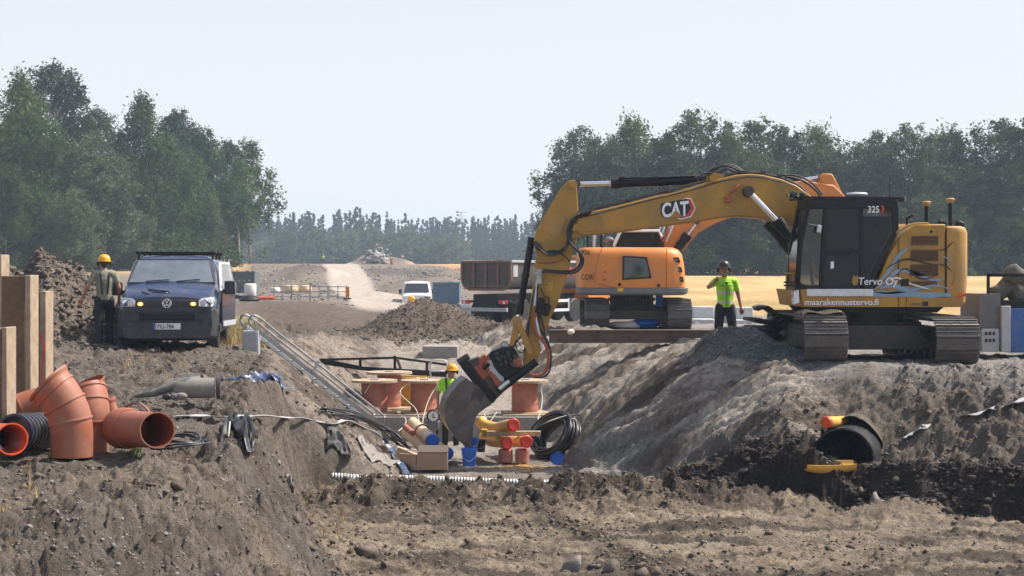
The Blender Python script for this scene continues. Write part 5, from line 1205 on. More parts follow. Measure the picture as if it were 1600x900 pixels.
# side glass, door lines, sills, mirrors, wheels, rack
for s in (-1, 1):
    for (y0, y1, nm) in ((1.75, 2.55, 'side_window'), (2.68, 3.6, 'side_window'), (3.72, 4.5, 'side_window')):
        P = [(s*.928, y0-(.5 if y0 < 2 else 0), 1.26), (s*.928, y1, 1.26), (s*.808, y1, 1.76), (s*.808, y0, 1.76)]
        n_ = Vector((s, 0, .25)).normalized(); b = MB(); b.prism([Vector(p)+n_*.008 for p in P], -n_*.02); b.build(nm, 'glass', body, True)
    b = MB(); b.box((s*.952, 2.5, .50), (.03, 3.6, .14)); b.build('sill_trim', 'bumper', body, True, bevel=.01)
    for yy in (1.15, 2.62, 3.7): b = MB(); b.box((s*.947, yy, .88), (.006, .012, .62)); b.build('door_line', 'black', body, True)
    if s < 0:
        b = MB(); b.box((s*1.08, 1.18, 1.27), (.20, .14, .27)); b.bar((s*.93, 1.2, 1.2), (s*1.02, 1.18, 1.22), .06, .06); b.build('mirror', 'bumper', VAN, True, bevel=.05, seg=3)
    for yy in (.92, 3.92):
        b = MB(); b.lathe([(.22, -.11), (.31, -.11), (.335, -.08), (.335, .08), (.31, .11), (.22, .11)], (s*.82, yy, .335), (1, 0, 0), 32); t_ = b.build('wheel', 'rubber', VAN, True)
        b = MB(); b.lathe([(.03, .05), (.10, .075), (.22, .03), (.225, .11), (.20, .10)], (s*.82, yy, .335), (s, 0, 0), 24); b.build('rim', 'alu', t_, True)
b = MB(); b.box((0, 2.4, .40), (1.6, 4.2, .16)); b.build('underbody', 'black', VAN, True)
b = MB()
for yy in (1.95, 3.1, 4.2): b.bar((-.80, yy, 1.99), (.80, yy, 1.99), .05, .05)
for s in (-1, 1):
    b.bar((s*.74, 1.8, 2.0), (s*.74, 4.4, 2.0), .035, .04)
    for yy in (1.95, 3.1, 4.2): b.bar((s*.74, yy, 1.86), (s*.74, yy, 1.99), .05, .04)
b.build('roof_rack', 'black', VAN, True, bevel=.006)
# driver's door standing ajar, with its own mirror and window
dr_ = Matrix.Rotation(math.radians(-24), 4, 'Z'); hinge = Vector((.945, 1.12, 0))
def dp(y, z, x=0): return hinge+(Matrix.Rotation(math.radians(17), 3, 'Z') @ Vector((x+.03, y, z)))
def dp(y, z, x=0):
    a = math.radians(8); v = Vector((x*math.cos(a)+y*math.sin(a), -x*math.sin(a)+y*math.cos(a), z)); return hinge+v
b = MB(); b.prism([dp(0, .52), dp(1.3, .52), dp(1.35, 1.22), dp(0, 1.22)], dp(0, 0, .045)-dp(0, 0, 0)); do = b.build('front_door', 'navy', VAN, True, bevel=.012)
b = MB(); b.prism([dp(0, .52, .046), dp(1.3, .52, .046), dp(1.3, .62, .046), dp(0, .62, .046)], dp(0, 0, .02)-dp(0, 0, 0)); b.build('door_trim', 'lightgrey', do, True)
for a, c in (((0, 1.22), (.42, 1.78)), ((.42, 1.78), (1.3, 1.78)), ((1.3, 1.78), (1.35, 1.22))): b = MB(); b.bar(dp(*a, .02-(a[1]-1.2)*.2), dp(*c, .02-(c[1]-1.2)*.2), .05, .05); b.build('window_frame', 'white', do, True)  # white frame paints sky glare onto the navy door
b = MB(); b.prism([dp(.03, 1.22, .02), dp(1.3, 1.22, .02), dp(1.3, 1.76, -.09), dp(.43, 1.76, -.09)], dp(0, 0, .006)-dp(0, 0, 0)); b.build('door_window', mat('painted_reflection_glass', (.45, .48, .50), .08, spec=1, coat=.6, var=.1), do, True)  # pale base colour paints the sky reflected in the glass
b = MB(); b.box(dp(.12, 1.29, .17), (.22, .14, .27)); b.bar(dp(.1, 1.22, 0), dp(.12, 1.24, .1), .06, .06); b.build('mirror', 'bumper', do, True, bevel=.05, seg=3)
b = MB(); b.box(dp(.28, 1.27, .20), (.12, .10, .26)); b.build('mirror_back', 'alu', do, True, bevel=.03)

# ---------------------------------------------------------------- people: capsule bodies remeshed to one skin
def capsules(segs):
    b = MB()
    for s in segs:
        p0, p1, r0, r1 = Vector(s[0]), Vector(s[1]), s[2], s[3]; sq = s[4] if len(s) > 4 else 1.0
        ax = (p1-p0); L = ax.length; ax = ax.normalized() if L > 1e-6 else Vector((0, 0, 1))
        prof = [(r0*math.sin(a), -r0*math.cos(a)) for a in [i*math.pi/10 for i in range(0, 6)]]+[(r1*math.cos(a), L+r1*math.sin(a)) for a in [i*math.pi/10 for i in range(0, 6)]]
        n0 = len(b.v); b.lathe(prof, p0, ax, 14)
        if sq != 1.0:
            for i in range(n0, len(b.v)): v = b.v[i]; b.v[i] = (v[0], p0.y+(v[1]-p0.y)*sq, v[2])
    return b
def skinned(name, segs, mats, parent, vox=.009, fn=None):
    b = capsules(segs); o = b.build(name, mats, parent, True, smooth=180)
    md = o.modifiers.new('r', 'REMESH'); md.mode = 'VOXEL'; md.voxel_size = vox; md.use_smooth_shade = True
    sm = o.modifiers.new('s', 'SMOOTH'); sm.factor = .5; sm.iterations = 4
    bpy.context.view_layer.update()
    me = bpy.data.meshes.new_from_object(o.evaluated_get(bpy.context.evaluated_depsgraph_get())); o.modifiers.clear(); o.data = me; me.name = name
    me.materials.clear()
    for m_ in (mats if isinstance(mats, (list, tuple)) else [mats]): me.materials.append(M[m_])
    if fn:
        k = len(me.polygons); c = np.zeros(k*3, np.float32); me.polygons.foreach_get('center', c); c = c.reshape(-1, 3)
        me.polygons.foreach_set('material_index', np.array(fn(c), np.int32))
    else: me.polygons.foreach_set('material_index', np.zeros(len(me.polygons), np.int32))
    me.shade_smooth(); return o
def hand(segs, wr, el, side, curl=.4, point=False):
    wr, el = Vector(wr), Vector(el); d = (wr-el).normalized(); up = Vector((0, 1, 0)) if abs(d.y) < .7 else Vector((0, 0, 1))
    sx = d.cross(up).normalized(); nn = sx.cross(d)
    palm = wr+d*.085; segs.append((wr, wr+d*.05, .027, .034)); 
    for k in range(4):
        o = (k-1.5)*.021; a = wr+d*.055+sx*o; kn = wr+d*.095+sx*o*1.05; L = (.062, .072, .068, .052)[k]
        segs.append((a, kn, .015, .012)); c = 0 if (point and k == 0) else curl
        m_ = kn+(d*math.cos(c)+nn*math.sin(c))*L*.5; e = m_+(d*math.cos(c*2.1)+nn*math.sin(c*2.1))*L*.5
        segs.append((kn, m_, .0105, .009)); segs.append((m_, e, .009, .0075))
    tb = wr+d*.03+sx*.03*side; t1 = tb+(d*.6+sx*.8*side+nn*.2).normalized()*.035; t2 = t1+(d*.9+sx*.3*side+nn*.3).normalized()*.03
    segs.append((wr+d*.02, tb, .018, .015)); segs.append((tb, t1, .014, .012)); segs.append((t1, t2, .012, .009))
def person(loc, rz, label, P, top='hivis', bottom='darkcloth', shorts=False, vest=True, helmet='helmety', scale=1.0, headturn=0, sleeves='short', muffs=True, glasses=False, group=None, detail=True, bands=True, braces=False):
    o = thing('person', loc, label, 'person', group, rz); o.scale = (scale,)*3; ORI[o.name] = None
    J = dict(pel=(0, 0, .96), wa=(0, 0, 1.10), ch=(0, 0, 1.32), nk=(0, .01, 1.50), hd=(0, -.01, 1.66), sL=(-.185, .01, 1.44), sR=(.185, .01, 1.44),
             eL=(-.25, .03, 1.16), wL=(-.27, -.04, .92), eR=(.25, .03, 1.16), wR=(.27, -.04, .92), hL=(-.095, 0, .93), hR=(.095, 0, .93),
             kL=(-.11, -.03, .50), kR=(.11, -.03, .50), aL=(-.12, .02, .09), aR=(.12, .02, .09)); J.update({k: v for k, v in P.items() if k != 'point'})
    J = {k: Vector(v) for k, v in J.items()}
    hd = J['hd']; R = Matrix.Rotation(headturn, 3, 'Z')
    S_ = [(J['pel'], J['wa'], .145, .14, .78), (J['wa'], J['ch'], .14, .165, .72), (J['ch'], J['ch']+Vector((0, 0, .06)), .165, .15, .72), (J['sL']+Vector((.05, 0, 0)), J['sR']-Vector((.05, 0, 0)), .075, .075),
          (J['nk']-Vector((0, 0, .06)), J['hd']-Vector((0, 0, .06)), .062, .055)]
    for s in 'LR':
        S_ += [(J['s'+s], J['e'+s], .055, .042), (J['e'+s], J['w'+s], .042, .027), (J['h'+s], J['k'+s], .088, .058), (J['k'+s]+Vector((0, .01, 0)), J['k'+s].lerp(J['a'+s], .35)+Vector((0, .015, 0)), .056, .056), (J['k'+s].lerp(J['a'+s], .35)+Vector((0, .015, 0)), J['a'+s], .055, .036),
               (J['a'+s]-Vector((0, 0, .03)), J['a'+s]+Vector((0, -.15, -.055)), .04, .032)]
        hand(S_, J['w'+s], J['e'+s], -1 if s == 'L' else 1, .5, P.get('point') == s)
    # head: skull, jaw, nose, ears, brow
    S_ += [(hd+Vector((0, .012, .035)), hd+Vector((0, .02, .04)), .088, .088), (hd+R @ Vector((0, -.02, -.045)), hd+R @ Vector((0, -.035, -.065)), .064, .045), (hd+R @ Vector((0, -.085, .02)), hd+R @ Vector((0, -.104, -.012)), .010, .015),
           (hd+R @ Vector((-.03, -.078, .032)), hd+R @ Vector((.03, -.078, .032)), .014, .014), (hd+R @ Vector((0, -.088, -.045)), hd+R @ Vector((0, -.09, -.045)), .016, .016)]
    for s in (-1, 1): S_.append((hd+R @ Vector((s*.088, .015, .015)), hd+R @ Vector((s*.094, .02, -.02)), .017, .012))
    body = skinned('body', S_, 'skin', o, .0085)
    if detail:
        for s in (-1, 1): b = MB(); b.ball(hd+R @ Vector((s*.032, -.088, .012)), .011, 10); b.build('eye', 'decal_black' , body, True)
        b = MB(); b.tube([hd+R @ Vector(q) for q in ((-.024, -.096, -.046), (0, -.104, -.044), (.024, -.096, -.046))], .005, 6); b.build('mouth', 'redcap', body, True)
        hb_ = skinned('hair', [(hd+Vector((0, .035, .02)), hd+Vector((0, .045, -.03)), .086, .06)]+[(hd+R @ Vector((s*.07, .01, .03)), hd+R @ Vector((s*.075, .01, .0)), .03, .015) for s in (-1, 1)], 'hair', o, .010)
    if glasses: b = MB(); b.box(hd+R @ Vector((0, -.098, .014)), (.13, .02, .034)); b.build('sunglasses', 'glass', o, True, bevel=.008)
    # clothes
    up = [(J['pel']-Vector((0, 0, .01)), J['wa'], .158, .155, .80), (J['wa'], J['ch'], .158, .182, .74), (J['ch'], J['ch']+Vector((0, 0, .06)), .182, .165, .74), (J['sL']+Vector((.05, 0, 0)), J['sR']-Vector((.05, 0, 0)), .088, .088)]
    el = .55 if sleeves == 'short' else (0 if sleeves == 'none' else 1)
    for s in 'LR':
        if el == 0: up.append((J['s'+s], J['s'+s]+Vector((0, 0, -.02)), .068, .06)); continue
        up.append((J['s'+s], J['s'+s].lerp(J['e'+s], el), .075, .066 if el < 1 else .058))
        if el == 1: up.append((J['e'+s], J['e'+s].lerp(J['w'+s], .9), .056, .042))
    if bands:
        fn = lambda c: [1 if ((abs(z-1.20-.02) < .028) or (abs(z-1.03) < .028)) and abs(x) < .22 else 0 for x, y, z in c]
        tp = skinned('jacket', up, [top, 'reflect'], o, .010, fn)
        b = MB(); b.tube(curve([J['nk']+Vector(q) for q in ((-.075, .02, -.02), (-.06, -.07, -.05), (0, -.115, -.10), (.06, -.07, -.05), (.075, .02, -.02), (0, .07, 0), (-.075, .02, -.02))]), .022, 8); b.build('collar', 'darkcloth', tp, True)
        b = MB(); b.tube([(0, -.135, 1.40), (0, -.142, 1.30), (0, -.13, 1.12), (0, -.13, .96)], .007, 6); b.build('zip', 'darkcloth', tp, True)
        for s in (-1, 1):
            b = MB(); b.box((s*.085, -.138, 1.355), (.07, .012, .012), (0, s*.3, 0)); b.build('pocket_flap', 'darkcloth', tp, True)
            b = MB(); b.bar((s*.13, -.118, 1.13), (s*.095, -.128, 1.09), .008, .01); b.build('pocket_zip', 'redlamp', tp, True)
    else: tp = skinned('shirt', up, [top], o, .010)
    if braces:
        for s in (-1, 1): b = MB(); b.tube(curve([(s*.10, -.125, 1.02), (s*.09, -.145, 1.25), (s*.10, -.11, 1.42), (s*.10, -.02, 1.52), (s*.08, .12, 1.40), (s*.05, .13, 1.05)]), .018, 8); b.build('brace', 'darkcloth', o, True)
    lo = [(J['pel']+Vector((0, 0, .02)), J['pel']-Vector((0, 0, .04)), .158, .155, .80)]
    for s in 'LR':
        if shorts: lo.append((J['h'+s], J['k'+s]+Vector((0, 0, .03)), .105, .086))
        else:
            lo += [(J['h'+s], J['k'+s], .104, .078), (J['k'+s], J['a'+s]+Vector((0, 0, .03)), .078, .066)]
            for side in (-1, 1): lo.append((J['h'+s].lerp(J['k'+s], .45)+Vector(((-.07 if s == 'L' else .07), 0, 0)), J['h'+s].lerp(J['k'+s], .65)+Vector(((-.07 if s == 'L' else .07), 0, 0)), .05, .045))
    skinned('shorts' if shorts else 'trousers', lo, bottom, o, .010)
    for s in 'LR': skinned('boot', [(J['a'+s]+Vector((0, .0, .06)), J['a'+s]-Vector((0, -.01, .02)), .052, .05), (J['a'+s]-Vector((0, -.02, .045)), J['a'+s]+Vector((0, -.15, -.05)), .045, .042)], 'boot', o, .010)
    # helmet
    hc = hd+Vector((0, .01, .055)); b = MB(); b.lathe([(.118, -.01), (.120, .02), (.112, .06), (.088, .10), (.05, .122), (.001, .128)], hc, (0, 0, 1), 24)
    b.lathe([(.118, -.012), (.135, -.014), (.135, -.004), (.118, .004)], hc, (0, 0, 1), 24)
    he = b.build('helmet', helmet, o, True, smooth=60)
    b = MB(); q0 = R @ Vector((-.10, -.07, -.008)); q1 = R @ Vector((.10, -.07, -.008)); b.prism([hc+q0, hc+R @ Vector((-.07, -.16, -.018)), hc+R @ Vector((.07, -.16, -.018)), hc+q1], (0, 0, .012)); b.build('peak', helmet, he, True, bevel=.004)
    b = MB(); b.bar(hc+Vector((0, -.09, .095)), hc+Vector((0, .09, .095)), .03, .016); b.build('ridge', helmet, he, True, bevel=.005)
    if muffs:
        for s in (-1, 1): b = MB(); b.ball(hd+R @ Vector((s*.118, .015, .0)), .045, 12, (.6, .8, 1.1)); b.build('ear_defender', 'black', o, True)
    return o
# worker pointing, beside the gravel
xw = wx(1133, 32.6)
person((xw, 32.6, ground(xw, 32.6)), .12, 'worker in fluorescent yellow jacket and black shorts, one arm raised, beside the gravel pile',
       dict(eL=(-.36, -.12, 1.33), wL=(-.30, -.34, 1.43), eR=(.27, .03, 1.18), wR=(.31, -.02, .94), hd=(-.03, -.02, 1.665), aL=(-.16, 0, .09), aR=(.16, .02, .09), kL=(-.14, -.03, .5), kR=(.14, -.02, .5), point='L'), shorts=True, helmet='helmetk', headturn=-.35, scale=1.0)
# worker by the van
xv = wx(163, 32.7); person((xv, 32.7, wz(543, 32.7)), math.radians(200), 'worker in yellow helmet, pale vest and dark overalls beside the dark blue van',
       dict(eL=(-.28, .02, 1.18), wL=(-.30, -.12, .95), eR=(.33, .05, 1.19), wR=(.42, -.02, .96), kL=(-.11, -.18, .52), aL=(-.11, .02, .12), kR=(.11, .03, .5), aR=(.12, .2, .10), hd=(0, -.03, 1.65)), top='paleclothes', helmet='helmety', bands=False, sleeves='short', braces=True)
# worker in the trench behind the bucket
xt = wx(704, 34.6); person((xt, 34.6, wz(702, 34.6)), .1, 'worker in a lime T-shirt and yellow helmet standing in the trench behind the bucket',
       dict(eL=(-.28, .0, 1.17), wL=(-.27, -.06, .93), eR=(.30, -.05, 1.2), wR=(.2, -.22, 1.1), hd=(.03, -.03, 1.655)), top='hivis', helmet='helmety', bands=False, braces=True, glasses=True, headturn=.1, scale=.97)
# far figure on the road
xf = wx(505, 305); person((xf, 305, ground(xf, 305)), 0, 'tiny far-off worker in a yellow vest standing where the gravel road crests', {}, top='hivis', helmet='helmety', bands=True)

# ---------------------------------------------------------------- tipper truck (local: rear at y=0, heads towards +Y)
TR = thing('tipper_truck', (wx(759, 69), 69.0, ground(wx(759, 69), 69)), 'grey tipper truck with rounded bed, parked behind the stick of the yellow excavator', 'truck', rz=-math.radians(35))
TR.location.z = wz(507, 69)
Z0 = 1.48
prof = [(-1.25, Z0+1.12), (-1.25, Z0+.35), (-1.12, Z0+.10), (-.86, Z0-.03), (.86, Z0-.03), (1.12, Z0+.10), (1.25, Z0+.35), (1.25, Z0+1.12)]
b = MB(); n = len(prof); vs = [(x, y, z) for y in (0.05, 5.3) for x, z in prof]; inn = [(x*.93, y, z+(.06 if z < Z0+1 else 0)) for y in (0.12, 5.24) for x, z in prof]
fs = [(j, j+n, j+1+n, j+1) for j in range(n-1)]; b.add(vs, fs); b.add(inn, [f[::-1] for f in fs])
b.add(vs[n:]+inn[n:], [(j, j+1, j+1+n, j+n) for j in range(n-1)]+[tuple(range(n))]); tb = b.build('bed', 'bed', TR, True, smooth=30)
b = MB(); b.prism([(x*.99, .05, z) for x, z in prof], (0, .07, 0)); tg = b.build('tailgate', 'bed', TR, True, bevel=.01)
b = MB()
for i in range(n-1): b.bar((prof[i][0], .03, prof[i][1]), (prof[i+1][0], .03, prof[i+1][1]), .09, .1)
b.bar((-1.27, .03, Z0+1.12), (1.27, .03, Z0+1.12), .1, .1); b.build('tailgate_rim', 'bedrim', tg, True, bevel=.01)
for x in (-.62, 0, .62): b = MB(); b.box((x, .0, Z0+.55), (.09, .07, 1.0)); b.build('tailgate_rib', 'bedrim', tg, True, bevel=.01)
b = MB(); b.box((0, -.01, Z0+.12), (2.0, .05, .07)); b.build('tailgate_rib', 'bedrim', tg, True)
b = MB()
for s in (-1, 1): b.bar((s*1.27, 0, Z0+1.14), (s*1.27, 5.3, Z0+1.14), .12, .10)
b.build('bed_rail', 'lightgrey', tb, True)
b = MB(); b.prism([(1.262, 3.1, Z0+.42), (1.262, 3.35, Z0+.95), (1.262, 3.6, Z0+.5), (1.262, 3.95, Z0+.95), (1.262, 4.0, Z0+.4), (1.262, 3.85, Z0+.65), (1.262, 3.6, Z0+.36), (1.262, 3.4, Z0+.7)], (.006, 0, 0)); b.build('orange_marking', 'redcap', tb, True)
b = MB(); b.prism([(1.262, 4.2, Z0+.4), (1.262, 4.5, Z0+.95), (1.262, 4.9, Z0+.45), (1.262, 4.5, Z0+.7)], (.006, 0, 0)); b.build('orange_marking', 'redcap', tb, True)
b = MB(); b.box((1.262, .35, Z0+.75), (.01, .32, .5)); b.build('pale_panel', 'lightgrey', tb, True)
b = MB()
for s in (-1, 1): b.box((s*.42, 3.6, 1.12), (.12, 7.0, .28))
for yy in (.5, 2, 4): b.box((0, yy, 1.1), (.8, .15, .2))
ch = b.build('chassis', 'black', TR, True)
for (yy, dual) in ((1.1, 1), (2.5, 1), (5.0, 0), (6.9, 0)):
    for s in (-1, 1):
        wd = .56 if dual else .34
        b = MB(); b.lathe([(.28, -wd/2), (.48, -wd/2), (.52, -wd/2+.05), (.52, wd/2-.05), (.48, wd/2), (.28, wd/2)], (s*(1.22-wd/2), yy, .52), (1, 0, 0), 28); t_ = b.build('wheel', 'rubber', TR, True)
        b = MB(); b.lathe([(.1, .0), (.16, .1), (.22, .04), (.27, .02), (.28, .12)], (s*(1.22-wd/2), yy, .52), (s, 0, 0), 20); b.build('rim', 'lightgrey', t_, True)
b = MB(); b.box((0, -.12, .62), (2.35, .1, .16)); b.build('rear_bumper', 'lightgrey', TR, True, bevel=.01)
b = MB(); b.box((0, .1, 1.0), (1.2, .3, .5)); b.box((-.9, .3, .95), (.5, .6, .08)); b.box((.9, .3, .95), (.5, .6, .08)); b.build('rear_frame', 'black', TR, True)
for s in (-1, 1): b = MB(); b.box((s*.95, -.1, .93), (.42, .08, .16)); lt = b.build('tail_light', 'redlamp', TR, True, bevel=.01); b = MB(); b.box((s*1.02, -.145, .92), (.12, .01, .12)); b.build('lens', 'white', lt, True)
b = MB(); b.box((-.95, -.13, .75), (.5, .02, .12)); b.build('number_plate', 'white', TR, True)
b = MB()
for z_ in (.55, .95): b.bar((1.2, 3.05, z_), (1.2, 4.45, z_), .05, .12)
for yy in (3.05, 4.45): b.bar((1.2, yy, .5), (1.2, yy, 1.05), .05, .05)
b.build('side_guard', 'white', TR, True)
b = MB(); b.prism([(-1.22, 6.0, .7), (-1.22, 8.2, .7), (-1.22, 8.2, 1.9), (-1.22, 7.95, 2.9), (-1.22, 6.1, 2.9), (-1.22, 6.0, 1.9)], (2.44, 0, 0)); cb = b.build('cab', 'orange', TR, True, bevel=.05)
b = MB(); b.prism([(1.222, 6.9, 1.9), (1.222, 8.0, 1.9), (1.222, 7.85, 2.6), (1.222, 6.9, 2.6)], (.01, 0, 0)); b.build('side_window', 'glass', cb, True)
b = MB(); b.prism([(-1.1, 8.22, 1.95), (1.1, 8.22, 1.95), (1.05, 8.02, 2.75), (-1.05, 8.02, 2.75)], (0, .01, 0)); b.build('windscreen', 'glass', cb, True)

# ---------------------------------------------------------------- the white minivan beyond the heap
MV = thing('van', (wx(651, 112), 112.0, wz(487, 112)), 'white van facing the viewer far back, half hidden by the brown heap', 'van', rz=math.radians(3))
ms = [vsec(0, [(.80, .35), (.92, .5), (.93, .8), (.88, 1.02), (.5, 1.07), (.2, 1.08)]), vsec(.7, [(.95, .33), (1.0, .5), (1.0, .9), (.97, 1.2), (.6, 1.27), (.2, 1.28)]), vsec(1.5, [(.95, .33), (1.0, .5), (1.0, .9), (.98, 1.3), (.8, 1.9), (.2, 2.0)]), vsec(4.9, [(.95, .33), (1.0, .5), (1.0, .9), (.98, 1.3), (.85, 1.95), (.2, 2.01)])]
mb_ = loft(ms, 'body', 'white', MV, .03)
b = MB(); b.prism([(-.86, .66, 1.29), (.86, .66, 1.29), (.75, 1.42, 1.88), (-.75, 1.42, 1.88)], (0, -.05, .02)); b.build('windscreen', 'glass', mb_, True)
b = MB(); b.box((0, -.02, .72), (1.1, .06, .22)); b.build('grille', 'black', mb_, True, bevel=.02)
b = MB(); b.box((0, -.03, .45), (1.7, .08, .2)); b.build('bumper', 'lightgrey', mb_, True, bevel=.02)
for s in (-1, 1):
    b = MB(); b.box((s*.78, .02, .92), (.26, .1, .14)); b.build('headlight', 'lens', mb_, True, bevel=.02)
    b = MB(); b.box((s*1.12, 1.0, 1.35), (.2, .12, .3)); b.build('mirror', 'black', mb_, True, bevel=.03)
    for yy in (.9, 4.0): b = MB(); b.lathe([(.2, -.11), (.33, -.11), (.34, 0), (.33, .11), (.2, .11)], (s*.86, yy, .34), (1, 0, 0), 20); b.build('wheel', 'rubber', MV, True)
b = MB(); b.ball((-.62, -.3, .78), .26, 10, (1, .6, .8)); topo = topmesh(b, 'warning_sign_cover', 'amber' if 0 else 'ynet', 'small orange-yellow warning board in front of the white van', 'sign'); topo.location = (wx(642, 110), 110.5, wz(472, 110.5))

# ---------------------------------------------------------------- boxes far back
def lbox(name, px0, px1, y0, y1, d, depth, m, label, cat, ribs=0, rz=0, group=None, bev=.02, rib_m=None):
    xm = (wx(px0, d)+wx(px1, d))/2; o = thing(name, (xm, d, wz(y1, d)), label, cat, group, rz); w_ = wx(px1, d)-wx(px0, d); h = wz(y0, d)-wz(y1, d)
    b = MB(); b.box((0, depth/2, h/2), (w_, depth, h)); bo_ = b.build('shell', m, o, True, bevel=bev)
    if ribs:
        b = MB()
        for i in range(ribs): b.box((-w_/2+w_*(i+.5)/ribs, -.02, h/2), (w_/ribs*.5, .05, h*.88))
        b.build('corrugation', rib_m or m, o, True)
    for z_ in (h-.05, .05): b = MB(); b.box((0, -.03, z_), (w_*1.02, .08, .10)); b.build('edge_rail', m, o, True)
    return o
lbox('container', 676, 718, 441, 478, 106, 3.0, 'steelblue', 'grey-blue steel container between the white van and the tipper truck', 'container', 12)
sk_ = lbox('skip', 358, 398, 424, 458, 100, 2.2, 'greenbin', 'grey-green steel skip beyond the van, behind the white sack', 'skip', 0)
b = MB(); b.prism([(-.7, -.06, .95), (.7, -.06, .95), (.55, -.06, .3), (-.55, -.06, .3)], (0, .05, 0)); b.build('side_panel', 'greenbin', sk_, True)
for x in (-.45, -.15, .15, .45): b = MB(); b.box((x, -.08, .75), (.12, .06, .10), (0, .4, 0)); b.build('panel_hook', 'galv', sk_, True)
b = MB(); b.box((0, 0, -.3), (1.2, 1.5, .3)); b.build('skid', 'black', sk_, True)
def sack(px, y0, y1, d, w_, label, m='bag'):
    h = wz(y0, d)-wz(y1, d); b = MB(); b.lathe([(w_*.36, 0), (w_*.5, h*.1), (w_*.52, h*.5), (w_*.48, h*.9), (w_*.38, h), (w_*.2, h*.96)], (0, 0, 0), n=14)
    for i in range(len(b.v)): v = b.v[i]; k = 1+.08*math.sin(v[0]*9+v[2]*7); b.v[i] = (v[0]*k, v[1]*k, v[2])
    o = b.build('big_bag', m, None, True, smooth=180); o.location = (wx(px, d), d, wz(y1, d)); return tag(o, label, 'bag')
sack(391, 443, 465, 96, .68, 'tall white bulk bag in front of the grey-green skip')
b = MB(); b.lathe([(.55, 0), (.6, .12), (.42, .3), (.1, .36)], (wx(390, 95), 95, wz(471, 95)), n=14); topmesh(b, 'cover', 'black', 'low black cover at the foot of the white bulk bag', 'cover')
for i, (px, y0, y1, w_, l_) in enumerate(((455, 446, 458, .95, 'leftmost cream bulk bag of the row behind the barriers'), (478, 446, 457, .8, 'middle cream bulk bag of the row behind the barriers'), (430, 449, 458, .7, 'small grey-cream bag at the left end of the bag row'), (470, 447, 457, .7, 'cream bag squeezed between the middle and leftmost ones'))):
    sack(px, y0, y1, 112+i, w_, l_, 'cream' if i != 2 else 'bag')['group'] = 'bulk bags behind the far barriers'
for i, (p0, p1, l_) in enumerate(((428, 455, 'left grey barrier fence far back in front of the cream bags'), (456, 484, 'second grey barrier fence from the left, far back'), (485, 512, 'third grey barrier fence, by the start of the gravel road'), (514, 542, 'right barrier fence next to the orange board on the far road'))):
    d = 99; o = thing('barrier', (wx((p0+p1)/2, d), d, wz(467, d)), l_, 'barrier', 'barrier fences across the far road'); w_ = wx(p1, d)-wx(p0, d)
    b = MB()
    for z_ in (.12, .42, .72): b.bar((-w_/2, 0, z_), (w_/2, 0, z_), .03, .05)
    b.build('rail', 'galv', o, True)
    for x in (-w_/2, 0, w_/2): b = MB(); b.bar((x, 0, 0), (x, 0, .8), .05, .05); b.box((x, 0, .03), (.08, .4, .05)); b.build('post', 'galv', o, True)
o = thing('warning_board', (wx(543, 98), 98, wz(468, 98)), 'small orange and white board at the right end of the far barriers', 'sign')
b = MB(); b.box((0, 0, .42), (.22, .04, .62)); bd = b.build('board', 'ynet', o, True); 
for k in range(3): b = MB(); b.prism([(-.11, -.025, .18+k*.2), (.11, -.025, .28+k*.2), (.11, -.025, .36+k*.2), (-.11, -.025, .26+k*.2)], (0, -.01, 0)); b.build('stripe', 'redcap', bd, True)
b = MB(); b.box((0, 0, .05), (.4, .3, .1)); b.build('foot', 'rubber', o, True)
q = []
b = MB()
for k in range(14): b.lathe([(.03, 0), (.09, .04), (.09, .12), (.03, .16)], (wx(400+k*1.9, 97), 97, wz(466, 97)), (1, 0, 0), 8)
topmesh(b, 'warning_tape', 'vivid', 'short orange and black striped drain hose lying by the bulk bag', 'hose')
# rubble by the far road, orange netting
rg = np.random.RandomState(77); n = 90; u = rg.normal(590, 13, n); dd_ = 280+rg.uniform(-4, 4, n); xx = (u-800)/F*dd_
zz = height(xx, dd_)+np.maximum(0, 1.9-abs(u-588)/13)*rg.uniform(.1, 1, n)
o = rockmesh('rubble_heap', np.stack([xx, dd_, zz], 1), rg.uniform(.25, .75, n), M['concrete'], 1, .7, 8); tag(o, 'heap of broken pale rock beside the far gravel road', 'rubble', kind='stuff')
nt_ = mat('orange_netting', (.75, .20, .06), .6, var=.2); M['netting'] = nt_
b = MB(); d = 240; P = [at(609, 405, d), at(612, 404, d), at(615, 414, d), at(622, 421, d), at(640, 424, d), at(640, 427, d), at(619, 426, d), at(610, 420, d)]
b.prism(P, (0, .15, 0)); topmesh(b, 'safety_netting', 'netting', 'orange safety netting standing at the edge of the far field', 'netting')
# power pylon far off
PY = thing('pylon', at(720, 365, 900), 'lattice power pylon standing faintly above the distant forest', 'pylon'); b = MB(); base = at(720, 365, 900); Hh = 12
for s in (-1, 1): b.bar(base+Vector((s*1.8, 0, 0)), base+Vector((s*.3, 0, Hh)), .25, .25)
for z_, w_ in ((Hh*.65, 3.5), (Hh*.95, 2.6)): b.bar(base+Vector((-w_, 0, z_)), base+Vector((w_, 0, z_)), .25, .3)
for k in range(5): b.bar(base+Vector((-1.6+k*.3, 0, k*2.2)), base+Vector((1.3-k*.25, 0, k*2.2+2.2)), .15, .15); b.bar(base+Vector((1.6-k*.3, 0, k*2.2)), base+Vector((-1.3+k*.25, 0, k*2.2+2.2)), .15, .15)
b.build('lattice', 'galv', PY)
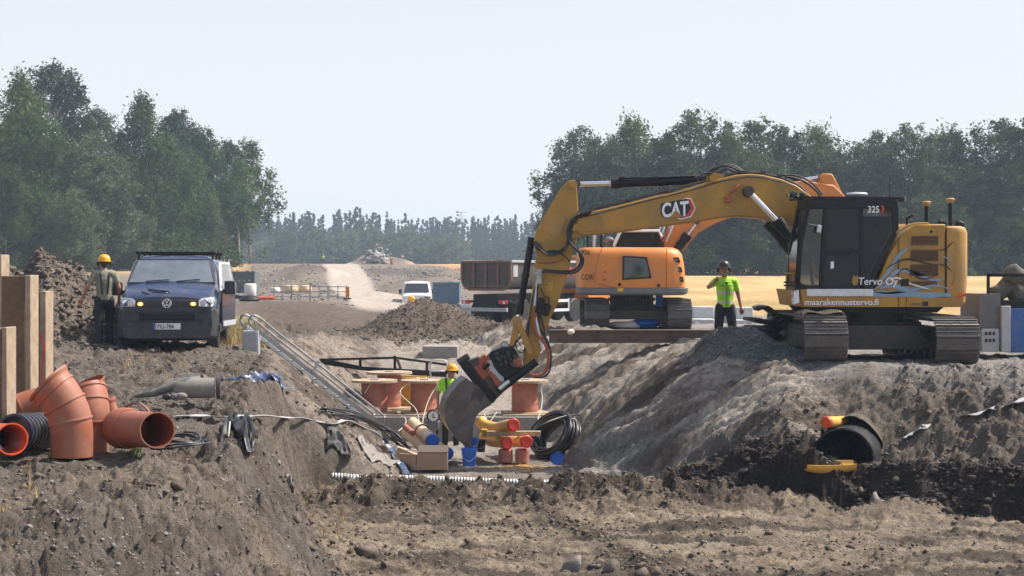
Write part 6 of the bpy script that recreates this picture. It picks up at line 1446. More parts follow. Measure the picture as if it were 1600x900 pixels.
# ---------------------------------------------------------------- left bank: piles and pipes
def pile(px0, px1, pxe, ytop, ybot, d, label, mark=False):
    x0, x1, x2 = wx(px0, d), wx(px1, d), wx(pxe, d); w_ = x2-x0; zt = wz(ytop, d); zb = wz(ybot, d)-.3
    o = thing('pile', ((x0+x2)/2, d, zb), label, 'pile', 'brown piles standing at the left edge'); e = x2-x1
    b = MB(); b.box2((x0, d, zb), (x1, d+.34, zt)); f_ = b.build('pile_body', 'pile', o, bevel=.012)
    b = MB(); b.box2((x1, d-.006, zb), (x2, d+.345, zt+.01)); sd = b.build('sunlit_edge', 'pilelight', o, bevel=.008)  # sunlight on the right side painted as a paler strip
    if mark:
        b = MB(); b.tube(curve([(x1+.01, d-.010, zt-.55), (x2-.02, d-.010, zt-.7), (x1+.03, d-.010, zt-1.0), (x2-.03, d-.01, zt-1.25), (x1+.0, d-.01, zt-1.35)]), .009, 5); b.build('red_paint_mark', 'redcap', sd)
    return o
pile(1.5, 39, 48, 431, 645, 20.5, 'tall dark brown pile with a painted sunlit right edge, widest of the group')
pile(47, 62, 72, 456, 640, 21.5, 'brown pile with red paint scrawl on its painted sunlit edge, rightmost of the group', True)
pile(-25, 3, 11, 513, 650, 18.5, 'short brown pile at the very left edge, lowest of the group')
pile(-30, -2, 2.5, 399, 640, 21.6, 'pile mostly outside the picture at far left, only its painted sunlit edge showing')
def pm(px, py, d): return at(px, py, d)
def bendpipe(name, pts, rs, label, grp='orange-brown pipe fittings on the left bank', mats=('pipeorange', 'pipeinside'), collars=(), n=36, t=.014):
    path = curve(pts, 6); k = len(path)
    tt = [i/(k-1) for i in range(k)]; R_ = [float(np.interp(t_, [q[0] for q in rs], [q[1] for q in rs])) for t_ in tt]
    o = thing(name, pts[0], label, 'pipe fitting', grp); b = MB(); b.pipe(path, R_, t, n); bo_ = b.build('pipe_wall', list(mats), o, smooth=40)
    for c in collars:
        i = min(k-2, int(c*(k-1))); d_ = (path[i+1]-path[i]).normalized(); c_ = MB(); rr = R_[i]+.001
        c_.lathe([(rr-.004, -.014), (rr+.010, -.012), (rr+.013, 0), (rr+.010, .012), (rr-.004, .014)], path[i], d_, n); c_.build('collar', mats[0], o, smooth=60)
    return o
d = 17.5
bendpipe('pipe_elbow', [pm(112, 713, d), pm(112, 672, d), pm(107, 645, d), pm(94, 620, d), pm(80, 604, d), pm(74, 598, d)], [(0, .218), (.62, .222), (.66, .225), (.85, .235), (.88, .262), (1, .262)],
         'largest orange-brown elbow pipe standing upright in front of the others', collars=(.30, .52, .70))
bendpipe('pipe_elbow', [pm(139, 711, 18.15), pm(140, 668, 18.15), pm(141, 645, 18.15), pm(139, 622, 18.2), pm(135, 606, 18.25), pm(133, 601, 18.25)], [(0, .212), (.62, .206), (.85, .205), (.88, .225), (1, .225)],
         'second upright elbow pipe, half hidden behind the largest elbow', collars=(.32, .55, .72))
bendpipe('pipe_elbow', [pm(178, 660, 18.9), pm(174, 645, 18.9), pm(169, 632, 18.9), pm(166, 624, 18.9)], [(0, .085), (.7, .085), (.76, .10), (1, .10)], 'small narrow pipe socket sticking up between the second elbow and the wide mouth', collars=(.35,))
o = bendpipe('pipe_piece', [pm(246, 672, 17.2), pm(241, 672, 17.28), pm(222, 671, 17.55), pm(204, 670, 17.85), pm(196, 669, 18.0), pm(190, 669, 18.1)], [(0, .19), (.12, .186), (.3, .186), (.62, .200), (.7, .222), (1, .222)],
         'wide open-mouthed orange-brown pipe lying on its side, its dark mouth facing the viewer', collars=(.62,))
o = bendpipe('pipe_ring', [pm(210, 652, 19.4), pm(213, 652, 19.75)], [(0, .172), (1, .172)], 'orange-brown socket ring lying behind the wide mouth pipe')
o = bendpipe('pipe_elbow', [pm(2, 652, 19.3), pm(20, 640, 19.3), pm(40, 632, 19.35), pm(62, 626, 19.4)], [(0, .14), (.5, .15), (1, .16)], 'dull red pipe lying low behind the corrugated black pipe', collars=(.2, .5))
o = bendpipe('pipe_piece', [pm(19, 686, 16.95), pm(12, 686, 17.1), pm(0, 685, 17.5), pm(-18, 684, 17.9)], [(0, .165), (.15, .16), (1, .16)], 'bright orange pipe mouth at the left edge, the same orange inside', mats=('vivid', 'vivid'))
# corrugated black pipe
o = thing('corrugated_pipe', pm(40, 704, 17.9), 'thick black corrugated pipe between the bright orange mouth and the largest elbow', 'pipe')
A = pm(22, 676, 17.75); B = pm(76, 672, 18.7); ax = (B-A); L = ax.length; b = MB(); prof = []
for i in range(10*6+1):
    t_ = i/60; prof.append((.192+.013*(1 if math.sin(t_*10*2*math.pi) > -.2 else -1), L*t_))
b.lathe(prof[1:], A, ax, 36); b.f = [f for f in b.f if len(f) == 4]; b.mi = [0]*len(b.f); b.build('corrugated_wall', 'blackpipe', o, smooth=30)
b = MB(); b.lathe([(.175, 0), (.175, L)], A, ax, 32); b.f = [f[::-1] for f in b.f if len(f) == 4]; b.mi = [0]*len(b.f); b.lathe([(.175, -.005), (.20, -.005), (.205, .02), (.205, .05)], A, ax, 32); b.f = [f for f in b.f if len(f) == 4]; b.mi = [0]*len(b.f); b.build('inner_wall', mat('navy_plastic', (.012, .025, .06), .3), o)
# black coils and hoses near the pipes
def coilthing(name, c, R0, n, r, axis, label, cat, m='blackpipe', jit=.03, h=.1, grp=None, seed=1, step=.03):
    rg = random.Random(seed); ax = Vector(axis).normalized(); up = Vector((0, 0, 1)) if abs(ax.z) < .9 else Vector((1, 0, 0)); x = ax.cross(up).normalized(); y = ax.cross(x)
    pts = []; N = 28
    for k in range(n*N+1):
        a = 2*math.pi*k/N; t_ = k/(n*N); rr = R0*(1-.35*abs(math.sin(k*.31))*step*3)+rg.uniform(-jit, jit)*.15+jit*math.sin(k*.045+seed)
        pts.append(Vector(c)+x*rr*math.cos(a)+y*rr*math.sin(a)+ax*(h*(t_-.5)+jit*.4*math.sin(a*2+k*.02)))
    b = MB(); b.tube(pts, r, 7); return topmesh(b, name, m, label, cat, grp, smooth=180)
coilthing('cable_coil', pm(277, 690, 17.6)+Vector((0, .1, 0)), .26, 4, .011, (0, -.1, 1), 'flat loops of thin black hose on the ground right of the wide mouth pipe', 'hose', jit=.06, h=.05)
def lie(pts, off=.03):      # pixel positions on the ground at given depths
    return [Vector((wx(px, d_), d_, ground(wx(px, d_), d_)+off)) for px, d_ in pts]
def ribbon(pts, w_, name, m, label, cat, th=.012, grp=None):
    P = curve(pts, 8); b = MB(); n = len(P); vs = []
    for i, p in enumerate(P):
        t_ = (P[min(i+1, n-1)]-P[max(i-1, 0)]).normalized(); s_ = t_.cross(Vector((0, 0, 1))).normalized()*w_/2; tw = Vector((0, 0, .15*w_*math.sin(i*.55)))
        vs += [p-s_-tw, p+s_+tw, p+s_+tw+Vector((0, 0, th)), p-s_-tw+Vector((0, 0, th))]
    fs = [(i*4+j, (i+1)*4+j, (i+1)*4+(j+1) % 4, i*4+(j+1) % 4) for i in range(n-1) for j in range(4)]+[(0, 1, 2, 3), tuple(range((n-1)*4+3, (n-1)*4-1, -1))]
    b.add(vs, fs); return topmesh(b, name, m, label, cat, grp, smooth=60)
def zfix(px, py, d_): return at(px, py, d_)
def follow(pxpy, d0, d1):   # rows on the ground seen at given pixels: search the depth where the ground shows there
    out = []; dds = np.arange(d0, d1, .05)
    for px, py in pxpy:
        e = EYE+(HOR-py)/F*dds-height(wx(px, dds), dds); k = np.nonzero(e <= 0)[0]; d_ = float(dds[k[0]]) if len(k) else d1
        out.append(at(px, py, d_)+Vector((0, 0, .055)))
    return out
ribbon(follow([(268, 658), (310, 657), (350, 659), (400, 657), (450, 658), (480, 660)], 17, 31)+follow([(520, 668), (538, 662), (560, 669), (590, 684), (605, 700), (618, 720), (632, 742)], 26.5, 31), .07, 'flat_hose', 'hosewhite', 'pale flat hose running across the left bank and down into the trench', 'hose')
ribbon(follow([(600, 690), (612, 706), (622, 722), (636, 746)], 27.5, 31), .10, 'tarp_strip', 'tarp', 'narrow blue tarp edge hanging at the front corner of the left bank', 'tarp')
for k in range(7):
    o_ = k*3.2; P = follow([(500+o_, 650+k), (545+o_, 655+k*1.5), (580+o_*1.1, 668+k*2), (608+o_, 688+k*1.2), (628+o_, 708+k), (640+o_, 722)], 27.0, 32)
    for i, p in enumerate(P): p.z += .06+.05*math.sin(i*1.3+k)
    b = MB(); b.tube(curve(P), .016, 7); topmesh(b, 'black_hose', 'blackpipe', ('lowest, leftmost', 'second lowest', 'third lowest', 'middle', 'third from the top', 'second from the top', 'uppermost, rightmost')[k]+' of the black hoses on the left bank corner', 'hose', 'black hoses hanging down the left bank', smooth=180)
P = follow([(360, 605), (385, 602), (420, 600), (452, 612)], 18, 30)
# grey pipe plug and blue tarp
def gp(px, py, d0=16, d1=33): return follow([(px, py)], d0, d1)[0]
c = gp(300, 630); o = thing('pipe_plug', c, 'grey rubber pipe plug with a dark tapered tail lying on the left bank', 'pipe plug')
u_ = c.y; s_ = u_/F; r_ = 16*s_
b = MB(); b.lathe([(.02, -.05), (r_*.75, .0), (r_*.95, .12), (r_*1.0, .36), (r_*.98, .50)], c+Vector((-42*s_*.6, 0, r_)), (1, .15, .02), 18); b.build('plug_body', 'canvas', o, smooth=60)
b = MB(); b.lathe([(r_*.9, 0), (r_*1.1, .01), (r_*1.1, .05), (r_*.9, .06)], c+Vector((36*s_, .08, r_)), (1, .15, .02), 18); b.build('end_ring', 'darksteel', o)
b = MB(); b.tube([c+Vector((-90*s_, 0, .03)), c+Vector((-60*s_, 0, 9*s_)), c+Vector((-10*s_, 0, 26*s_)), c+Vector((10*s_, .1, 30*s_))], [.02, .05, .07, .05], 8); b.build('tail', 'greenbin', o, smooth=180)
for k, (dx, rr, m_) in enumerate(((-34, 5, 'blackpipe'), (-22, 5.5, 'grey'), (-12, 6, 'canvas'))): b = MB(); b.ball(c+Vector((dx*s_, -.2, rr*s_)), rr*s_, 10, (1.6, 1, 1)); b.build('fitting', m_, o)
def crumple(name, px0, px1, py0, py1, m, label, cat, seed, amp=.07, raise_=.05, n=26, dmin=16):
    c0 = gp(px0, py1, dmin); c1 = gp(px1, py1, dmin); cb_ = gp((px0+px1)/2, py0, dmin); y0 = (c0.y+c1.y)/2; y1 = max(cb_.y, y0+.3)
    b = MB(); vs = []; fs = []
    for i in range(n):
        for j in range(n):
            u = i/(n-1); v = j/(n-1); x = (px0+(px1-px0)*(u+.10*math.sin(v*5+seed)*(.3+v)))/1; d_ = y0+(y1-y0)*(v+.18*math.sin(u*7+seed)); X = wx(x, d_)
            z = ground(X, d_)+raise_*(.4+math.sin(u*math.pi)*math.sin(v*math.pi))+amp*float(np.abs(vnoise(np.array([u*7+seed]), np.array([v*5.0]), seed))[0])*2+amp*.4*float(vnoise(np.array([u*17.]), np.array([v*13.]), seed+1)[0])
            vs.append((X, d_, z))
    md_ = float(np.median([v[2] for v in vs])); vs = [(v[0], v[1], max(v[2], md_-.16)) for v in vs]
    for i in range(n-1):
        for j in range(n-1): fs.append((i*n+j, (i+1)*n+j, (i+1)*n+j+1, i*n+j+1))
    b.add(vs, fs); o = topmesh(b, name, m, label, cat, smooth=50); md = o.modifiers.new('thickness', 'SOLIDIFY'); md.thickness = .006; return o
crumple('tarp', 352, 452, 608, 626, 'tarp', 'crumpled dark blue tarp with pale folds on the left bank', 'tarp', 3, .07, .05, 26, 25.2)
crumple('plastic_sheet', 345, 398, 676, 694, 'blackpipe', 'crumpled black plastic piece lying alone on the left bank', 'plastic sheet', 5, .12, .12, 16)
crumple('plastic_film', 560, 618, 706, 736, 'canvas', 'thin grey film spread at the front corner of the left bank', 'plastic sheet', 9, .05, .02, 18, 27.5)
crumple('black_sheet', 510, 552, 706, 732, 'rubber', 'black torn sheet on the mud ledge below the hoses', 'plastic sheet', 11, .12, .06, 16, 26.5)
ribbon(follow([(1500, 656), (1525, 652), (1545, 645), (1570, 640), (1600, 630), (1625, 627)], 24, 29), .16, 'geotextile', 'hosewhite', 'pale cloth strip half buried near the right edge of the slope', 'geotextile')
ribbon(follow([(1412, 690), (1425, 683), (1438, 676), (1450, 669)], 24, 29), .12, 'geotextile', 'hosewhite', 'small pale cloth end right of the culvert', 'geotextile')
# cabinet and ladder
o = thing('electrical_cabinet', at(391, 552, 32.6), 'grey cabinet with a wire hoop on top at the head of the ladder', 'cabinet'); x0, x1 = wx(378, 32.6), wx(404, 32.6)
b = MB(); b.box2((x0, 32.6, wz(552, 32.6)-.1), (x1, 32.85, wz(517, 32.6))); cbn = b.build('cabinet_box', 'grey' if 0 else 'lightgrey', o, bevel=.012)
b = MB(); b.box2((x0+.03, 32.588, wz(548, 32.6)), (x1-.03, 32.6, wz(520, 32.6))); b.build('cabinet_door', 'galv', cbn, bevel=.006)
b = MB(); b.tube(curve([at(385, 517, 32.7), at(386, 506, 32.7), at(393, 499, 32.7), at(399, 503, 32.7), at(402, 512, 32.7)]), .010, 6); b.build('wire_hoop', 'galv', cbn)
T = at(397, 512, 32.6); Bm = at(598, 668, 34.8); ld = thing('ladder_stairs', Bm, 'long aluminium ladder with a bent handrail leaning down the left bank into the trench', 'ladder')
side = Vector((-.25, .55, 0)); dr = (Bm-T)
for s_ in (0, 1): b = MB(); b.bar(T+side*s_, Bm+side*s_, .035, .08); b.build('stringer', 'galv', ld, bevel=.006)
for k in range(11): p = T+dr*(k+.5)/11; b = MB(); b.box(p+side*.5, (.10, .54, .025)); b.build('rung', 'galv', ld)
for s_ in (-.04, 1.04):
    hr = [T+side*s_+Vector((-.05, 0, .02)), T+side*s_+Vector((-.10, 0, .16)), T+side*s_+Vector((.05, 0, .22)), T+dr*.2+side*s_+Vector((.05, 0, .22)), T+dr*.93+side*s_+Vector((.05, 0, .22)), T+dr*.975+side*s_+Vector((.08, 0, .16)), T+dr*.985+side*s_+Vector((.02, 0, .02))]
    b = MB(); b.tube(curve(hr, 5), .022, 8); b.build('handrail', 'galv', ld, smooth=180)
b = MB(); p = T+dr*.44; b.bar(p+side*-.04+Vector((0, 0, .02)), p+side*-.04+Vector((.12, 0, .26)), .05, .06); b.build('rail_bracket', 'lightgrey', ld)
# black steel frame across the trench
fr = thing('steel_frame', at(600, 590, 39), 'long black steel support frame lying across the trench behind the cable reels', 'steel frame')
for dy in (0, .9):
    D_ = 38.6+dy
    b = MB(); b.pp([(497, 562), (504, 560), (566, 573), (705, 581), (705, 590), (640, 586), (560, 578), (502, 569)], D_, D_+.14); b.build('lower_beam', 'black', fr, bevel=.01)
    b = MB(); b.bar(at(500, 562, D_+.07), at(618, 559, D_+.07), .08, .05); b.bar(at(618, 559, D_+.07), at(708, 571, D_+.07), .08, .05); b.build('upper_chord', 'black', fr)
    for x, y0, y1 in ((563, 560, 576), (617, 556, 582), (667, 566, 586)): b = MB(); b.bar(at(x, y0, D_+.07), at(x, y1, D_+.07), .06, .06); b.build('upright', 'black', fr)
for x, y in ((502, 565), (617, 581), (700, 586)): b = MB(); b.bar(at(x, y, 38.7), at(x, y, 38.7)+Vector((0, .9, 0)), .08, .08); b.build('cross_tie', 'black', fr)
b = MB()
for k in range(9): p = at(621+k*1.0, 562+k*2.6, 38.5); b.lathe([(.02, -.03), (.035, 0), (.02, .03)], p, (1, k % 2, .4), 8)
b.build('chain', 'darksteel', fr)
# concrete ledge and small concrete blocks
b = MB(); b.box2((wx(575, 35.5), 35.42, -2.0), (wx(965, 35.5), 35.9, -1.385)); topmesh(b, 'concrete_slab', 'concrete', 'long grey concrete ledge across the trench carrying the cable reels', 'concrete slab', bevel=.02)
b = MB(); b.box2((wx(660, 43), 43, wz(556, 43)-.2), (wx(715, 43), 43.9, wz(541, 43))); topmesh(b, 'concrete_block', 'concrete', 'low concrete block at the far end of the trench', 'concrete block', bevel=.02)
# cable reels
LZ = -1.385
def reel(px, d, rf_, rd, h, label, z=LZ, tilt=0):
    c = Vector((wx(px, d), d, z)); o = thing('cable_reel', c, label, 'cable reel', 'cable reels on the concrete ledge')
    for nm, z0 in (('lower_flange', 0), ('upper_flange', h-.05)): b = MB(); b.lathe([(.04, z0), (rf_, z0), (rf_, z0+.05), (.04, z0+.05)], c, n=36); b.build(nm, 'wood', o, smooth=30)
    pr = []
    nb = 5
    for i in range(nb*4+1): t_ = i/(nb*4); pr.append((rd-.010*(1 if i % 4 == 0 else 0), .05+(h-.10)*t_))
    b = MB(); b.lathe(pr, c, n=36); dm = b.build('drum', 'reel', o, smooth=60)
    b = MB(); b.box(c+Vector((0, 0, h+.002)), (.18, .18, .012)); b.build('hub_plate', 'darksteel', o)
    return o
reel(585, 36.2, .50, .285, .74, 'front left cable reel with a broad wooden top, nearest the ladder')
reel(608, 37.5, .52, .27, .84, 'cable reel standing behind the front left one')
reel(662, 36.2, .50, .285, .74, 'middle cable reel left of the trench worker')
reel(820, 36.2, .52, .29, .74, 'cable reel right of the excavator bucket')
for i, (px, d, w_, l_) in enumerate(((600, 35.6, .9, 'thin board under the front left reel'), (665, 35.6, 1.0, 'thin board under the middle reel'), (740, 35.65, .6, 'short board between the bucket and the right reel'), (825, 35.6, 1.1, 'thin board under the right reel'))):
    b = MB(); b.box((wx(px, d), d, LZ+.02), (w_, .16, .035), (0, 0, .04*(i-1))); topmesh(b, 'board', 'wood', l_, 'board', 'boards on the concrete ledge', bevel=.004)
# yellow lattice crate behind the reels
o = thing('plastic_crate', at(640, 620, 37.8), 'yellow lattice crate behind the cable reels', 'crate'); x0, x1 = wx(617, 37.8), wx(668, 37.8); z0, z1 = LZ, wz(588, 37.8)
for k in range(15): b = MB(); x = x0+(x1-x0)*k/14; b.bar((x, 37.8, z0), (x, 37.8, z1), .022, .03); b.build('slat', 'ynet', o)
for k in range(8): b = MB(); z = z0+(z1-z0)*k/7; b.bar((x0, 37.79, z), (x1, 37.79, z), .02, .025); b.build('crossbar', 'ynet', o)
b = MB(); b.box(((x0+x1)/2, 38.15, (z0+z1)/2), (x1-x0-.05, .6, z1-z0-.05)); b.build('load', 'cream', o, bevel=.02)
# pale cables hanging over the ledge
for i, (pts, l_) in enumerate((([(655, 590, 36), (625, 612, 35.7), (650, 640, 35.35), (655, 670, 35.0), (652, 690, 34.6)], 'pale cable hanging from the middle reel, left one'), ([(690, 592, 36), (672, 620, 35.7), (662, 650, 35.3), (660, 676, 34.8), (664, 692, 34.6)], 'pale cable arching from the middle reel, right one'), ([(627, 650, 35.4), (634, 655, 35.3), (632, 665, 35.1), (622, 674, 34.8)], 'short pale cable end curling below the ledge'), ([(843, 598, 36), (847, 620, 35.8), (845, 640, 35.5), (839, 660, 35)], 'pale strap hanging from the right reel'), ([(600, 592, 36), (580, 600, 35.8), (570, 615, 35.75)], 'pale strap over the front left reel'), ([(752, 638, 35.4), (758, 650, 35.3), (764, 660, 35.1), (776, 644, 35.3)], 'pale rope loop on the ledge front right of the bucket'))):
    b = MB(); b.tube(curve([at(*p) for p in pts]), .011, 6); topmesh(b, 'cable', 'rope', l_, 'cable', 'pale cables over the ledge', smooth=180)
b = MB(); b.tube(curve([at(674, 598, 37.8), at(672, 572, 37.8), at(676, 564, 37.8), at(690, 563, 37.8), at(698, 567, 37.8), at(699, 590, 37.8)]), .02, 8); b.tube([at(673, 580, 37.8), at(699, 580, 37.8)], .016, 8); topmesh(b, 'handrail_frame', 'alu', 'small silver tube frame left of the trench worker', 'frame', smooth=180)
# worker's round gauge and the measuring box
o = thing('pressure_gauge_unit', at(677, 668, 34.1), 'small grey unit with a round white dial at the worker\'s hand', 'gauge')
b = MB(); b.box(at(676, 664, 34.2), (.28, .2, .20)); bb = b.build('housing', 'grey', o, bevel=.03)
b = MB(); b.lathe([(.13, 0), (.14, .03), (.12, .05), (.105, .04)], at(677, 650, 34.15), (0, -1, 0), 28); dl = b.build('dial_rim', 'black', o)
b = MB(); b.lathe([(.001, .041), (.105, .042)], at(677, 650, 34.15), (0, -1, 0), 28); b.build('dial_face', 'white', dl)
b = MB(); b.box(at(677, 648.5, 34.15-.045), (.02, .006, .08)); b.box(at(678, 652.5, 34.15-.045), (.06, .006, .018)); b.build('pointer', 'decal_black', dl)
for x in (-.08, .08): b = MB(); b.box(at(677, 672, 34.2)+Vector((x, 0, 0)), (.05, .1, .16)); b.build('leg', 'black', o)
# bundles of capped pipes on the trench floor
def capped(name, pts, r, m, cm, label, grp, capend=0, strap=None):
    o = thing(name, pts[0], label, 'pipe', grp); P = curve(pts, 6); b = MB(); b.pipe(P, r, .01, 24); b.build('pipe_wall', [m, m], o, smooth=60)
    a = P[0]; dr_ = (P[0]-P[1]).normalized(); b = MB(); b.lathe([(r+.010, -.07), (r+.012, .0), (r*.98, .014), (r*.8, .014), (r*.78, .004), (.002, .004)], a, dr_, 28); cp = b.build('end_cap', cm, o, smooth=50)
    c_ = MB()
    for k in range(7): an = k*2*math.pi/6; q = a+dr_*.004; 
    return o
g1 = 'cream pipes with blue caps left of the bucket'
capped('drain_pipe', [at(676, 689, 30.9), at(668, 682, 31.4), at(652, 668, 32.3), at(645, 661, 32.7)], .118, 'cream', 'bluecap', 'upper cream pipe with a blue cap, lying on the two others', g1)
capped('drain_pipe', [at(675, 711, 31.0), at(664, 702, 31.4), at(648, 685, 32.2), at(636, 675, 32.6)], .118, 'cream', 'bluecap', 'lower cream pipe with a blue cap just behind the cardboard box', g1)
capped('drain_pipe', [at(699, 709, 31.0), at(690, 703, 31.4), at(672, 690, 32.2), at(660, 680, 32.8)], .110, 'ypipe', 'bluecap', 'yellower pipe with a blue cap, rightmost of the left bundle', g1)
b = MB(); b.tube([at(633, 667, 32.0), at(645, 677, 31.6)], .06, 12); topmesh(b, 'red_pipe', 'reel', 'short red-brown pipe end squeezed between the cream pipes', 'pipe')
for i, (px, py, d_) in enumerate(((660, 672, 31.9),)):
    b = MB(); c = at(px, py, d_); ax = (at(676, 689, 30.9)-at(645, 661, 32.7)).normalized()
    b.lathe([(.135, -.012), (.142, 0), (.135, .012)], c+Vector((0, 0, -.02)), ax, 24); topmesh(b, 'strap', 'black', 'dark strap round the upper cream pipe', 'strap')
g2 = 'yellow pipes with red caps right of the bucket'
capped('drain_pipe', [at(803, 664, 31.2), at(793, 665, 31.5), at(775, 669, 31.9), at(757, 664, 32.2), at(750, 657, 32.3)], .112, 'ypipe', 'redcap', 'topmost yellow pipe with a red cap, resting on the timber', g2)
capped('drain_pipe', [at(793, 692, 31.2), at(783, 691, 31.5), at(768, 689, 32.0), at(756, 683, 32.5)], .108, 'ypipe', 'redcap', 'lower left yellow pipe with a red cap under the timber', g2)
capped('drain_pipe', [at(823, 690, 31.2), at(812, 690, 31.6), at(797, 689, 32.2), at(788, 684, 32.8)], .108, 'ypipe', 'redcap', 'lower right yellow pipe with a red cap under the timber', g2)
b = MB(); b.box2((wx(760, 31.4), 31.45, wz(682, 31.4)), (wx(845, 31.4), 31.6, wz(674.5, 31.4))); topmesh(b, 'timber', 'wood', 'wooden bar lying between the yellow pipes', 'timber', bevel=.006)
b = MB(); b.box2((wx(752, 31.5), 31.6, wz(684, 31.5)), (wx(761, 31.5), 31.75, wz(672, 31.5))); topmesh(b, 'timber', 'ynet', 'pale yellow block at the left end of the wooden bar', 'timber', bevel=.006)
for i, (px, l_) in enumerate(((790, 'left dull red drum under the yellow pipes'), (816, 'right dull red drum under the yellow pipes'))):
    o = thing('red_drum', at(px, 722, 31.3), l_, 'drum', 'small red drums under the yellow pipes'); c = at(px, 722, 31.35)
    b = MB(); b.lathe([(.115, 0), (.135, .012), (.132, .06), (.136, .12), (.132, .18), (.136, .225), (.115, .238)], c, n=24); b.build('drum_body', 'reel', o)
    b = MB(); b.lathe([(.05, .235), (.115, .24), (.10, .25)], c, n=24); b.build('rim', 'redcap', o)
# cardboard box
cbx = thing('cardboard_box', at(672, 734, 29.8), 'opened brown cardboard box on the trench floor in front of the cream pipes', 'box')
b = MB(); D_ = 29.8; x0, x1, z0, z1 = wx(651, D_), wx(699, D_), wz(734, D_), wz(710.5, D_)
b.box2((x0, D_, z0), (x1, D_+.008, z1)); b.box2((x0, D_+.45, z0), (x1, D_+.458, z1)); b.box2((x1-.008, D_+.009, z0), (x1, D_+.449, z1)); b.box2((x0, D_+.009, z0), (x0+.008, D_+.449, z1)); b.box2((x0+.009, D_+.009, z0), (x1-.009, D_+.449, z0+.008)); cbo = b.build('carton', 'card', cbx)
b = MB(); b.prism([(x0, D_+.0, z1), (x0, D_+.45, z1), (x0-.38, D_+.35, z1+.12), (x0-.30, D_-.05, z1+.02)], (0, 0, .008)); b.build('flap', 'cardin', cbo)
b = MB(); b.prism([(x0-.012, D_, z0+.02), (x0-.012, D_, z1), (x0-.33, D_-.03, z1+.14), (x0-.40, D_-.02, z1-.02)], (0, .008, 0)); b.build('flap', 'card', cbo)
b = MB(); b.prism([(x0, D_+.46, z1), (x1, D_+.46, z1), (x1, D_+.62, z1+.10), (x0, D_+.62, z1+.10)], (0, .006, .006)); b.build('flap', 'cardin', cbo)
text('FOX', .115, (wx(666.5, D_), D_-.004, wz(727, D_)), cbo, 'pilelight', 'box_lettering', squash=1.05, bold=.001)
# buckets
def bucket(px, y0, y1, d_, m, label, inner=True):
    h = wz(y0, d_)-wz(y1, d_); r1 = h*.42; o = thing('plastic_bucket', at(px, y1, d_), label, 'bucket', 'buckets under the excavator bucket'); c = at(px, y1, d_)
    b = MB(); b.lathe([(r1*.82, 0), (r1*.97, h*.9), (r1*1.05, h*.9), (r1*1.05, h), (r1*.95, h), (r1*.80, .02), (.001, .02)], c, n=28); b.build('pail', m, o, smooth=40)
    b = MB(); b.tube(curve([c+Vector((-r1*1.03, 0, h*.92)), c+Vector((-r1*.9, -.06, h*.55)), c+Vector((0, -r1*1.1, h*.32)), c+Vector((r1*.9, -.06, h*.55)), c+Vector((r1*1.03, 0, h*.92))]), .005, 6); b.build('handle', 'alu', o); return o
bucket(733, 700, 728, 30.1, 'bluecap', 'bright blue bucket standing in front of the others')
bucket(740, 684, 703, 31.6, 'bluecap', 'blue bucket behind the bright blue one, partly hidden')
bucket(751, 687, 706, 31.9, 'blackpipe', 'dark bucket behind the two blue ones')
b = MB(); c = at(871, 716, 30.6); b.lathe([(.125, -.03), (.13, .03), (.118, .03), (.11, .0), (.001, .0)], c, (-.25, -1, .25), 26); topmesh(b, 'loose_lid', 'bluecap', 'loose blue pipe cap lying at the foot of the right slope', 'pipe cap')
rg = np.random.RandomState(5); n = 700; d_ = rg.uniform(30.0, 31.2, n); px = rg.normal(818, 20, n); x = wx(px, d_)
o = rockmesh('spilled_grains', np.stack([x, d_, height(x, d_)+.006], 1), rg.uniform(.005, .014, n), M['ypipe'], 1, .6, 9); tag(o, 'yellow grains spilled on the trench floor before the red drums', 'grains', kind='stuff')
# big black hose coil leaning on the right slope
cc = at(866, 680, 32.4); o = thing('hose_coil', cc-Vector((0, 0, .35)), 'big coil of thick black hose leaning against the right slope of the trench', 'hose coil')
ax = Vector((-.72, -.42, .52)).normalized()
x_ = ax.cross(Vector((0, 0, 1))).normalized(); y_ = ax.cross(x_)
for k in range(22):
    off = ax*((k % 7)*.046-.16); R_ = .56-.05*(k//7)-.012*((k*7) % 3); b = MB(); ph = k*1.3
    b.tube([cc+off+x_*(R_+.012*math.sin(3*a+ph))*math.cos(a)*1.15+y_*(R_*.85+.015*math.cos(2*a+ph))*math.sin(a)+ax*.02*math.sin(2*a+ph) for a in [i*2*math.pi/40 for i in range(41)]], .024, 8); b.build('hose_loop', 'blackpipe', o, smooth=180)
for a in (.3, 1.2, 2.2, 4.0):
    b = MB(); p = cc+x_*.5*1.15*math.cos(a)+y_*.5*.85*math.sin(a); b.lathe([(.10, -.012), (.108, 0), (.10, .012)], p, (x_*-math.sin(a)+y_*math.cos(a)), 14); b.build('tie', 'rope', o)
hose(o, [at(835, 672, 31.7), at(855, 660, 31.8), at(885, 650, 32.2), at(905, 648, 32.6)], .022, 'blackpipe', 'loose_hose_end')
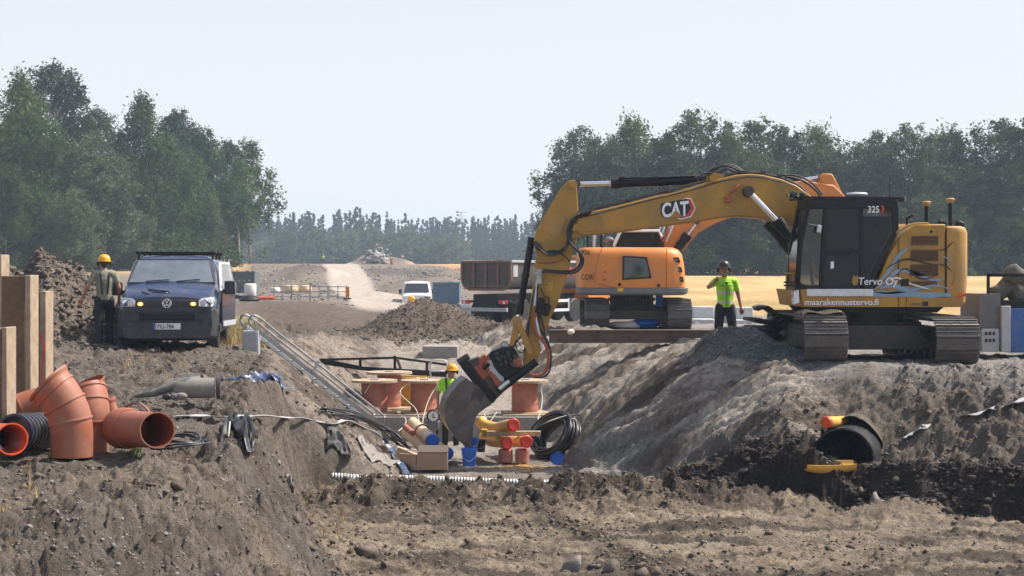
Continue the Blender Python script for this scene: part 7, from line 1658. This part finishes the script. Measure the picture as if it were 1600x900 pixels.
# pale corrugated pipe along the front edge of the floor
def rib_pipe(pts, r, label, pitch=.052):
    P = curve(pts, 30); out = []; s = 0; rs = []
    Q = [P[0]]
    for a, b_ in zip(P, P[1:]):
        L = (b_-a).length; k = max(1, int(L/(pitch/6)))
        for i in range(1, k+1): Q.append(a.lerp(b_, i/k))
    acc = 0
    for i, q in enumerate(Q):
        if i: acc += (Q[i]-Q[i-1]).length
        rs.append(r*(1.0 if (acc/pitch) % 1 < .55 else .78))
    b = MB(); b.tube(Q, rs, 12); nf = 12*(len(Q)-1); mi = []
    for i in range(len(Q)-1): mi += [0 if (rs[i] > r*.9) else 1]*12
    b.mi = mi+[0]*(len(b.f)-len(mi)); return topmesh(b, 'corrugated_drain', ['white', 'grey'], label, 'drain pipe', smooth=30)
zc = -1.80
rib_pipe([Vector((wx(436, 27.9), 27.9, -1.62)), Vector((wx(470, 27.95), 27.95, -1.66)), Vector((wx(560, 28.1), 28.1, -1.78)), Vector((wx(650, 28.15), 28.15, -1.80)), Vector((wx(760, 28.1), 28.1, -1.84)), Vector((wx(870, 28.0), 28.0, -1.86)), Vector((wx(960, 27.95), 27.95, -1.85)), Vector((wx(1010, 27.8), 27.8, -1.86)), Vector((wx(1060, 27.5), 27.5, -1.9))], .062, 'pale ribbed drain pipe lying across the whole front edge of the trench floor')
# culvert, yellow pipe ends
cv = thing('culvert_pipe', (CULV_A.x, CULV_A.y, CULV_Z-CULV_R), 'large black culvert pipe opening out of the slope below the yellow excavator', 'culvert')
b = MB(); a_ = Vector((CULV_A.x, CULV_A.y, CULV_Z)); dv = Vector((CULV_D.x, CULV_D.y, 0)); b.pipe([a_-dv*.05, a_+dv*.1, a_+dv*.6, a_+dv*1.4, a_+dv*2.5], CULV_R, .03, 48); b.build('culvert_wall', ['blackpipe', 'blackpipe'], cv, smooth=60)
b = MB(); b.lathe([(.001, 0), (CULV_R-.03, 0)], a_+dv*2.48, -dv, 40); b.build('inner_end', 'blackpipe', cv)
o = capped('drain_pipe', [at(1290, 660, 27.0), at(1299, 659, 27.15), at(1306, 659, 27.4), at(1318, 658, 27.9)], .088, 'ypipe', 'vivid', 'short yellow pipe with an orange cap above the culvert mouth', 'yellow pipe ends by the culvert')
hp = thing('pipe_offcut', at(1298, 735, 26.3), 'yellow half pipe lying on the black soil below the culvert', 'pipe'); b = MB(); A = at(1259, 725, 26.2); B = at(1336, 723, 26.35); n = 14; m_ = 9; vs = []
for q in range(m_):
    t_ = q/(m_-1); c_ = A.lerp(B, t_); R_ = .19*(.45+.55*math.sin(math.pi*(.08+.84*t_))**.5)
    for rr in (R_, R_-.012):
        for j in range(n): a = math.pi*(.02+.96*j/(n-1)); vs.append((c_.x, c_.y-rr*math.cos(a), c_.z-rr*math.sin(a)*.95+.02-.10*math.cos(a)*rr))
fs = []
for q in range(m_-1):
    o_ = q*2*n; p_ = (q+1)*2*n
    fs += [(o_+j, o_+j+1, p_+j+1, p_+j) for j in range(n-1)]+[(o_+n+j+1, o_+n+j, p_+n+j, p_+n+j+1) for j in range(n-1)]+[(o_, p_, p_+n, o_+n), (o_+n-1, o_+2*n-1, p_+2*n-1, p_+n-1)]
b.add(vs, fs); b.build('shell', 'ypipe', hp, smooth=60)
# ---------------------------------------------------------------- steel beam, blocks, mats, bags on the plateau
def ib(px0, px1, y0, y1, d_, label):
    z0, z1 = wz(y1, d_), wz(y0, d_); x0, x1 = wx(px0, d_), wx(px1, d_); h = z1-z0; b = MB()
    b.box2((x0, d_, z0), (x1, d_+.28, z0+.025)); b.box2((x0, d_, z1-.025), (x1, d_+.28, z1)); b.box2((x0+.001, d_+.13, z0+.024), (x1-.001, d_+.15, z1-.024))
    for k in range(9): xx = x0+(x1-x0)*(k+.5)/9; b.box2((xx, d_+.03, z0+.024), (xx+.012, d_+.131, z1-.024)) if k in (2, 6) else None
    return topmesh(b, 'steel_beam', 'ibeam', label, 'beam', bevel=.004)
ib(858, 1122, 515.5, 536, 37.4, 'long rusty brown steel beam lying on the crest of the right slope')
ib(1122, 1245, 517, 531, 39, 'rusty beam end continuing behind the gravel pile')
b = MB(); b.ball((0, 0, 0), .07, 8, (1.2, 1, .9)); o = topmesh(b, 'rag', 'bag', 'small white rag on the steel beam', 'rag'); o.location = at(892, 523, 37.3)
for i, (p0, p1, y0, y1, d_, l_) in enumerate(((1083, 1117, 479, 498, 52, 'left pale concrete block behind the pointing worker'), (1150, 1178, 480, 499, 52, 'right pale concrete block behind the pointing worker'), (1083, 1118, 498.5, 517, 51.2, 'lower left pale concrete block beside the orange excavator'), (1148, 1178, 500, 516, 51.2, 'lower right pale concrete block near the gravel pile'), (1118, 1149, 481, 512, 52.6, 'pale block hidden behind the legs of the pointing worker'))):
    z0 = wz(y1, d_); b = MB(); b.box2((wx(p0, d_), d_, z0), (wx(p1, d_)-.02, d_+.7, wz(y0, d_))); topmesh(b, 'concrete_block', 'palecon', l_, 'concrete block', 'pale blocks beside the orange excavator', bevel=.03)
b = MB(); n = 20; P0 = at(1006, 514, 48)
for (px_, py_, r_, s_, m_, nm, lab) in ((1008, 505, .34, (1.2, .8, .45), 'tarp' if 0 else 'bluecap', 'tarp_bundle', 'blue tarp bundle under the orange excavator'), (980, 507, .34, (1.5, .8, .34), 'bag', 'plastic_bundle', 'heap of crumpled white plastic under the orange excavator')):
    b = MB(); b.ball((0, 0, 0), r_, 22, s_)
    for i in range(len(b.v)): v = b.v[i]; k = 1+.35*float(vnoise(np.array([v[0]*7+px_]), np.array([v[2]*9+v[1]*5]), 4)[0]); b.v[i] = (v[0]*k, v[1]*k, v[2]*k)
    o = topmesh(b, nm, m_, lab, 'tarp' if 'tarp' in nm else 'plastic', smooth=40); o.location = (wx(px_, 45), 45, wz(514.5, 45)); 
b = MB(); b.box(at(1030, 469, 45), (.18, .2, .34)); topmesh(b, 'blue_canister', 'bluecap', 'small blue canister hanging under the orange excavator', 'canister', bevel=.02)
# folded black mats beside the left track
for i, (px_, y0, y1, w_, l_) in enumerate(((1203, 473, 487, .62, 'top folded black mat left of the yellow excavator track'), (1200, 487, 500, .75, 'middle black mat in the pile by the track'), (1206, 500, 514, .65, 'lower dark mat in the pile by the track'), (1196, 513, 528, .55, 'bottom dark bundle in the pile by the track'))):
    z0 = wz(y1, 32.6); b = MB(); N = 14
    h = wz(y0, 32.6)-z0; vs = []; fs = []
    for jy in range(2):
        for i2 in range(N): t_ = i2/(N-1); vs.append((-w_/2+w_*t_, jy*.7, h*.5+h*.35*math.sin(t_*6+i*1.7))); 
    b.add(vs, [(j, j+1, N+j+1, N+j) for j in range(N-1)]); o = topmesh(b, 'rubber_mat', 'rubber', l_, 'mat', 'black mats piled beside the yellow excavator', smooth=60)
    o.location = (wx(px_, 32.4), 32.4, z0); md = o.modifiers.new('t', 'SOLIDIFY'); md.thickness = h*.45; o.rotation_euler = (0, .12*(-1)**i, .2*i)
# ---------------------------------------------------------------- equipment at the right edge
d_ = 31.0; sk = thing('equipment_container', at(1575, 550, d_), 'blue and grey equipment container cut by the right edge of the picture', 'container')
def rb(p0, p1, y0, y1, dd0, dd1, nm, m, par=sk, bev=.01): b = MB(); b.box2((wx(p0, d_), d_+dd0, wz(y1, d_)), (wx(p1, d_), d_+dd1, wz(y0, d_))); return b.build(nm, m, par, bevel=bev)
rb(1577, 1680, 482, 551, .0, 1.5, 'blue_side_panel', 'blue'); rb(1532, 1566, 459, 513, .1, 1.4, 'grey_tank', 'grey'); rb(1564.5, 1579, 478, 550, -.02, .2, 'pale_post', 'lightgrey')
wb = rb(1535, 1563, 513.5, 550, .05, 1.2, 'white_base', 'lightgrey')
for k in range(3):
    for j in range(2): b = MB(); b.box(at(1541+k*6, 521+j*11, d_+.04), (.035, .02, .06)); b.build('slot', 'black', wb)
rb(1566, 1680, 470, 482, .1, 1.4, 'black_rim', 'black'); b = MB()
b.bar(at(1544, 428, d_+.2), at(1544, 472, d_+.2), .05, .05); b.bar(at(1542, 430, d_+.2), at(1680, 430, d_+.2), .05, .06); b.build('top_frame', 'black', sk)
M['turf'] = mat('green_mesh_roll', (.10, .105, .085), .9, var=.35, scale=12, dirt=(.2,.17,.13), dirt_amt=.3, bump=.6, bscale=40)
for i, (px_, py_, r_, L_, rz_, l_) in enumerate(((1590, 446, .19, .7, .5, 'upper grey-green mesh roll on the blue container'), (1565, 458, .17, .6, -.5, 'left drooping mesh roll on the blue container'), (1600, 464, .2, .8, .1, 'lower mesh roll on the blue container'))):
    b = MB(); b.lathe([(.05, -.02), (r_*.9, 0), (r_, .05), (r_*.95, L_*.3), (r_*1.05, L_*.6), (r_*.9, L_)], (0, 0, 0), (math.cos(rz_), .3, -math.sin(rz_)), 18)
    for j in range(len(b.v)): v = b.v[j]; k = 1+.06*math.sin(v[0]*60)+.08*math.sin(v[2]*20+v[1]*11); b.v[j] = (v[0], v[1]*k, v[2]*k)
    o = topmesh(b, 'mesh_roll', 'turf', l_, 'mesh roll', 'mesh rolls on the blue container', smooth=60); o.location = at(px_, py_+r_*80, d_+.5)+Vector((0, 0, .0))
# pale cloth over the left track, small rocks
b = MB(); vs = []; fs = []; n = 12
for i in range(n):
    for j in range(n): u = i/(n-1); v = j/(n-1); vs.append((5.12+.76*u, 29.3+.9*v, .985+.02*math.sin(u*9+v*5)+.035*math.sin(v*7)-(.05 if u in (0, 1) else 0)))
fs = [(i*n+j, (i+1)*n+j, (i+1)*n+j+1, i*n+j+1) for i in range(n-1) for j in range(n-1)]; b.add(vs, fs); o = topmesh(b, 'cloth', 'pilelight', 'pale dirty cloth lying on top of the left track', 'cloth', smooth=60); md = o.modifiers.new('t', 'SOLIDIFY'); md.thickness = .015
# dry grass tufts
def tufts(name, n, ur, dr, hgt, m, label, seed, msk=None):
    rg = np.random.RandomState(seed); u = rg.uniform(*ur, n); dd_ = rg.uniform(*dr, n); cl = rg.randint(0, max(3, n//25), n); cu = rg.uniform(*ur, n)[cl]; cdp = rg.uniform(*dr, n)[cl]
    u = cu+rg.normal(size=n)*3; dd_ = cdp+rg.normal(size=n)*.12; x = wx(u, dd_); z = height(x, dd_); a = rg.uniform(0, 6.28, n); le = rg.uniform(-.6, .6, n); h = hgt*rg.uniform(.4, 1.2, n); w_ = .006
    V = np.stack([np.stack([x-w_*np.cos(a), dd_-w_*np.sin(a), z-.01], 1), np.stack([x+w_*np.cos(a), dd_+w_*np.sin(a), z-.01], 1), np.stack([x+le*h*np.cos(a*2), dd_+le*h*np.sin(a*2), z+h], 1)], 1).reshape(-1, 3)
    me = bpy.data.meshes.new(name); me.from_pydata(V.tolist(), [], [(3*i, 3*i+1, 3*i+2) for i in range(n)]); me.materials.append(m); o = bpy.data.objects.new(name, me); C.objects.link(o); return tag(o, label, 'grass', kind='stuff')
M['dry'] = mat('dry_grass', (.40, .29, .13), .9, var=.3); M['green'] = mat('weeds', (.12, .18, .045), .8, var=.3)
tufts('dry_grass', 3500, (345, 410), (34, 50), .22, M['dry'], 'dry yellow grass behind the ladder head beside the van', 61)
tufts('weeds', 1400, (360, 410), (36, 50), .22, M['green'], 'green weeds growing beside the van', 62)
tufts('weeds', 500, (0, 240), (17, 20), .09, M['green'], 'small weeds around the pipe fittings', 63)
tufts('dry_grass', 160, (-5, 60), (12.5, 17), .09, M['dry'], 'dry stalks at the lower left edge', 64)
tufts('dry_grass', 900, (190, 400), (26, 33), .10, M['dry'], 'dry straw in front of the van', 65)
tufts('dry_grass', 500, (420, 560), (22, 28), .10, M['dry'], 'thin dry roots hanging on the left bank edge', 66)
# ---------------------------------------------------------------- the dusty air
hb = MB(); hb.box((0, 840, 15), (3200, 1840, 37))
hv = bpy.data.materials.new('haze'); hv.use_nodes = True; n = hv.node_tree.nodes; n.remove(n['Principled BSDF'])
pv = n.new('ShaderNodeVolumePrincipled'); pv.inputs['Color'].default_value = (.62, .80, 1, 1); pv.inputs['Density'].default_value = .00048; pv.inputs['Anisotropy'].default_value = .0
hv.node_tree.links.new(pv.outputs[0], n['Material Output'].inputs['Volume'])
M['haze'] = hv; ho = hb.build('haze', 'haze'); tag(ho, 'thin dusty haze over the whole site', 'haze', kind='stuff')
